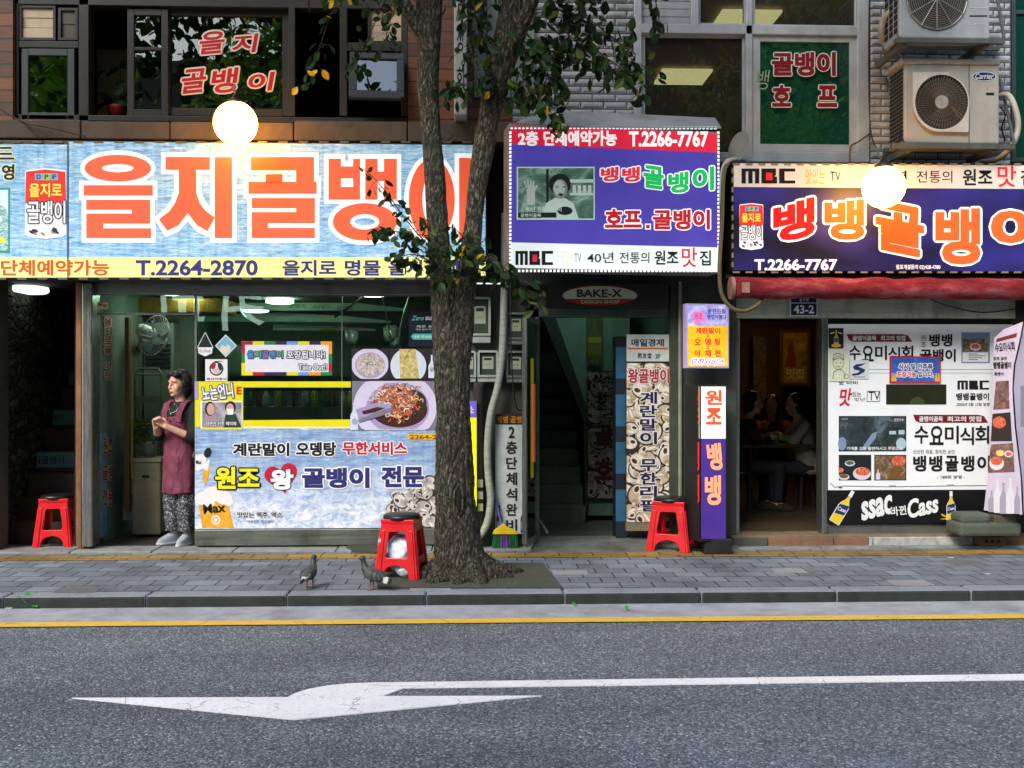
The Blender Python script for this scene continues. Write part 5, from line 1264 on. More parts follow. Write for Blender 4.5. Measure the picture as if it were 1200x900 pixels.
b.text('맛', 984, 455, 998, 476, Y, .004, 4, .03, shear=3); b.text('있는', 999, 459, 1009, 465, Y, .004, 0, 0); b.text('TV', 1018, 459, 1031, 469, Y, .004, 0, .0); b.line([(1016, 470.5), (1031, 470.5), (1031, 458.5), (1016.5, 458.5), (1016, 471)], .6, Y, .003, 0); b.text('맛난', 1001, 466, 1014, 470, Y, .004, 0, 0); b.text('맛', 983, 446, 989, 451, Y, .004, 0, .02); b.text('너비', 992, 446, 1005, 450.5, Y, .004, 6, .02)
b.text('신선한 재료, 정직한 손맛', 1070, 527, 1119, 532.2, Y, .004, 0, .0)
for i, ch in enumerate('뱅뱅골뱅이'): b.text(ch, 1070 + i * 18.8, 534, 1085.5 + i * 18.8, 552.5, Y, .004, 0, .045)
b.text('- 189회 방영 -', 1098, 557, 1131, 561, Y, .004, 0, .01)
b.line([(973, 566), (978, 571), (990, 569.5), (1040, 570.5), (1187, 568.5)], .7, Y, .002, 0); b.line([(983, 571.4), (987, 571.6)], 1.2, Y, .003, 0); b.line([(1042, 569.6), (1050, 569.4)], 1.6, Y, .003, 5); b.line([(1110, 568.8), (1118, 568.6)], 2.2, Y, .003, 5)
b.build('lettering', cs, s)
b = MB(); M_pic = [ink((30, 34, 36)), photo_mat('dark_still_print', ((.35, (26, 32, 34)), (.55, (52, 64, 66)), (.72, (110, 130, 140))), 5, 1), ink((120, 140, 170)), ink((206, 200, 210)), photo_mat('red_dish_print', ((.3, (120, 40, 24)), (.5, (206, 90, 60)), (.7, (236, 170, 140))), 30, 2), ink((76, 96, 60)), ink((160, 190, 200)), ink((226, 226, 230)), photo_mat('table_print', ((.3, (64, 48, 34)), (.55, (120, 96, 70)), (.75, (190, 180, 160))), 16), ink((110, 80, 40))]
b.rect(983, 487.5, 1062, 529, Y, .002, 0); b.rect(984, 488.5, 1061, 528, Y, .003, 1)
b.poly([(1008, 528), (1022, 508), (1028, 506), (1026, 514), (1014, 528)], Y, .004, 2); b.ell(987, 520, 5, 8, Y, .004, 2, 14); b.ell(1056, 520, 6, 7, Y, .004, 6, 14); b.rect(1042, 505, 1050, 509, Y, .004, 6); b.rect(1053, 504, 1060, 509, Y, .004, 6)
b.text('가게를 꼬박 출연하시고 주방으로', 992, 523.5, 1058, 527.6, Y, .006, 7, .02); b.text('수요미식회', 986, 490, 993, 492, Y, .005, 7, 0); b.text('본방사수', 1048, 490, 1059, 494, Y, .005, 7, 0)
b.rect(983, 533, 1021, 563, Y, .002, 0); b.ell(1010, 555, 10.5, 7.5, Y, .003, 3, 24); b.ell(1011, 552.5, 8.5, 4.8, Y, .004, 4, 24); b.ell(996, 543, 6, 3.4, Y, .003, 3, 18); b.ell(996, 542.5, 4.6, 2.2, Y, .004, 5, 18); b.ell(989, 559, 6.5, 3.6, Y, .003, 3, 18); b.ell(989, 558, 5, 2.4, Y, .004, 9, 18); b.ell(985.5, 551, 3, 3, Y, .0033, 4, 14)
b.rect(1024.5, 533, 1062, 563, Y, .002, 0); b.rect(1025.5, 534, 1061, 562, Y, .003, 8); b.ell(1053, 540, 8, 6, Y, .004, 4, 20); b.poly([(1040, 562), (1046, 548), (1056, 546), (1059, 552), (1050, 562)], Y, .005, 9); b.poly(bottle_pts(1029, 550, 562, 5), Y, .005, 3)
b.rect(1126.5, 389.5, 1160, 425.5, Y, .002, 2); b.rect(1128, 397.5, 1158, 412, Y, .003, 8); b.ell(1143, 406.5, 6.5, 4.4, Y, .004, 3, 20); b.ell(1143, 406, 5, 3, Y, .005, 4, 20); b.rect(1128, 413, 1158, 424, Y, .003, 7)
for k in range(4): b.rect(1135, 414.5 + 2.2 * k, 1135 + random.uniform(8, 20), 415.2 + 2.2 * k, Y, .004, 0)
b.build('photo_print', M_pic, s)
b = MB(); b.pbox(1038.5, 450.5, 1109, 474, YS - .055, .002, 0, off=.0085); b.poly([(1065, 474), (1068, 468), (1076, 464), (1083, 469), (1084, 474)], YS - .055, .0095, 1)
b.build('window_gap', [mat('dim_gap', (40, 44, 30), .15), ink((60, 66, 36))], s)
def bottle_print(parent, cx, cy, L, w, ang, Y, off):
    b = MB(); ca, sa = math.cos(ang), math.sin(ang)
    T = lambda x, y: (cx + x * ca - y * sa, cy + x * sa + y * ca)
    out = [T(x * 1.12, y * 1.03) for x, y in bottle_pts(0, -L / 2, L / 2, w)]
    b.poly(out, Y, off, 0); b.poly([T(x, y) for x, y in bottle_pts(0, -L / 2, L / 2, w)], Y, off + .001, 1)
    b.poly([T(-w * .48, L * -.02), T(w * .48, L * -.1), T(w * .48, L * .2), T(-w * .48, L * .27)], Y, off + .002, 2); b.poly([T(-w * .2, -L * .34), T(w * .2, -L * .34), T(w * .16, -L * .5), T(-w * .16, -L * .5)], Y, off + .002, 0)
    a = T(0, L * .09); b.text('Cass', a[0] - w * .42, a[1] - L * .06, a[0] + w * .42, a[1] + L * .05, Y, off + .003, 0, .02, rot=ang - .2)
    return b.build('bottle_print', [ink((220, 222, 226)), ink((222, 190, 40)), ink((32, 48, 110))], parent)
b = MB(); b.pbox(970.5, 574.5, 1187, 613.5, YQ, .006); s = b.build('sheet', mat('black_beer_film', (18, 18, 20), .35)); s.name = 'beer_poster'
root = thing('beer_poster', 'black strip poster with slanted white beer lettering and yellow bottles below the white poster', 'poster', at(1068, 614, YQ)); Y = YQ
s.name = 'sheet'; s.data.transform(Matrix.Translation(s.location - root.location)); s.location = (0, 0, 0); s.parent = root; s['_o'] = root['_o']; root.name = 'beer_poster'; s = root
b = MB(); b.text('ssac', 1009, 584, 1046, 606, Y, .004, 0, .045, rot=-.25, shear=5); b.text('바뀐', 1044, 593, 1062, 604, Y, .004, 0, .02, rot=-.12); b.text('Cass', 1063, 582, 1100, 604, Y, .004, 0, .045, rot=-.22, shear=5)
b.build('lettering', ink((222, 224, 226)), s)
bottle_print(s, 988.5, 594, 42, 12, .55, Y, .003); bottle_print(s, 1114.5, 593, 34, 9.5, 0, Y, .004)
b = MB()
for i in range(40):
    a = random.uniform(0, 6.28); r = random.uniform(4, 14); b.line([(1114.5, 608), (1114.5 + r * math.cos(a), 606 + min(r * math.sin(a) * .5, 4))], 1.2, Y, .0025 + i * .00003, 0)
b.build('splash_print', photo_mat('gold_splash', ((.35, (150, 120, 10)), (.6, (222, 200, 40))), 20), s)
s = thing('takeaway_sign', 'blue takeaway notice with a red edge stuck on the white poster', 'sign', at(1072, 449, YQ - .01)); Y = YQ - .012
b = MB(); b.pbox(1042.5, 417.5, 1102.5, 449, Y, .003, 0); b.rect(1044.5, 419.5, 1100.5, 447, Y, .001, 1); b.build('sheet', [ink((176, 44, 60)), photo_mat('blue_sky_print', ((.3, (40, 70, 150)), (.55, (62, 104, 190)), (.75, (130, 170, 220))), 3)], s)
b = MB(); b.text('식사 및 안주류', 1053, 426, 1093, 433.5, Y, .005, 0, .04, out=.9, mo=1, nout=8); b.text('포장가능', 1051, 435.5, 1074, 442, Y, .005, 2, .04, out=.9, mo=1, nout=8); b.text('입니다.', 1076, 435.5, 1094, 442, Y, .005, 0, .04, out=.9, mo=1, nout=8)
for x in (1046, 1049, 1097, 1100): b.poly([(x - 1.5, 447), (x + 1.5, 447), (x + 1, 438), (x - .5, 437)], Y, .003, 3)
b.build('lettering', [ink((34, 40, 90)), ink((232, 232, 236)), ink((196, 30, 40)), ink((222, 170, 60))], s)
b = MB(); Y = YQ - .008; b.pbox(971, 409, 996, 447, Y, .002, 0)
b.ring(982.5, 425, 6.5, 8, 6, 7.5, Y, .002, 1, 22); b.line([(976, 422), (977, 416), (982, 414), (988, 416), (989, 422), (984, 419), (979, 421), (976, 422)], .7, Y, .003, 1); b.ell(980, 425, .7, 1, Y, .003, 1, 8); b.ell(985, 425, .7, 1, Y, .003, 1, 8); b.line([(980, 429), (982.5, 430), (985, 429)], .6, Y, .0035, 1); b.line([(976, 444), (977, 436), (981, 433), (985, 433), (989, 436), (990, 444)], .6, Y, .003, 1); b.ring(991.5, 441, 3, 3, 2.5, 2.5, Y, .003, 1, 14)
tag(b.build('doodle_sheet', [ink((206, 212, 186)), ink((110, 96, 70))]), 'pale paper with a pen doodle of a smiling face', 'drawing')
b = MB(); b.pbox(971, 384.5, 988.5, 408, Y, .002, 0); b.poly(bottle_pts(980, 387, 406, 6), Y, .002, 1); b.rect(977.2, 396, 982.8, 401, Y, .003, 2); b.line([(973, 391), (978, 389.5)], 1.2, Y, .003, 3); b.line([(982, 389.5), (987, 391)], 1.2, Y, .003, 3); b.ell(980, 405, 6, 2, Y, .0025, 1, 14)
tag(b.build('window_sticker', [ink((24, 24, 26)), ink((206, 180, 50)), ink((60, 90, 150)), ink((220, 220, 222))]), 'small black beer sticker at the top corner of the white poster', 'sticker')
b = MB(); b.pbox(995.5, 422, 1018, 444, Y, .002, 0)
P = [(1011, 426), (1003, 427), (999.5, 430), (1001, 433), (1008, 434.5), (1005, 437), (999, 438), (998, 440), (1006, 439.5), (1013, 436), (1014, 433), (1008, 430.5), (1005, 429.5), (1010, 428.5), (1015, 425)]
b.add([W(x, y, Y, .003) for x, y in P], tess(P), 1); b.rect(1000, 441.2, 1014, 442, Y, .002, 2)
tag(b.build('window_sticker', [ink((206, 210, 214)), ink((36, 50, 96)), ink((120, 120, 126))]), 'white sticker with a navy S shaped swoosh', 'sticker')

# ---- standing banner at the right edge, on its stone foot
s = thing('standing_banner', 'curling lilac paper banner on a stand at the right edge', 'banner', at(1180, 605, 9.2))
PB = vplane(1152, 9.28, 1190, 9.0); PB2 = vplane(1190, 9.0, 1240, 9.26)
b = MB(); P = [(1165, 396), (1176, 386), (1199, 377), (1194, 402), (1188, 428), (1186, 455), (1189, 500), (1196, 560), (1198, 603), (1153, 598), (1156, 570), (1161, 530), (1160, 500), (1163, 460)]
P = [(x, -y) for x, y in P]
b.prism([P], lambda x, y: W(x, -y, PB), lambda x, y: W(x, -y, PB, -.006))
P2 = [(1201, 376), (1240, 372), (1240, 606), (1200, 603), (1198, 560), (1191, 500), (1188, 455), (1190, 428), (1196, 402)]
b.prism([[(x, -y) for x, y in P2]], lambda x, y: W(x, -y, PB2), lambda x, y: W(x, -y, PB2, -.006))
b.build('sheet', mat('lilac_paper', (196, 186, 206), .5, var=.12, scale=2), s)
b = MB(); Y = PB
b.poly([(1168, 397), (1192, 390), (1191, 395), (1167, 401)], Y, .003, 1); b.text('수요미식회', 1166, 401, 1189, 412, Y, .005, 0, .03, rot=-.1); b.text('뱅뱅골뱅이', 1164, 424, 1185, 432, Y, .005, 0, .05); b.text('골뱅이', 1165, 436, 1176, 440, Y, .005, 0, .03); b.text('원조 골목', 1164, 418, 1180, 422, Y, .005, 0, .02)
b.poly([(1167, 447), (1182, 446), (1183, 479), (1164, 480)], Y, .003, 2); b.poly([(1163, 485), (1184, 483), (1186, 517), (1161, 517)], Y, .003, 3); b.ell(1171, 495, 8, 7, Y, .004, 4, 20); b.poly([(1161, 521), (1187, 519), (1189, 553), (1158, 554)], Y, .003, 2)
b.ell(1168, 543, 8.5, 8, Y, .004, 5, 22); b.ell(1168, 540, 7, 5, Y, .005, 4, 22); b.ell(1172, 531, 5, 3.6, Y, .0045, 6, 18); b.ell(1182, 532, 5, 4, Y, .0045, 5, 18); b.ell(1182, 532, 3.6, 2.6, Y, .005, 4, 18)
for i, (cx, w, y0, y1) in enumerate(((1162, 8, 575, 600), (1169, 9, 562, 601), (1176, 9, 566, 602), (1184, 10, 560, 602), (1192, 7, 570, 602))): b.poly(bottle_pts(cx, y0, y1, w), Y, .003 + i * .0004, 5 if i % 2 else 7)
b.text('뱅뱅골', 1202, 424, 1236, 440, PB2, .004, 0, .04); b.rect(1196, 452, 1240, 500, PB2, .003, 7)
b.build('print', [ink((40, 34, 40)), ink((120, 50, 50)), photo_mat('brown_print', ((.3, (70, 46, 36)), (.6, (130, 96, 90)), (.8, (180, 150, 150))), 14), ink((50, 40, 36)), bpy.data.materials['red_dish_print'], ink((206, 206, 214)), ink((222, 200, 120)), ink((150, 150, 166))], s)
b = MB(); b.tube([W(1170, 604, PB, -.05), W(1178, 390, PB, -.05)], .008); b.tube([W(1196, 604, PB2, -.05), W(1196, 385, PB2, -.05)], .008); b.build('stand', M_steel, s)
s = thing('weight_stones', 'stacked mossy stone blocks weighing down the banner', 'stone block', at(1165, 632, 9.2))
M_moss = mat('mossy_foot', (78, 86, 76), .85, bump=.5, grime=.6)
b = MB(); b.pbox(1125, 613, 1198, 629, 9.1, .3); b.build('lower_block', M_moss, s, bevel=.03)
b = MB(); b.pbox(1127, 602, 1162, 614, 9.12, .24); b.build('upper_block', M_moss, s, bevel=.03)
b = MB(); b.pbox(1166, 604, 1192, 613.5, 9.14, .2); b.build('side_block', mat('brown_foot', (84, 74, 62), .85, bump=.4, grime=.6), s, bevel=.015)
s = thing('perforated_brick', 'brown brick with three holes lying under the stone blocks', 'brick', at(1163, 640, 9.3))
b = MB(); b.pbox(1148, 629, 1178, 640, 9.28, .12); b.build('body', mat('old_brick', (104, 82, 66), .85, bump=.5, grime=.5), s, bevel=.01)
for x in (1156, 1163, 1170):
    b = MB(); b.ell(x, 634.5, 2, 2.2, 9.28, .002, 0, 14); b.build('hole', ink((14, 12, 10)), s)

# ================================================================== the street tree
YT = 8.05
M_bark = bark_mat()
def tpath(pts, Y=YT):
    """(px, py, half width px[, dy]) -> centres and radii"""
    c, r = [], []
    for q in pts:
        y = Y + (q[3] if len(q) > 3 else 0); c.append(W(q[0], q[1], y)); r.append(q[2] * y / F * .92)
    return c, r
def dense(c, r, step=.05):
    oc, orr = [], []
    for i in range(len(c) - 1):
        n = max(2, int((c[i + 1] - c[i]).length / step))
        for k in range(n):
            t = k / n; oc.append(c[i].lerp(c[i + 1], t)); orr.append(r[i] * (1 - t) + r[i + 1] * t)
    return oc + [c[-1]], orr + [r[-1]]
tree = thing('street_tree', 'rough barked street tree forking into two trunks in front of the shops', 'tree', (W(541, 450, YT).x, YT, Z0))
b = MB()
main = [(541, 700, 52), (541, 684, 46), (540, 668, 37), (538, 645, 31), (535.5, 618, 27.5), (533.5, 580, 24.5), (532, 530, 22.5), (531, 480, 21), (530, 430, 22.5), (527, 390, 22)]
b.tube(*dense(*tpath(main)), seg=20)
b.tube(*dense(*tpath([(527, 440, 18), (522, 380, 18), (517, 330, 14.5), (513, 270, 13), (509, 200, 12.8), (505, 150, 12.2), (501, 100, 13.5), (503, 50, 14.5), (503, 0, 17), (500, -60, 17), (494, -160, 15, -.1), (490, -300, 10, -.3)])), seg=16)
b.tube(*dense(*tpath([(534, 440, 17), (541, 385, 15), (545, 340, 13), (551, 300, 13.2), (556, 250, 11.5), (561, 205, 12.5), (566, 180, 14, .05), (572, 140, 14, .06), (581, 100, 16, .08), (592, 60, 18.5, .1), (598, 20, 16, .1), (601, -30, 15, .1), (606, -150, 13, 0), (615, -320, 9, -.1)])), seg=16)
b.tube(*dense(*tpath([(505, 70, 9), (495, 42, 9, -.02), (484, 22, 8.5, -.05), (470, -2, 7.5, -.08), (440, -60, 7, -.2), (400, -160, 6, -.3)])), seg=12)
b.tube(*dense(*tpath([(590, 80, 10, .08), (606, 45, 10, .05), (620, 10, 9, 0), (634, -30, 8.5, -.05), (680, -150, 7, -.2), (740, -260, 5, -.3)])), seg=12)
for (dx, dy, w) in ((-52, -.06, 9), (50, -.05, 11), (62, .12, 9), (-30, -.22, 11), (20, -.24, 12), (-4, -.25, 10), (-48, .15, 9)):
    p0 = W(540, 655, YT) + Vector((dx * .3 * YT / F, dy * .4, 0)); p1 = Vector((tree['_o'][0] + dx * YT / F, YT + dy, Z0 + .02)); p2 = p1 + Vector((dx * .002, dy * .6, -.05))
    b.tube(*dense([p0, p0.lerp(p1, .6) + Vector((0, 0, -.04)), p1, p2], [w * 1.2 * YT / F, w * 1.2 * YT / F, w * YT / F * .9, .02]), seg=10)
trunk = b.build('trunk', M_bark, tree)
remesh(trunk, .0105, 2)
me = trunk.data
n_ = len(me.vertices); co = np.empty(n_ * 3); me.vertices.foreach_get('co', co); co = co.reshape(-1, 3); no = np.empty(n_ * 3); me.vertices.foreach_get('normal', no); no = no.reshape(-1, 3)
for i in range(n_):
    v = Vector(co[i]); a = noise.noise(Vector((v.x * 21, v.y * 21, v.z * 4.2)) + Vector((noise.noise(v * 7), 0, 0)) * .8); c_ = noise.noise(Vector((v.x * 48, v.y * 48, v.z * 16))); g_ = noise.noise(v * 3.2)
    d = (-abs(a) * .028 + .008) + c_ * .006 + g_ * .014
    sc = min(1., .35 + max(0, 3.2 - v.z) / 3.2)
    co[i] += no[i] * d * sc
me.vertices.foreach_set('co', co.ravel()); me.update()
b = MB()
kc = W(538, 584, YT); rr = 24.5 * YT / F
prof = []
b.lathe([(.012, -.10), (.03, -.06), (.036, 0), (.028, .06), (.010, .10)], kc + Vector((0, -rr + .004, 0)), 14, 0, Matrix.Scale(.35, 4, (0, 1, 0)) @ Matrix.Scale(.75, 4, (1, 0, 0)))
b.build('knot_hole', mat('knot_dark', (20, 18, 15), .9), tree, smooth=True)
b = MB(); pts = [kc + Vector((.034 * math.sin(t) * (1 + .1 * math.sin(3 * t)), -rr - .0 + .004 * math.cos(2 * t), .112 * math.cos(t))) for t in np.linspace(0, 6.283, 30)]
b.tube(pts, .010, 8); b.build('knot_lip', M_bark, tree, smooth=True)

crown, twigs = MB(), MB()
def spray(pts, Y, n, size=.105, spread=.06, yellow=.05, r0=.006, y1=None, droop=1.0):
    n = int(n * 1.2); size *= 1.02; yellow = yellow * .3 if yellow < .4 else yellow
    c = [W(x, y, Y if y1 is None else Y + (y1 - Y) * i / (len(pts) - 1)) for i, (x, y) in enumerate(pts)]
    c2, _ = dense(c, [0] * len(c), .05)
    twigs.tube(c2, list(np.linspace(r0, .0025, len(c2))), 6)
    for k in range(n):
        t = (random.random() ** .75) * (len(c2) - 1); i = min(int(t), len(c2) - 2); p = c2[i].lerp(c2[i + 1], t - i)
        q = p + Vector((random.gauss(0, 1), random.gauss(0, 1), random.gauss(-.25, .8))) * spread
        if (q - p).length > .04: twigs.tube([p, q], .0018, 4)
        d = Vector((random.gauss(0, .55), random.gauss(0, .55), -droop * random.uniform(.3, 1.1)))
        leaf(crown, q, d, size * random.uniform(.65, 1.2), random.random() * 6.28, 1 if random.random() < yellow else 0, random.uniform(.85, 1.15))
# sprays that hang into the picture
spray([(430, -40), (405, -5), (386, 20), (378, 45), (370, 70), (362, 100)], 8.0, 20, .085, .035, .42)
spray([(470, -30), (452, 0), (440, 25), (430, 48), (418, 72), (404, 78)], 8.0, 30, .085, .05, .12)
spray([(485, -30), (462, 0), (456, 25), (452, 45), (450, 58)], 7.9, 24, .09, .045, .08)
spray([(430, -50), (410, -18), (395, -5)], 8.0, 34, .1, .10, .08)
spray([(585, 60, ), (560, 30), (545, 5), (535, -15)], 8.05, 40, .1, .08, .05)
spray([(580, 110), (562, 92), (545, 100), (530, 102), (520, 104)], 7.95, 46, .095, .055, .06)
spray([(560, 60), (556, 30), (560, 0)], 8.0, 34, .1, .075, .06)
spray([(560, 100), (552, 60), (548, 45)], 7.9, 16, .085, .05, .05)
spray([(600, 40), (625, 55), (640, 80), (648, 105)], 7.9, 60, .11, .08, .04)
spray([(612, 20), (650, 10), (690, 22), (725, 50), (748, 80), (762, 98)], 7.85, 95, .11, .085, .05)
spray([(640, 20), (672, 45), (700, 70), (722, 86)], 7.8, 60, .11, .08, .04)
spray([(612, 60), (640, 60), (668, 62)], 7.85, 46, .11, .07, .04)
spray([(604, 80), (618, 98), (630, 115), (646, 132), (655, 146)], 7.85, 40, .1, .055, .15)
spray([(600, 95), (608, 100), (615, 110)], 7.95, 30, .1, .07, .06)
spray([(765, -30), (768, 0), (772, 22), (776, 38)], 7.8, 14, .11, .03, .05)
spray([(640, -30), (660, -5), (690, 3)], 7.8, 40, .11, .08, .06)
spray([(700, 60), (735, 85), (770, 92)], 7.75, 26, .1, .05, .25)
# shoots from the fork
spray([(515, 295), (500, 285), (486, 270), (470, 250), (455, 228), (440, 210), (424, 196)], 7.85, 40, .082, .03, .02, droop=.6)
spray([(512, 300), (490, 285), (470, 272), (450, 270), (432, 268)], 7.8, 42, .09, .045, .02, droop=.7)
spray([(512, 305), (498, 300), (480, 298), (462, 302)], 7.8, 34, .09, .045, .14, droop=.8)
spray([(515, 290), (506, 270), (498, 255)], 7.8, 12, .075, .03, .02)
spray([(518, 330), (520, 300), (522, 285)], 7.75, 26, .085, .05, .02)
spray([(535, 325), (548, 300), (545, 280), (534, 268)], 7.8, 34, .085, .05, .12)
spray([(545, 320), (560, 290), (570, 278)], 7.9, 18, .09, .05, .02)
spray([(548, 310), (575, 320), (590, 318), (612, 335), (632, 350)], 7.85, 34, .1, .05, .02, droop=.5)
spray([(555, 300), (572, 300), (588, 310), (600, 325)], 7.8, 30, .1, .05, .02)
# the crown above the picture
k = 0
while k < 6800:                                   # unseen part of the crown, spread out to shade signs and upper facade
    y = random.uniform(4.6, 9.0); t = random.uniform(2.35, 5.7); p = Vector((random.uniform(-4.9, 4.6) - (9.2 - y) * .62, y, t + (9.2 - y) * 1.0))
    k += .3
    if p.z < HC + .375 * max(p.y, 0) + .2 or p.z > 9.4 or noise.noise(p * .8) < -.2: continue
    leaf(crown, p, (random.gauss(0, .6), random.gauss(0, .6), -random.random()), .145 * random.uniform(.8, 1.3), random.random() * 6.28, 1 if random.random() < .03 else 0); k += .7
for k, (a, c_) in enumerate((((501, -100), (-3.5, 6.4, 7.6)), ((606, -150), (2.6, 6.6, 7.2)), ((490, -250), (-1.6, 5.4, 8.4)), ((615, -250), (.6, 5.2, 8.6)), ((606, -200), (3.4, 8.2, 6.2)), ((440, -60), (-4.2, 7.8, 6.0)))):
    p0 = W(a[0], a[1], YT); p1 = Vector(c_); twigs.tube([p0, p0.lerp(p1, .5) + Vector((0, 0, .3)), p1], [.06, .04, .015], 8)
crown.build('crown', [M_leaf, M_leafy], tree, fix=False)
twigs.build('twig', M_bark, tree, fix=False)

# trees across the street
M_leafo = leaf_mat('lit_leaf', ((84, 124, 44), (110, 150, 56), (140, 170, 70), (70, 104, 44)))  # sunlit brightness is put into these leaf colours
ot = thing('street_tree', 'tall green street tree across the road seen only in the window reflections', 'tree', (-3.4, -2.2, .11), 'trees across the street')
b = MB(); b.tube([(-3.4, -2.2, .05), (-3.3, -2.2, 2), (-3.45, -2.3, 4.5), (-3.2, -2.2, 8)], [.22, .17, .14, .06], 12)
for k in range(6):
    a = k * 1.05; b.tube([(-3.4, -2.25, 3.6 + .5 * k), (-3.4 + 1.3 * math.cos(a), -2.2 + 1.3 * math.sin(a), 5 + .6 * k)], [.07, .03], 8)
b.build('trunk', M_bark, ot)
b = MB(); cl = [(Vector((random.gauss(0, 1.1), random.gauss(0, 1.), random.uniform(5, 10))), random.uniform(.5, 1.)) for _ in range(26)]
for k in range(5200):
    c_, rr_ = random.choice(cl); leaf(b, Vector((-3.4, -2.2, 0)) + c_ + Vector((random.gauss(0, .5), random.gauss(0, .5), random.gauss(0, .4))) * rr_, (random.gauss(0, 1), random.gauss(0, 1), -.6), .15, random.random() * 6)
b.build('crown', M_leafo, ot, fix=False)
for x, y in ((1.8, -2.4), (6.4, -2.1), (-8.2, -2.3)):
    dup(ot, (x, y, .11), random.random() * 6)

# clutter inside the left shop, seen through door and glass
def slab_thing(name, label, cat, px0, py0, px1, py1, Y, th, m, grp=None):
    b = MB(); b.pbox(px0, py0, px1, py1, Y, th); return tag(b.build(name, m, bevel=.004), label, cat, grp)
slab_thing('wooden_post', 'brown wooden post inside the doorway left of the ladder', 'post', 146, 372, 151, 600, 10.15, .06, mat('old_post', (110, 84, 48), .7, grime=.5))
slab_thing('wooden_stick', 'pale stick leaning beside the wooden post in the doorway', 'stick', 153.5, 440, 155.3, 560, 10.12, .02, mat('stick_wood', (168, 136, 70), .6))
slab_thing('steel_panel', 'bright steel splash panel on the back wall behind the window', 'panel', 300, 404, 372, 438, 14.05, .03, M_steelh)
zy = 610
for i, (h, c_, lab) in enumerate(((17, (150, 150, 142), 'grey'), (14, (120, 92, 60), 'brown'), (11, (170, 172, 166), 'white'))):
    slab_thing('storage_box', lab + ' box in the short stack left of the beige bin', 'box', 144 + i, zy - h, 158 - i, zy - .3, 10.25, .22, mat('box_card', c_, .6, grime=.3)); zy -= h
slab_thing('hanging_tag', 'yellow and green paper tag hanging behind the takeout sign', 'tag', 374, 386, 397, 389, 10.4, .01, ink((214, 190, 30)))
b = MB(); b.add([W(378, 389, 10.4), W(398, 389, 10.4), W(390, 407, 10.4), W(376, 405, 10.4)] + [W(378, 389, 10.41), W(398, 389, 10.41), W(390, 407, 10.41), W(376, 405, 10.41)], [(0, 1, 2, 3), (7, 6, 5, 4), (0, 4, 5, 1), (1, 5, 6, 2), (2, 6, 7, 3), (3, 7, 4, 0)])
tag(b.build('green_bag', mat('green_film_bag', (110, 150, 80), .3)), 'green film bag hanging behind the takeout sign', 'bag')
for px, py, r, c, lab in ((412, 396, .07, (176, 176, 168), 'white pot on the counter behind the shop glass'), (458, 392, .08, (150, 160, 140), 'grey steel pot on the counter behind the shop glass'), (462, 401, .05, (190, 190, 184), 'small white bowl on the counter behind the shop glass')):
    c0 = W(px, py, 11.3); b = MB(); b.lathe([(r * .8, -r), (r, -r * .3), (r * 1.05, r), (r * .95, r), (r * .6, r * 1.3)], c0, 18); tag(b.build('cooking_pot', mat('pot_metal', c, .35, .3), smooth=True), lab, 'pot')
b = MB(); b.tube([W(447, 345, 10.), W(452, 365, 10.), W(458, 400, 10.)], .006, 6); tag(b.build('pull_cord', mat('white_cord', (190, 196, 190), .5)), 'thin white pull cord hanging behind the shop glass', 'cord')
b = MB(); b.tube([W(392, 372, 10.6), W(412, 358, 10.6), W(430, 343, 10.6)], .012, 6); tag(b.build('bent_rod', M_dark), 'dark slanting rod under the shop ceiling', 'rod')

# ================================================================== street furniture and small things
# tree pit mat and worn patches
b = MB(); P = [G(443, 690, Z0), G(436, 662, Z0), G(636, 661, Z0), G(659, 689.5, Z0)]
b.add([p + Vector((0, 0, z)) for z in (.012, -.03) for p in P], [(0, 1, 2, 3), (7, 6, 5, 4), (0, 4, 5, 1), (1, 5, 6, 2), (2, 6, 7, 3), (3, 7, 4, 0)])
tag(b.build('tree_pit_mat', mat('pit_mat', (66, 70, 62), .9, var=.35, scale=30, bump=.8, bscale=60, grime=.4)), 'dark matting laid round the foot of the tree', 'mat')
b = MB(); P = [G(x, y, Z0) for x, y in ((406, 644), (413, 640), (440, 638.6), (470, 639), (474, 648), (440, 650), (414, 648))]
b.add([p + Vector((0, 0, z)) for z in (.03, -.02) for p in P], [tuple(range(7)), tuple(range(7, 14))[::-1]] + [(i, (i + 1) % 7, 7 + (i + 1) % 7, 7 + i) for i in range(7)])
tag(b.build('doormat', mat('dark_patch', (58, 62, 54), .85, bump=.4, grime=.5)), 'dark worn mat against the shopfront behind the tree', 'mat')
b = MB(); b.add([(X(622, 9.4), 9.17, Z0 + .002), (X(862, 9.4), 9.17, Z0 + .002), (X(862, 9.4), 9.75, .148), (X(622, 9.4), 9.75, .148)], [(0, 1, 2, 3)])
structure(b.build('entrance_ramp', mat('worn_concrete', (104, 108, 102), .85, var=.3, scale=6, bump=.5, grime=.9), org='zero'))
zr = lambda y: Z0 + .002 + (y - 9.17) / .58 * .063
b = MB(); P = [(X(792, 9.2), 9.2), (X(846, 9.2), 9.2), (X(842, 9.5), 9.44), (X(806, 9.5), 9.44)]
b.add([(x, y, zr(y) + d) for d in (.012, -.02) for x, y in P], [(0, 1, 2, 3), (7, 6, 5, 4), (0, 4, 5, 1), (1, 5, 6, 2), (2, 6, 7, 3), (3, 7, 4, 0)])
tag(b.build('doormat', mat('rubber_mat', (44, 48, 46), .8, bump=.4)), 'dark rubber mat in front of the purple column sign', 'mat')
b = MB(); cs_ = W(836, 450, 9.2); b.box(cs_.x - .12, cs_.x + .13, 9.02, 9.30, zr(9.17) - .02, W(836, 633, 9.04).z + .01)
b.build('foot', M_dsign, next(o for o in bpy.data.objects if o.name.startswith('column_sign')), bevel=.006)

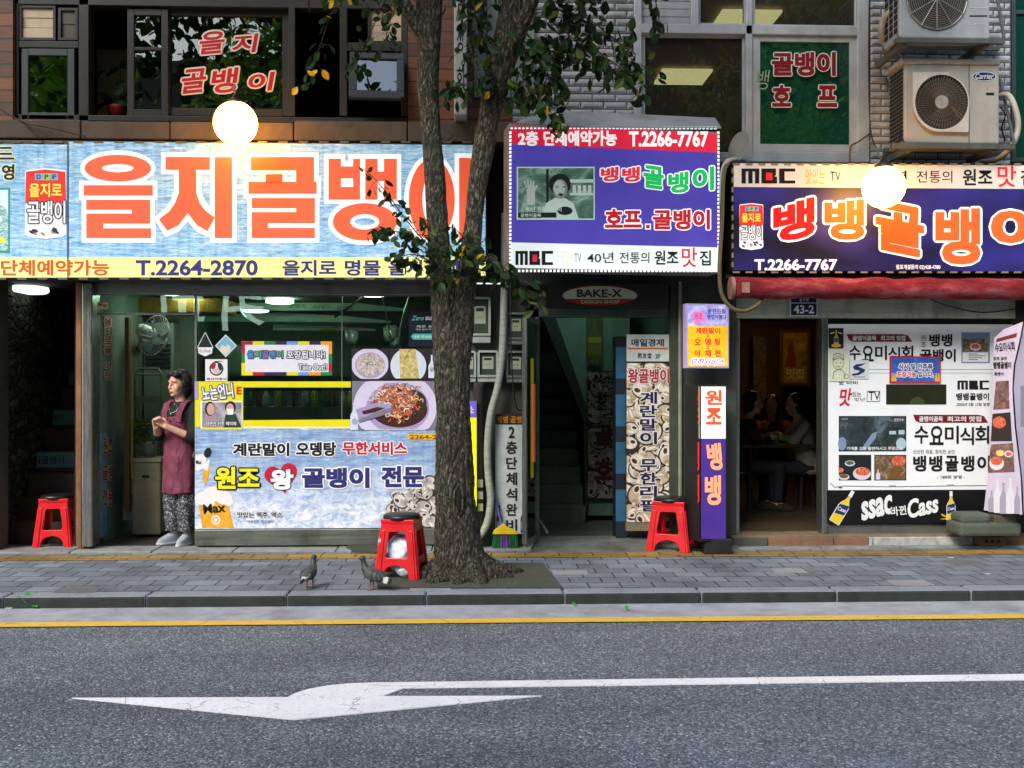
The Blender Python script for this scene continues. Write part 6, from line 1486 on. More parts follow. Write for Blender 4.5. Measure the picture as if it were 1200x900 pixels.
# stools
M_red = mat('red_plastic', (206, 12, 26), .36, var=.14, scale=7, spec=.5, grime=.22)
M_blk = mat('black_seat', (22, 24, 26), .4, var=.2)
stool = thing('plastic_stool', 'red plastic stool stuffed with a white bag beside the tree trunk', 'stool', (0, 0, 0), 'red plastic stools')
b = MB(); Hs, wb, wt = .435, .185, .135
def arc(cx, cy, rx, ry, a0, a1, n): return [(cx + rx * math.cos(R(a0 + (a1 - a0) * i / n)), cy + ry * math.sin(R(a0 + (a1 - a0) * i / n))) for i in range(n + 1)]
def rrect(x0, x1, x2, x3, y0, y1, r):
    """hole: bottom edge x0..x1 at y0, top edge x2..x3 at y1, rounded"""
    return arc(x0 + r, y0 + r, r, r, 270, 180, 4) + arc(x2 + r, y1 - r, r, r, 180, 90, 4) + arc(x3 - r, y1 - r, r, r, 90, 0, 4) + arc(x1 - r, y0 + r, r, r, 0, -90, 4)
for k in range(4):
    Mk = Matrix.Rotation(k * math.pi / 2, 4, 'Z')
    outl = [(-1, 0), (-1, 1), (1, 1), (1, 0), (.60, 0)] + [(.60 * math.cos(R(t)), .02 + .22 * math.sin(R(t)) ** .7 if 0 < t < 180 else .0) for t in range(12, 180, 12)] + [(-.60, 0)]
    hole = rrect(-.58, .58, -.50, .50, .37, .83, .09)
    def fa(u, v, th=0., Mk=Mk):
        w = wb + (wt - wb) * v; return Mk @ Vector((u * (w - th * 0), -w + th, v * (Hs - .03)))
    b.prism([outl, hole], fa, lambda u, v, Mk=Mk: fa(u * .97, v, .012))
    for sgn in (-1, 1):                          # raised ribs that stiffen each leg
        pr = [(sgn * .70, .0), (sgn * .70, .86), (sgn * .90, .86), (sgn * .90, .0)]
        b.prism([pr if sgn < 0 else pr[::-1]], lambda u, v: fa(u, v, -.008), lambda u, v: fa(u, v, .006))
b.box(-wt - .006, wt + .006, -wt - .006, wt + .006, Hs - .04, Hs - .01)
b.build('frame', M_red, stool, bevel=.004)
b = MB(); b.lathe([(.1, Hs - .02), (.150, Hs - .018), (.156, Hs - .005), (.152, Hs + .012), (.13, Hs + .02), (.0, Hs + .022)], (0, 0, 0), 32); b.build('seat', M_blk, stool, smooth=True)
p = W(471, 450, 8.08); stool.location = (p.x, 8.08, Z0 + .012); stool.rotation_euler.z = R(-12); stool.scale = (.95, .95, 1.07)
p = W(67, 450, 9.72); dup(stool, (p.x, 9.72, Z0 + .018), R(6), 'red plastic stool in front of the dark stairs at far left', (.92, .92, 1.03))
p = W(788, 450, 9.3); dup(stool, (p.x, 9.33, zr(9.2)), R(-24), 'red plastic stool standing against the purple column sign', (1.05, 1.05, 1.05))
b = MB(); b.ball((0, 0, .17), (.125, .125, .15), 0, 40, 26); b.ball((-.14, -.06, .26), (.045, .06, .10), 0, 20, 14); b.ball((.04, -.06, .06), (.10, .09, .06), 0, 24, 14)
bag = b.build('plastic_bag', photo_mat('crumpled_bag', ((.35, (150, 164, 200)), (.5, (206, 212, 226)), (.62, (236, 238, 242))), 9, 1), org='zero')
remesh(bag, .007, 1)
for v in bag.data.vertices:
    q = v.co * 13; v.co += v.co.normalized() * 0 + Vector((noise.noise(q), noise.noise(q + Vector((9, 0, 0))), noise.noise(q + Vector((0, 9, 0))))) * .02
    v.co.z = max(v.co.z, 0.002)
bag.location = stool.location + Vector((0, 0, 0))
tag(bag, 'crumpled white and blue plastic bag stuffed under the stool by the tree', 'bag')

# pigeons
def pigeon(loc, rz, label, sc=1., up=0.):
    o = thing('pigeon', label, 'bird', (0, 0, 0), 'pigeons on the pavement')
    b = MB()
    sp = [((-.175, 0, .085), .012, .03), ((-.13, 0, .093), .02, .038), ((-.07, 0, .115), .043, .05), ((-.01, 0, .13), .056, .06), ((.04, 0, .15), .052, .054), ((.07, 0, .18 + up * .3), .036, .036), ((.082, 0, .215 + up), .025, .025), ((.09, 0, .24 + up), .024, .024)]
    b.tube([q[0] for q in sp], [(q[2], q[1]) if False else (q[1], q[2] * .9) for q in sp], 16)
    b.ball((.095, 0, .25 + up), (.028, .024, .025)); b.tube([(.115, 0, .25 + up), (.145, 0, .24 + up)], [.008, .002], 8)
    for s_ in (-1, 1):
        b.ball((-.03, s_ * .042, .128), (.085, .02, .042), 0, 14, 10, Matrix.Rotation(R(-14), 4, 'Y'))
        b.tube([(.0, s_ * .025, .09), (.005, s_ * .027, .045), (.0, s_ * .028, .008)], [.013, .006, .0055], 8)
        for t in (-.5, 0, .5): b.tube([(0, s_ * .028, .008), (.032 * math.cos(t), s_ * .028 + .032 * math.sin(t), .005)], .005, 6)
    m = b.build('body', [], o)
    for mt in (mat('pigeon_grey', (66, 70, 70), .6, var=.3, scale=30), mat('pigeon_neck', (42, 56, 50), .35, var=.3, scale=30), mat('pigeon_dark_bar', (34, 36, 38), .6), mat('pigeon_white', (196, 198, 196), .6), mat('pigeon_leg', (150, 70, 64), .6)) if 'pigeon_grey' not in bpy.data.materials else [bpy.data.materials[n] for n in ('pigeon_grey', 'pigeon_neck', 'pigeon_dark_bar', 'pigeon_white', 'pigeon_leg')]: m.data.materials.append(mt)
    remesh(m, .0045, 2)
    for f in m.data.polygons:
        c_ = f.center; w = noise.noise(c_ * 40) * .01
        if c_.z < .07 and c_.x > -.08: f.material_index = 4
        elif c_.x > .052 + w and c_.z > .14: f.material_index = 1
        elif c_.x < -.155 + w: f.material_index = 2
        elif c_.x < -.115 + w and c_.z < .12: f.material_index = 3
        elif abs(c_.y) > .03 and (abs(c_.x + .03 + w) < .010 or abs(c_.x + .075 + w) < .010): f.material_index = 2
        else: f.material_index = 0
    e = MB()
    for s_ in (-1, 1): e.ball((.103, s_ * .022, .256 + up), .0045, 0, 8, 6)
    e.build('eye', ink((200, 90, 30)), o)
    o.location = loc; o.rotation_euler.z = rz; o.scale = (sc,) * 3
    return o
p = G(363, 689, Z0); pigeon((p.x, p.y, Z0), R(76), 'dark pigeon seen from behind to the left of the other one', .86)
p = G(436, 692.5, Z0); pigeon((p.x, p.y + .02, Z0), R(155), 'dark pigeon with a pale tail close to the red stool by the tree', .88, .012)

# broom
s = thing('broom', 'broom with a yellow head and green and purple bristles leaning by the white sign', 'broom', at(590, 636, 9.36)); pb = W(591, 640, 9.36); zz = Z0 + .015
b = MB(); b.tube([W(574, 556, 9.42), W(588, 616, 9.37)], .011); b.build('handle', mat('blue_handle', (84, 92, 160), .4), s)
b = MB(); P = [(577, 626), (579, 621), (586, 616), (590, 613), (594, 617), (604, 621), (607, 626)]
b.prism([[(x, -y) for x, y in P]], lambda x, y: W(x, -y, 9.33), lambda x, y: W(x, -y, 9.40)); b.build('head', mat('yellow_head', (206, 178, 30), .4), s, bevel=.004)
b = MB()
for i in range(260):
    t = random.random(); p0 = W(578 + 28 * t, 626, 9.34 + .05 * random.random()); p1 = Vector((p0.x * 1. + (t - .5) * .02, p0.y, zz)) + Vector((random.gauss(0, .004), random.gauss(0, .01), 0)); b.tube([p0, p1], .0022, 4, 1 if .33 < t < .66 else 0)
b.build('bristles', [mat('green_bristle', (34, 106, 62), .6), mat('purple_bristle', (118, 72, 150), .6)], s)

# electric meters
M_mbox, M_mdark = mat('meter_case', (156, 164, 156), .4, var=.1, grime=.5), mat('meter_glass', (58, 70, 62), .15)
M_mface = mat('meter_face', (150, 160, 140), .5)
def meter(x0, y0, x1, y1, label, dark=False):
    s = thing('electric_meter', label, 'electric meter', at((x0 + x1) / 2, y1, 9.42), 'electric meters on the wall'); w, h = x1 - x0, y1 - y0; Y = 9.40
    b = MB(); b.pbox(x0 + 1, y0 + 1, x1 - 1, y1, Y + .03, .07); b.build('back_box', M_mbox, s, bevel=.01)
    b = MB(); f = 2.6
    out = [(x0 + 2, y0), (x1 - 2, y0), (x1, y0 + 2.5), (x1, y1 - h * .16), (x0, y1 - h * .16), (x0, y0 + 2.5)]; inn = [(x0 + f, y0 + f), (x1 - f, y0 + f), (x1 - f, y1 - h * .16 - f), (x0 + f, y1 - h * .16 - f)]
    b.prism([[(x, -y) for x, y in out], [(x, -y) for x, y in inn]], lambda x, y: W(x, -y, Y - .012), lambda x, y: W(x, -y, Y + .03)); b.pbox(x0 + .4, y1 - h * .14, x1 - .4, y1 - .6, Y, .03); b.build('cover', mat('dark_meter_case', (106, 116, 106), .4, grime=.5) if dark else M_mbox, s, bevel=.003); cv = s.children[-1] if False else [c for c in bpy.data.objects if c.parent == s and c.name.startswith('cover')][0]
    b = MB(); b.pbox(x0 + f, y0 + f, x1 - f, y1 - h * .16 - f, Y + .016, .01, 0); b.build('window', M_mdark, cv)
    b = MB(); b.rect(x0 + w * .24, y0 + h * .2, x1 - w * .24, y0 + h * .58, Y + .016, .003, 0); b.rect(x0 + w * .32, y0 + h * .24, x1 - w * .32, y0 + h * .31, Y + .016, .005, 1)
    for k in range(2): b.ell(x0 + w * (.42 + .16 * k), y0 + h * .44, w * .03, w * .03, Y + .016, .005, 1, 8)
    b.build('dial', [M_mface, M_dark], cv)
meter(550, 348, 575, 402, 'largest electric meter beside the tree trunk'); meter(593, 366, 616, 404, 'upper electric meter to the right of the grey conduit', True)
meter(559.5, 410.5, 584, 448, 'white framed electric meter below the largest meter'); meter(593, 411, 616, 448.5, 'lower electric meter right of the grey conduit', True); meter(543, 411, 558, 448, 'electric meter half hidden behind the tree trunk')
# conduit and cables
def cable(name, label, cat, pts, Y, r, m, step=8):
    c = [W(q[0], q[1], q[2] if len(q) > 2 else Y) for q in pts]; out = []
    for i in range(len(c) - 1):                   # Catmull-Rom through the points
        p0, p1, p2, p3 = c[max(i - 1, 0)], c[i], c[i + 1], c[min(i + 2, len(c) - 1)]
        for k in range(step):
            t = k / step; out.append(.5 * ((2 * p1) + (p2 - p0) * t + (2 * p0 - 5 * p1 + 4 * p2 - p3) * t * t + (3 * p1 - p0 - 3 * p2 + p3) * t ** 3))
    b = MB(); b.tube(out + [c[-1]], r, 10); return tag(b.build(name, m, smooth=True), label, cat)
cable('conduit', 'grey flexible conduit snaking down between the meters', 'pipe', [(592, 250), (591, 320), (590, 380), (588, 420), (583, 455), (575, 485), (571.5, 520), (572, 555), (575, 585), (571, 612), (562, 628), (551, 634)], 9.36, .034, mat('grey_conduit', (150, 156, 146), .5, var=.25, scale=8, grime=.5, stretch=(1, 1, 6)))
cable('pipe', 'dark vertical pipe with three pale stickers beside the yellow strip', 'pipe', [(561, 448), (561, 520), (562, 634)], 9.4, .05, M_dark)
b = MB()
for y in (562, 576, 590): b.pbox(558 + y % 3, y, 566, y + 9, 9.34, .004)
tag(b.build('pipe_label', mat('faded_sticker', (150, 148, 132), .6, grime=.5)), 'three faded stickers on the dark pipe', 'sticker')
M_cab = mat('black_cable', (24, 24, 24), .5); M_brn = mat('brown_hose', (92, 84, 60), .5, grime=.5)
cable('cable', 'brown hose looping down the left end of the dark blue sign', 'hose', [(872, 189, 9.2), (856, 190, 9.05), (848, 205), (846, 260), (843, 315), (846, 345), (858, 361), (874, 364), (890, 355), (893, 345, 9.3)], 8.93, .018, M_brn)
cable('cable', 'white pipe bent round the top left corner of the dark blue sign', 'pipe', [(880, 190, 9.3), (860, 187, 9.1), (850, 192, 9.0), (846, 210), (845, 240)], 8.98, .022, mat('white_pipe', (170, 172, 168), .5, grime=.4))
for pts, lab in (([(0, 128, 9.3), (28, 143, 9.14), (60, 150, 9.1), (100, 160, 9.1)], 'black cable lying over the ledge at far left'), ([(20, 140, 9.3), (40, 155, 9.1), (46, 163, 9.08)], 'short black cable hanging over the ledge at far left'),
                 ([(1019, -20, 9.3), (1018, 80, 9.3), (1020, 150, 9.2), (1026, 172, 8.92)], 'thin black cable feeding the right globe lamp'), ([(598, 330, 9.3), (600, 430), (606, 478, 9.3), (618, 476, 9.35)], 'thin black cable drooping below the lower right meter'),
                 ([(520, 150, 9.1), (530, 158, 9.05), (522, 165, 9.05), (512, 158, 9.1), (500, 150, 9.3)], 'coil of black cable on the ledge behind the tree'), ([(1090, 350, 9.3), (1110, 358), (1150, 366), (1190, 362, 9.3)], 'black cable sagging under the red awning')):
    cable('cable', lab, 'cable', pts, 9.25, .006, M_cab)
cable('hook_rod', 'bent brown metal rod beside the right upstairs window', 'rod', [(996, 190, 9.1), (997, 172, 9.2), (1006, 166, 9.3), (1020, 156, 9.4)], 9.3, .008, mat('rust_rod', (110, 70, 44), .6, .4))
b = MB(); b.pbox(866, 144, 872, 182, 9.25, .01) if False else b.tube([W(858, 190, 9.2), W(873, 148, 9.2)], .006)
b.lathe([(.0, .02), (.1, .015), (.14, -.005), (.10, .0)], W(866, 172, 9.15), 20, 0, Matrix.Rotation(R(100), 4, 'Y') @ Matrix.Rotation(R(-25), 4, 'X'))
tag(b.build('satellite_dish', mat('pale_dish', (150, 152, 150), .5, grime=.3)), 'small pale dish seen edge on at the foot of the upstairs window', 'dish')

# glass door of the middle entrance with wooden handles
PD2 = vplane(618, 9.12, 632.5, 9.62)
s = thing('glass_door', 'green glass door with wooden bar handles swung open at the stair entrance', 'door', at(625, 630, 9.6))
b = MB(); b.pbox(617, 372, 618.5, 637, PD2, .04); b.pbox(631, 372, 632.5, 637, PD2, .04); b.pbox(618.5, 372, 631, 378, PD2, .04); b.pbox(618.5, 629, 631, 637, PD2, .04); b.build('frame', M_steel, s)
b = MB(); b.pbox(618.5, 378, 631, 629, PD2, .008, off=-.016); b.build('pane', glass_mat('green_door_glass', (.22, .36, .28), refl=.9), s)
M_hand = mat('orange_wood', (176, 96, 30), .4, var=.2, stretch=(1, 1, .2))
for px, off in ((625, .055), (623, -.075)):
    b = MB(); a0, a1 = W(px, 450, PD2, off), W(px, 541, PD2, off); b.tube([a0, a1], .019, 12)
    for y in (472, 520): b.tube([W(px, y, PD2, off), W(px, y, PD2, -.02)], .008, 8)
    b.build('handle', M_hand, s)
b = MB(); b.pbox(622, 420, 625.5, 560, PD2, .002, off=.0); b.build('sticker', ink((196, 196, 30)), s)
b = MB(); b.tube([W(633, 610, 10.2), W(641, 624, 9.8)], .012, 8); tag(b.build('door_stop', ink((180, 182, 176))), 'small white rod on the floor inside the stair entrance', 'rod')

# globe lamps
M_globe = lamp_mat('glowing_globe', (255, 176, 66), 17.)
def globe(px, py, Y, r, label, stem_pts):
    c = W(px, py, Y); s = thing('globe_lamp', label, 'lamp', c)
    b = MB(); b.ball(c, r, 0, 32, 20); b.build('globe', M_globe, s, smooth=True)
    b = MB(); b.lathe([(.085, 0), (.07, .03), (.03, .05), (.018, .08)], c + Vector((0, 0, r - .02)), 20); b.build('cap', mat('lamp_cap', (70, 64, 54), .4, .6), s, smooth=True)
    b = MB(); b.tube([c + Vector((0, 0, r + .05))] + [W(*q) for q in stem_pts], .009, 8); b.build('stem', mat('lamp_stem', (120, 118, 112), .4, .6), s)
globe(276, 144.5, 8.78, .184, 'glowing white globe lamp in front of the blue wave sign', [(275, 106, 8.66), (274, 101, 8.9), (274, 108, 9.44)])
globe(1035.5, 219, 8.56, .178, 'glowing white globe lamp hanging over the dark blue sign', [(1031, 185, 8.5), (1026, 172, 8.9), (1020, 166, 9.4)])

# air conditioners
M_ac, M_acd = mat('aged_white_metal', (160, 154, 144), .45, var=.08, grime=.35), mat('coil_dark', (34, 34, 32), .6, .3)
M_brk = mat('grey_bracket', (96, 98, 92), .5, .5, grime=.5)
s = thing('air_conditioner', 'lower outdoor air conditioner with an oval blue badge above the dark blue sign', 'air conditioner', at(1115, 172, 8.9)); Y = 8.88
b = MB(); b.pbox(1060, 74, 1171, 168, Y, .34); b.build('casing', M_ac, s, bevel=.012)
b = MB(); b.pbox(1056, 68.5, 1173.5, 75, Y - .02, .38); b.build('lid', M_ac, s, bevel=.012)
b = MB()
for k in range(18):
    z = W(1060, 80 + k * 4.8, Y).z; x = X(1060, Y); b.box(x - .006, x + .002, Y + .03, Y + .31, z - .012, z + .012)
b.build('side_coil', M_acd, s)
cx, cy = 1103.5, 119.5
b = MB(); out = [(1069.5, 84.5), (1112, 84.5)] + arc(1103.5, 119.5, 32.5, 33, -75, 0, 8)[0:] + [(1135, 154), (1134.5, 155), (1095, 154)] + arc(1103.5, 119.5, 34, 35.5, 105, 180, 8) + [(1069.5, 100)]
hole = [(cx + 31 * math.cos(t), cy + 32 * math.sin(t)) for t in np.linspace(0, 6.2832, 41)[:-1]]
b.prism([[(x, -y) for x, y in out], [(x, -y) for x, y in hole]], lambda x, y: W(x, -y, Y - .035), lambda x, y: W(x, -y, Y - .001)); fs = b.build('fan_surround', mat('surround_white', (184, 180, 172), .4, grime=.2), s, bevel=.004)
b = MB(); b.ell(cx, cy, 31, 32, Y, .002, 0, 40); b.build('fan_recess', mat('fan_shadow_grey', (62, 56, 48), .7), fs)
b = MB()
for k in range(52):
    a = 6.2832 * k / 52; b.tube([W(cx + r * math.cos(a + tw), cy + r * math.sin(a + tw), Y - .03) for r, tw in ((7, 0), (14, .18), (22, .30), (31, .36))], .0032, 5)
for r in (12, 17, 22, 27): b.tube([W(cx + r * math.cos(t), cy + r * math.sin(t), Y - .028) for t in np.linspace(0, 6.2832, 33)], .0028, 5)
b.build('grille', mat('grille_wire', (92, 84, 72), .4, .3), fs)
b = MB(); b.ell(cx, cy, 7.6, 7.8, Y - .036, 0, 0, 24); c_ = W(cx, cy, Y - .03); b.lathe([(.056, -.006), (.058, .006)], c_, 24, 0, Matrix.Rotation(R(90), 4, 'X')); b.build('hub', M_ac, fs)
b = MB(); b.ell(1153.5, 89.5, 14.2, 5.6, Y, .004, 0, 28); b.ell(1153.5, 89.5, 13.2, 4.8, Y, .005, 1, 28); b.text('Carrier', 1143, 86, 1164.5, 92.4, Y, .007, 0, .01, shear=1.4); b.build('badge', [ink((206, 208, 210)), ink((28, 40, 84))], s)
b = MB(); b.rect(1155.5, 108.5, 1165, 111.5, Y, .003, 0); b.rect(1135.3, 76, 1136.1, 168, Y, .002, 1); b.build('slot', [ink((24, 22, 22)), M_acd], s)
b = MB(); b.pbox(1046, 168, 1190, 174, Y - .03, .05); b.pbox(1036, 174, 1180, 179, 9.34, .04); b.pbox(1063, 170, 1068, 178, Y, .5); b.pbox(1164, 170, 1169, 178, Y, .5)
b.tube([W(1062, 172, Y - .02), W(1038, 92, 9.38)], .014, 8); b.tube([W(1189, 170, Y - .02), W(1172, 92, 9.38)], .014, 8); b.build('bracket', M_brk, s)
cable('hose', 'white insulated pipe curling beside the lower air conditioner', 'pipe', [(1172, 112, 9.2), (1182, 112, 9.1), (1190, 128, 9.05), (1193, 150, 9.05), (1186, 170, 9.05), (1170, 186, 9.2), (1150, 190, 9.35)], 9.1, .026, mat('pipe_wrap', (176, 168, 152), .6, grime=.4))
cable('cable', 'tangled black cable beside the lower air conditioner', 'cable', [(1172, 125, 9.1), (1178, 135, 9.1), (1174, 150, 9.15), (1178, 165, 9.2)], 9.1, .007, M_cab)
s = thing('air_conditioner', 'upper outdoor air conditioner with a radial wire fan guard cut off by the top edge', 'air conditioner', at(1108, 46, 8.75)); Y = 8.72
b = MB(); b.pbox(1054, -62, 1160, 45, Y, .34); b.build('casing', mat('grey_white_metal', (158, 162, 164), .45, var=.08, grime=.35), s, bevel=.012)
b = MB(); x = X(1054, Y)
for k in range(12):
    for j in range(3):
        z = W(1054, -55 + k * 8, Y).z; y = Y + .04 + j * .10; b.box(x - .004, x + .001, y, y + .07, z - .022, z + .022)
b.build('side_grille', M_acd, s)
cx, cy = 1098, -2
b = MB(); b.ell(cx, cy, 35, 36, Y, .002, 0, 44); b.build('fan_recess', bpy.data.materials['fan_shadow_grey'], s)
b = MB(); b.tube([W(cx + 35 * math.cos(t), cy + 36 * math.sin(t), Y - .01) for t in np.linspace(0, 6.2832, 45)], .008, 8)
for k in range(12):
    a = 6.2832 * k / 12; b.tube([W(cx + r * math.cos(a), cy + r * math.sin(a), Y - .03) for r in (2, 37)], .005, 6)
for r in np.linspace(5, 33, 12): b.tube([W(cx + r * math.cos(t), cy + r * math.sin(t), Y - .024) for t in np.linspace(0, 6.2832, 37)], .0022, 4)
b.build('grille', mat('guard_wire', (150, 148, 140), .4, .4), s)
b = MB(); b.rect(1136, 17.8, 1157, 19.4, Y, .003, 0); b.rect(1136, 9, 1158, 9.6, Y, .003, 1); b.rect(1136, 28, 1158, 28.6, Y, .003, 1); b.build('badge', [ink((50, 50, 54)), ink((206, 206, 206))], s)
b = MB(); b.pbox(1050, 45, 1178, 50, Y - .03, .05); b.pbox(1036, 54, 1172, 58, 9.34, .04); b.pbox(1058, 47, 1063, 55, Y, .62); b.pbox(1154, 47, 1159, 55, Y, .62)
b.tube([W(1055, 48, Y - .02), W(1036, -30, 9.38)], .014, 8); b.tube([W(1177, 47, Y - .02), W(1164, -30, 9.38)], .014, 8); b.build('bracket', M_brk, s)
cable('hose', 'white insulated pipe looping beside the upper air conditioner', 'pipe', [(1046, 12, 8.95), (1036, 22, 9.0), (1033, 38, 9.05), (1038, 52, 9.15), (1052, 66, 9.3), (1064, 80, 9.4)], 9.1, .03, bpy.data.materials['pipe_wrap'])

# litter on the roadside
M_lit = leaf_mat('fresh_fallen_leaf', ((46, 130, 44), (70, 150, 60)))
for px, py, sz, lab in ((28, 713, .13, 'largest bright green leaf lying in the gutter at far left'), (42, 713.5, .06, 'small green leaf beside the largest gutter leaf'), (110, 712, .09, 'single green leaf lying in the gutter right of the largest one'), (672, 711.5, .05, 'green leaf lying in the gutter below the tree mat'), (733, 716.5, .05, 'dark leaf lying on the gutter right of the tree')):
    p = G(px, py, .006); b = MB()
    for k in range(3 if sz > .1 else 1): leaf(b, p + Vector((random.uniform(-.03, .03), 0, .012 + .01 * k)), (random.uniform(-1, 1), .4, .25), sz, random.random() * 6)
    tag(b.build('fallen_leaf', M_lit), lab, 'leaf')
M_chip = mat('pale_scrap', (170, 172, 170), .8)
for px, py, w in ((11, 713, .05), (632, 678, .04), (1085, 708, .05), (1157, 673, .04), (757, 706, .05), (1114, 654, .05)):
    z = 0.006 if py > 704 else Z0 + .004; p = G(px, py, z); b = MB(); b.box(p.x - w / 2, p.x + w / 2, p.y - .015, p.y + .015, z + .001, z + .006)
    tag(b.build('paper_scrap', M_chip), 'tiny pale scrap of paper lying by the kerb', 'litter', 'paper scraps by the kerb')

# ================================================================== people
M_skin = mat('skin', (216, 168, 142), .5, var=.08, scale=20)
M_hair = mat('black_hair', (26, 20, 18), .45, var=.4, scale=40, bump=.6, bscale=120, stretch=(1, 1, .25))
M_lip, M_eye, M_eyew = ink((176, 96, 88)), ink((30, 22, 20)), ink((206, 190, 178))
class Body:
    """Frame of a figure: origin on the floor, f forward, l to the figure's left, u up."""
    def __init__(s, base, deg, face=None, k=1., sw=1.):
        s.sw = sw
        a = R(deg); s.o = Vector(base); s.f = Vector((-math.sin(a), -math.cos(a), 0)); s.l = Vector((math.cos(a), -math.sin(a), 0)); s.k = k
        a = R(deg if face is None else face); s.hf = Vector((-math.sin(a), -math.cos(a), 0)); s.hl = Vector((math.cos(a), -math.sin(a), 0))
    def p(s, l, f, u): return s.o + (s.l * l * s.sw + s.f * f + Vector((0, 0, u))) * s.k
    def rings(s, rows, seg=24, mb=None, pw=2.3):
        """rows: (l, f, u, half width, half depth): horizontal rings that face the way the figure faces"""
        rz = math.atan2(s.l.y, s.l.x)
        return mb.loft([(s.p(a, b_, c), w * s.k * s.sw, d * s.k, rz) for a, b_, c, w, d in rows], seg, 0, pw)
def limb(mb, pts, rads, seg=12):
    c, r = [], []
    for i in range(len(pts) - 1):
        for k in range(6):
            t = k / 6; c.append(pts[i].lerp(pts[i + 1], t)); r.append(rads[i] * (1 - t) + rads[i + 1] * t)
    mb.tube(c + [pts[-1]], r + [rads[-1]], seg)
    for p, q in zip(pts, rads): mb.ball(p, q, 0, 12, 8)
def head(B, mb, hc, tilt=0.):
    k = B.k; rot = Matrix((B.hl, -B.hf, Vector((0, 0, 1)))).transposed().to_4x4()      # local x = left, y = back, z = up
    if tilt: rot = rot @ Matrix.Rotation(R(tilt), 4, 'X')
    P = lambda x, y, z: hc + (rot @ Vector((x, y, z))) * k
    mb.ball(P(0, .012, .03), (.071 * k, .088 * k, .093 * k), 0, 24, 18, rot); mb.ball(P(0, -.022, -.045), (.056 * k, .060 * k, .066 * k), 0, 20, 14, rot)
    mb.ball(P(0, -.060, -.088), (.026 * k, .02 * k, .018 * k), 0, 14, 10, rot)
    limb(mb, [P(0, -.078, .020), P(0, -.094, -.022)], [.008 * k, .0115 * k], 10)
    for s_ in (-1, 1):
        mb.ball(P(s_ * .009, -.084, -.026), (.008 * k,) * 3, 0, 10, 8); mb.ball(P(s_ * .072, .012, -.006), (.011 * k, .022 * k, .032 * k), 0, 12, 10, rot)
        mb.ball(P(s_ * .030, -.046, -.024), (.036 * k, .030 * k, .040 * k), 0, 16, 12, rot)
        mb.ball(P(s_ * .03, -.064, .032), (.030 * k, .016 * k, .012 * k), 0, 12, 8, rot)
    mb.ball(P(0, -.078, -.056), (.022 * k, .012 * k, .012 * k), 0, 12, 8, rot)
    return P, rot
def face(P, rot, k, parent):
    b = MB()
    for s_ in (-1, 1): b.ball(P(s_ * .030, -.0785, .008), (.0130 * k, .0055 * k, .0045 * k), 1, 12, 8, rot); b.ball(P(s_ * .030, -.0835, .008), (.0060 * k, .003 * k, .0050 * k), 0, 10, 8, rot)
    b.build('eye', [M_eye, M_eyew], parent)
    b = MB()
    for s_ in (-1, 1): limb(b, [P(s_ * .014, -.086, .031), P(s_ * .032, -.085, .036), P(s_ * .048, -.073, .031)], [.002 * k, .0024 * k, .0015 * k], 6)
    b.build('eyebrow', M_hair, parent)
    b = MB(); limb(b, [P(-.021, -.084, -.060), P(-.008, -.0905, -.0565), P(.008, -.0905, -.0565), P(.021, -.084, -.060)], [.002 * k, .0042 * k, .0042 * k, .002 * k], 8); limb(b, [P(-.014, -.087, -.065), P(.014, -.087, -.065)], [.0045 * k, .0045 * k], 8)
    b.build('lips', M_lip, parent)
def hand(mb, wrist, d, palm_n, curl=55, k=1., thumb=1):
    """palm, four unequal fingers bent at two knuckles towards the palm side, and a thumb off the side"""
    d = d.normalized(); n = (palm_n - d * palm_n.dot(d)).normalized(); s_ = d.cross(n).normalized() * thumb
    for t in np.linspace(-.028, .028, 5): limb(mb, [wrist + s_ * t * .6 * k, wrist + d * .082 * k + s_ * t * k], [.015 * k, .013 * k], 8)
    for t, L in ((-.030, .058), (-.010, .072), (.010, .078), (.030, .070)):
        p = wrist + d * .085 * k + s_ * t * k; a = 0; pts = [p]
        for seg_, frac in ((curl * .55, .42), (curl, .33), (curl * .7, .25)):
            a += R(seg_); p = p + (d * math.cos(a) + n * math.sin(a)) * L * frac * k; pts.append(p)
        limb(mb, pts, [.0092 * k, .0085 * k, .0078 * k, .0066 * k], 8)
    p = wrist + d * .025 * k + s_ * .034 * k
    limb(mb, [p, p + (d * .6 + s_ * .55 + n * .35) * .035 * k, p + (d * .85 + s_ * .45 + n * .75) * .060 * k], [.013 * k, .0105 * k, .0085 * k], 8)
def wavy(o, amp, fr):
    for v in o.data.vertices:
        q = v.co * fr; v.co += Vector((noise.noise(q), noise.noise(q + Vector((7, 3, 1))), noise.noise(q + Vector((2, 8, 5))))) * amp

# ---- the woman in the doorway
wx = W(212, 450, 9.74).x
wm = thing('person', 'woman in a maroon apron standing in the shop doorway with clasped hands', 'person', (wx, 9.74, Z0 + .012))
B = Body((wx, 9.74, Z0 + .012), 24, 40, 1.03, .88)
b = MB()
neck = B.p(0, .0, 1.31); hc = B.p(.0, .035, 1.455)
P, rot = head(B, b, hc, 3)
limb(b, [B.p(0, -.01, 1.25), B.p(0, .012, 1.385)], [.052, .047])
B.rings([(0, 0, .80, .15, .10), (0, 0, .90, .16, .11), (0, 0, 1.0, .135, .098), (0, .01, 1.12, .15, .11), (0, .005, 1.22, .165, .10), (0, -.005, 1.28, .12, .07), (0, -.005, 1.30, .06, .055)], mb=b)
shL, elL, wrL = B.p(.165, -.01, 1.245), B.p(.215, .06, .975), B.p(.035, .235, 1.085)
shR, elR, wrR = B.p(-.165, -.01, 1.245), B.p(-.195, .10, .985), B.p(-.060, .265, 1.075)
limb(b, [shL, elL, wrL], [.050, .040, .027]); limb(b, [shR, elR, wrR], [.050, .040, .027])
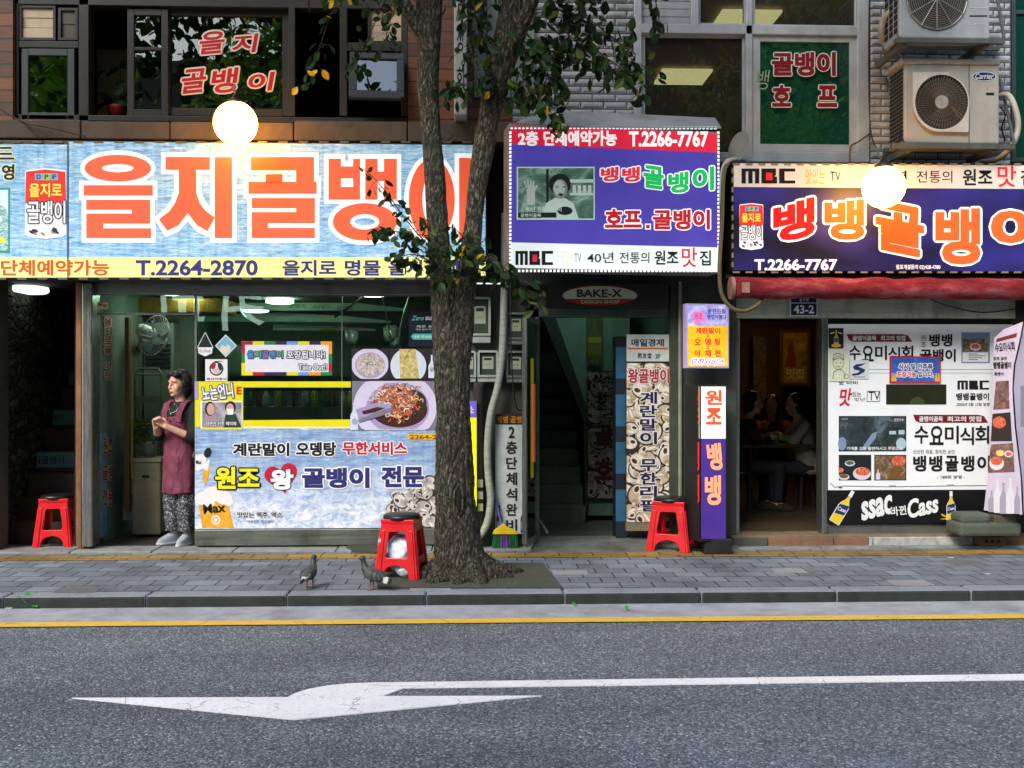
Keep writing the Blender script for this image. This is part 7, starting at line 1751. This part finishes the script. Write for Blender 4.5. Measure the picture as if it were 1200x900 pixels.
hand(b, wrL, (B.p(-.04, .285, 1.15) - wrL), -B.l * 1. - B.f * .4, 62, .92, -1)
hand(b, wrR, (B.p(-.035, .30, 1.16) - wrR), B.l * 1. + B.f * .3, 48, .92, 1)
for s_, fx in ((1, .045), (-1, -.02)):
    limb(b, [B.p(s_ * .085, 0, .82), B.p(s_ * .085, .012, .45), B.p(s_ * .080, -.005, .075)], [.085, .055, .036])
    limb(b, [B.p(s_ * .08, -.01, .05), B.p(s_ * .083, .03, .03)], [.032, .022])
body = b.build('body', M_skin, wm); remesh(body, .0048, 4)
face(P, rot, 1.03, body)
b = MB(); P2 = P
b.ball(P(0, .038, .048), (.091, .096, .100), 0, 28, 20, rot); b.ball(P(0, .068, -.035), (.086, .060, .095), 0, 24, 16, rot)
for s_ in (-1, 1): b.ball(P(s_ * .079, .028, -.022), (.024, .052, .092), 0, 18, 14, rot); b.ball(P(s_ * .050, -.052, .088), (.040, .034, .028), 0, 16, 12, rot)
b.ball(P(0, -.045, .102), (.06, .04, .028), 0, 18, 12, rot)
hr = b.build('hair', M_hair, wm); remesh(hr, .006, 2); wavy(hr, .008, 26); wavy(hr, .0025, 80)
b = MB()
B.rings([(0, 0, .98, .15, .112), (0, .01, 1.12, .163, .124), (0, .005, 1.21, .176, .115), (0, -.005, 1.275, .14, .082), (0, -.005, 1.302, .085, .066)], mb=b)
limb(b, [shL, elL, elL.lerp(wrL, .22)], [.062, .054, .046]); limb(b, [shR, elR, elR.lerp(wrR, .25)], [.062, .054, .046])
sh = b.build('shirt', mat('black_knit', (26, 26, 30), .8, var=.3, bump=.4, bscale=200), wm); remesh(sh, .007, 2); wavy(sh, .006, 16)
def apron_mat():
    k = NT('maroon_apron'); v = k.coords()
    ck = k.n('TexChecker'); k.l(v, ck.inputs[0]); ck.inputs['Scale'].default_value = 120
    col = k.ramp(k.noise(v, 9, 6), [(.3, lin((92, 34, 54))), (.7, lin((128, 58, 80)))])
    col = k.mixc(col, k.ramp(ck.outputs[1], [(0, (.82,) * 3), (1, (1.12,) * 3)]), 1, 'MULTIPLY')
    k.bump(k.noise(k.coords((1, 1, .35)), 14, 4, .6, 1.), .7, .03); return k.fin(col, .75)
M_apr = apron_mat()
b = MB()
B.rings([(0, .0, .47, .180, .140), (0, .0, .60, .178, .138), (0, .0, .78, .172, .132), (0, .0, .90, .168, .126), (0, .004, 1.00, .150, .118), (0, .012, 1.10, .152, .130), (0, .010, 1.17, .146, .126)], 28, b)
ap = b.build('apron', M_apr, wm); remesh(ap, .0075, 2)
for v in ap.data.vertices:
    z = v.co.z; a = math.atan2(v.co.y, v.co.x); amt = max(0, min(1, (1.0 - z) / .5)); v.co.x *= 1 + .035 * amt * math.sin(a * 9 + z * 4); v.co.y *= 1 + .035 * amt * math.sin(a * 9 + z * 4)
wavy(ap, .010, 11)
for s_ in (-1, 1):
    b = MB(); pts = [B.p(s_ * .085, .130, 1.12), B.p(s_ * .093, .122, 1.20), B.p(s_ * .105, .072, 1.285), B.p(s_ * .105, 0, 1.312), B.p(s_ * .10, -.07, 1.27), B.p(s_ * .085, -.105, 1.16)]
    c2, _ = dense(pts, [0] * 6, .02); base_ = len(b.v)
    for i, p in enumerate(c2):
        t = (c2[min(i + 1, len(c2) - 1)] - c2[max(i - 1, 0)]).normalized(); nn = B.l.cross(t).normalized() * .007; nn = nn if nn.dot(B.f + Vector((0, 0, .6))) > 0 or i > len(c2) * .6 else -nn
        b.v += [p + B.l * .034 - nn, p + B.l * .034 + nn, p - B.l * .034 + nn, p - B.l * .034 - nn]
        if i:
            q = base_ + (i - 1) * 4
            for e in range(4): b.f.append((q + e, q + (e + 1) % 4, q + 4 + (e + 1) % 4, q + 4 + e)); b.m.append(0)
    b.build('apron_strap', M_apr, wm, bevel=.003)
b = MB()
for s_ in (-1, 1):
    B.rings([(s_ * .088, .0, .125, .084, .088), (s_ * .088, .003, .30, .086, .090), (s_ * .086, .003, .46, .090, .094), (s_ * .070, 0, .60, .075, .08)], 20, b)
def trouser_mat():
    k = NT('patterned_trousers'); n = k.noise(k.coords(), 62, 4, .7, 1.2)
    col = k.ramp(n, [(.50, lin((30, 30, 38))), (.56, lin((90, 92, 104))), (.64, lin((196, 198, 206)))]); return k.fin(col, .8)
tr = b.build('trousers', trouser_mat(), wm); remesh(tr, .008, 2)
for v in tr.data.vertices:
    a = math.atan2(v.co.y, v.co.x); v.co += Vector((v.co.x, v.co.y, 0)) * .05 * math.sin(a * 7 + v.co.z * 9)
wavy(tr, .008, 14)
M_shoe = mat('grey_canvas', (150, 158, 166), .7, bump=.3, bscale=200); M_sole = mat('pale_sole', (196, 198, 196), .6)
for s_, fo, dg in ((1, .03, 18), (-1, .0, 50)):
    b = MB(); B2 = Body(B.p(s_ * .085, 0, 0), dg)
    B2.rings([(0, .05, .0, .042, .125), (0, .05, .018, .044, .128), (0, .05, .020, .040, .122), (0, .042, .055, .040, .112), (0, .012, .085, .040, .080), (0, -.01, .105, .042, .056)], 22, b)
    sh_ = b.build('shoe', M_shoe, wm); remesh(sh_, .006, 1); sh_.data.materials.append(M_sole)
    for f in sh_.data.polygons: f.material_index = 1 if f.center.z < .018 else 0
b = MB(); c2 = [B.p(.055 * math.sin(t), .10 + .03 * math.cos(t) ** 2, 1.29 - .09 * math.cos(t * .5) ** 2) for t in np.linspace(-2.6, 2.6, 24)]; b.tube(c2, .0025, 6); b.ball(B.p(0, .134, 1.19), (.008, .008, .014)); b.build('necklace', mat('necklace_silver', (180, 180, 176), .3, .8), wm, smooth=True)
b = MB()
for s_ in (-1, 1): b.ball(B.p(s_ * .04, .145, 1.145), .006, 0, 8, 6)
b.ball(B.p(.0, .148, 1.13), .009, 0, 10, 8); b.build('apron_button', ink((40, 20, 30)), wm)

# ---- guests at the table in the dim restaurant
tx = X(905, 11.5); FL = .2
s = thing('dining_table', 'long dark table in the dim restaurant', 'table', (tx, 11.4, FL))
b = MB(); b.box(X(864, 11.3), X(962, 11.3), 11.1, 11.75, FL + .70, FL + .74); b.build('tabletop', mat('dark_tabletop', (70, 58, 44), .3, grime=.3), s, bevel=.008)
for px in (872, 952):
    for y in (11.15, 11.7): b = MB(); b.tube([(X(px, 11.4), y, FL), (X(px, 11.4), y, FL + .7)], .02); b.build('leg', M_dark, s)
def seated(px, Y, deg, fdeg, label, shirt, arms, hair_long=False, k=1., lean=0.):
    x = X(px, Y); o = thing('person', label, 'person', (x, Y, FL)); B = Body((x, Y, FL), deg, fdeg, k)
    b = MB(); hc = B.p(0, .05 + lean, 1.16); P, rot = head(B, b, hc, 8)
    limb(b, [B.p(0, lean * .8, .97), B.p(0, .03 + lean, 1.08)], [.05, .046])
    B.rings([(0, 0, .40, .17, .13), (0, 0, .52, .16, .12), (0, lean * .4, .70, .15, .11), (0, lean * .7, .88, .175, .11), (0, lean * .8, .97, .12, .075), (0, lean * .8, .99, .06, .055)], mb=b)
    A = []
    for sgn, (e, w, hd) in zip((1, -1), arms):
        sh_, el, wr = B.p(sgn * .17, lean * .75, .93), B.p(*e), B.p(*w); A.append((sh_, el, wr)); limb(b, [sh_, el, wr], [.05, .04, .027]); hand(b, wr, B.p(*hd) - wr, -B.l * sgn, 60, .9, -sgn)
    for sgn in (-1, 1): limb(b, [B.p(sgn * .09, 0, .45), B.p(sgn * .10, .40, .46), B.p(sgn * .10, .38, .06), B.p(sgn * .10, .50, .03)], [.08, .058, .04, .03])
    bd = b.build('body', M_skin, o); remesh(bd, .0075, 2); face(P, rot, k, bd)
    b = MB(); b.ball(P(0, .036, .046), (.088 * k, .09 * k, .096 * k), 0, 24, 16, rot); b.ball(P(0, .07, -.03), (.08 * k, .05 * k, .10 * k), 0, 20, 14, rot)
    for sgn in (-1, 1): b.ball(P(sgn * .07, .03, -.03), (.024 * k, .05 * k, .08 * k), 0, 16, 12, rot)
    if hair_long: limb(b, [P(0, .07, -.05), P(0, .085, -.22)], [.075 * k, .07 * k])
    h_ = b.build('hair', M_hair, o); remesh(h_, .009, 2); wavy(h_, .008, 30)
    b = MB(); B.rings([(0, 0, .42, .185, .145), (0, 0, .52, .175, .135), (0, lean * .4, .70, .165, .125), (0, lean * .7, .88, .187, .122), (0, lean * .8, .965, .13, .085), (0, lean * .8, .985, .085, .07)], mb=b)
    for a_ in A: limb(b, [a_[0], a_[1], a_[1].lerp(a_[2], .5)], [.062, .053, .043])
    t_ = b.build('shirt', shirt, o); remesh(t_, .009, 2); wavy(t_, .008, 14)
    b = MB()
    for sgn in (-1, 1): limb(b, [B.p(sgn * .09, 0, .46), B.p(sgn * .10, .41, .47), B.p(sgn * .10, .385, .12)], [.095, .07, .055])
    t_ = b.build('trousers', mat('dark_trousers', (40, 42, 50), .8) if 'dark_trousers' not in bpy.data.materials else bpy.data.materials['dark_trousers'], o); remesh(t_, .009, 2)
    b = MB()
    for sgn in (-1, 1): Bq = Body(B.p(sgn * .10, .38, 0), deg); Bq.rings([(0, .06, .0, .045, .13), (0, .06, .03, .045, .13), (0, .03, .08, .04, .08)], 18, b)
    b.build('shoe', M_dark, o, smooth=True)
    st2 = thing('wooden_stool', label_stool, 'stool', (x, Y, FL), 'stools in the restaurant')
    b = MB(); b.lathe([(.15, .40), (.16, .41), (.16, .43), (.14, .445), (.0, .448)], (x, Y, FL), 24); b.build('seat', mat('worn_red_seat', (70, 24, 20), .5) if 'worn_red_seat' not in bpy.data.materials else bpy.data.materials['worn_red_seat'], st2, smooth=True)
    for q in range(4): b = MB(); a_ = .78 + q * 1.57; b.tube([Vector((x + .15 * math.cos(a_), Y + .15 * math.sin(a_), FL)), Vector((x + .12 * math.cos(a_), Y + .12 * math.sin(a_), FL + .41))], .016, 8); b.build('leg', M_dark, st2)
    return o
label_stool = 'stool under the woman resting her chin on her hand in the restaurant'
seated(904, 12.05, 14, 24, 'woman resting her chin on her hand at the dim restaurant table', mat('black_red_shirt', (116, 34, 34), .8, var=.5, scale=5), [((.2, .22, .74), (.02, .34, .80), (-.05, .40, .82)), ((-.17, .27, .76), (-.05, .25, .98), (-.03, .18, 1.06))], True, .98, .06)
label_stool = 'stool under the guest in a grey shirt in the restaurant'
seated(946, 11.35, 92, 84, 'guest in a grey shirt seated side on at the right of the dim restaurant table', mat('grey_shirt', (140, 136, 124), .8), [((.2, .20, .76), (.05, .34, .80), (0, .42, .83)), ((-.2, .20, .76), (-.06, .36, .80), (-.02, .44, .84))], False, 1., .10)
label_stool = 'stool under the man in dark clothes in the restaurant'
seated(869, 11.4, -74, -70, 'guest in dark clothes seated side on at the left of the dim restaurant table', mat('black_shirt', (34, 34, 34), .8), [((.2, .18, .74), (.08, .34, .80), (.03, .42, .82)), ((-.2, .2, .74), (-.06, .36, .80), (-.02, .44, .82))], False, 1.02, .08)
M_jar = glass_mat('tumbler_glass', (.8, .85, .8), refl=1.5)
for px in (893, 901, 909):
    b = MB(); b.lathe([(.028, 0), (.036, .12), (.033, .12), (.026, .01)], (X(px, 11.25), 11.25, FL + .741), 16); tag(b.build('drinking_glass', mat('dull_glass', (120, 120, 104), .15) if 'dull_glass' not in bpy.data.materials else bpy.data.materials['dull_glass'], smooth=True), 'clear tumbler standing on the dim restaurant table', 'glass', 'tumblers on the restaurant table')
b = MB(); b.ball((X(927, 11.2), 11.22, FL + .785), (.10, .07, .045), 0, 20, 12)
tag(b.build('napkin_bundle', mat('green_cloth', (80, 130, 50), .8, bump=.5), smooth=True), 'green bundle lying on the edge of the restaurant table', 'cloth')
def frame_pic(px0, py0, px1, py1, Y, label, nm='picture'):
    s = thing('wall_picture', label, 'picture', at((px0 + px1) / 2, py1, Y)); b = MB(); f = 4
    for r in ((px0, py0, px0 + f, py1), (px1 - f, py0, px1, py1), (px0 + f, py0, px1 - f, py0 + f), (px0 + f, py1 - f, px1 - f, py1)): b.pbox(*r, Y, .05)
    b.build('frame', mat('gilt_frame', (96, 76, 34), .4, .4, grime=.3) if 'gilt_frame' not in bpy.data.materials else bpy.data.materials['gilt_frame'], s)
    b = MB(); b.pbox(px0 + f, py0 + f, px1 - f, py1 - f, Y + .01, .02, 0)
    b.build('picture', photo_mat('yellow_painting', ((.3, (60, 46, 20)), (.48, (150, 116, 36)), (.6, (170, 130, 50)), (.75, (70, 80, 40))), 4), s)
    if px1 - px0 > 30:
        b = MB(); b.poly([(px0 + 6, py1 - 22), (px0 + 11, py0 + 16), (px0 + 15, py0 + 12), (px0 + 19, py1 - 22)], Y + .01, .002, 0); b.text('맛집', px0 + 8, py1 - 20, px1 - 8, py1 - 8, Y + .01, .003, 1, .02); b.text('이야기', px0 + 21, py0 + 16, px1 - 7, py0 + 26, Y + .01, .003, 1, .0); b.build('artwork', [ink((120, 50, 30)), ink((206, 190, 120))], s)
frame_pic(914, 386, 950, 452, 13.9, 'framed yellow picture on the dark restaurant wall'); frame_pic(955, 394, 975, 450, 13.95, 'narrow framed picture half hidden by the restaurant door post')
b = MB(); b.pbox(883, 394, 898, 478, 14.2, .02); tag(b.build('wall_scroll', photo_mat('scroll_print', ((.4, (60, 50, 36)), (.6, (110, 96, 70))), 12)), 'faint hanging scroll on the dark restaurant wall', 'scroll')
for px, Y in ((905, 12.7),):
    b = MB(); b.lathe([(.10, 0), (.12, .06), (.03, .12)], (X(px, Y), Y, 2.43), 20); s = tag(b.build('added_lamp', lamp_mat('added_warm_lamp', (255, 206, 130), 22.), smooth=True), 'unseen warm lamp added under the restaurant ceiling to brighten the room', 'lamp')  # unseen lamp added to brighten the dark restaurant interior

for o in bpy.data.objects:
    if '_o' in o: del o['_o']
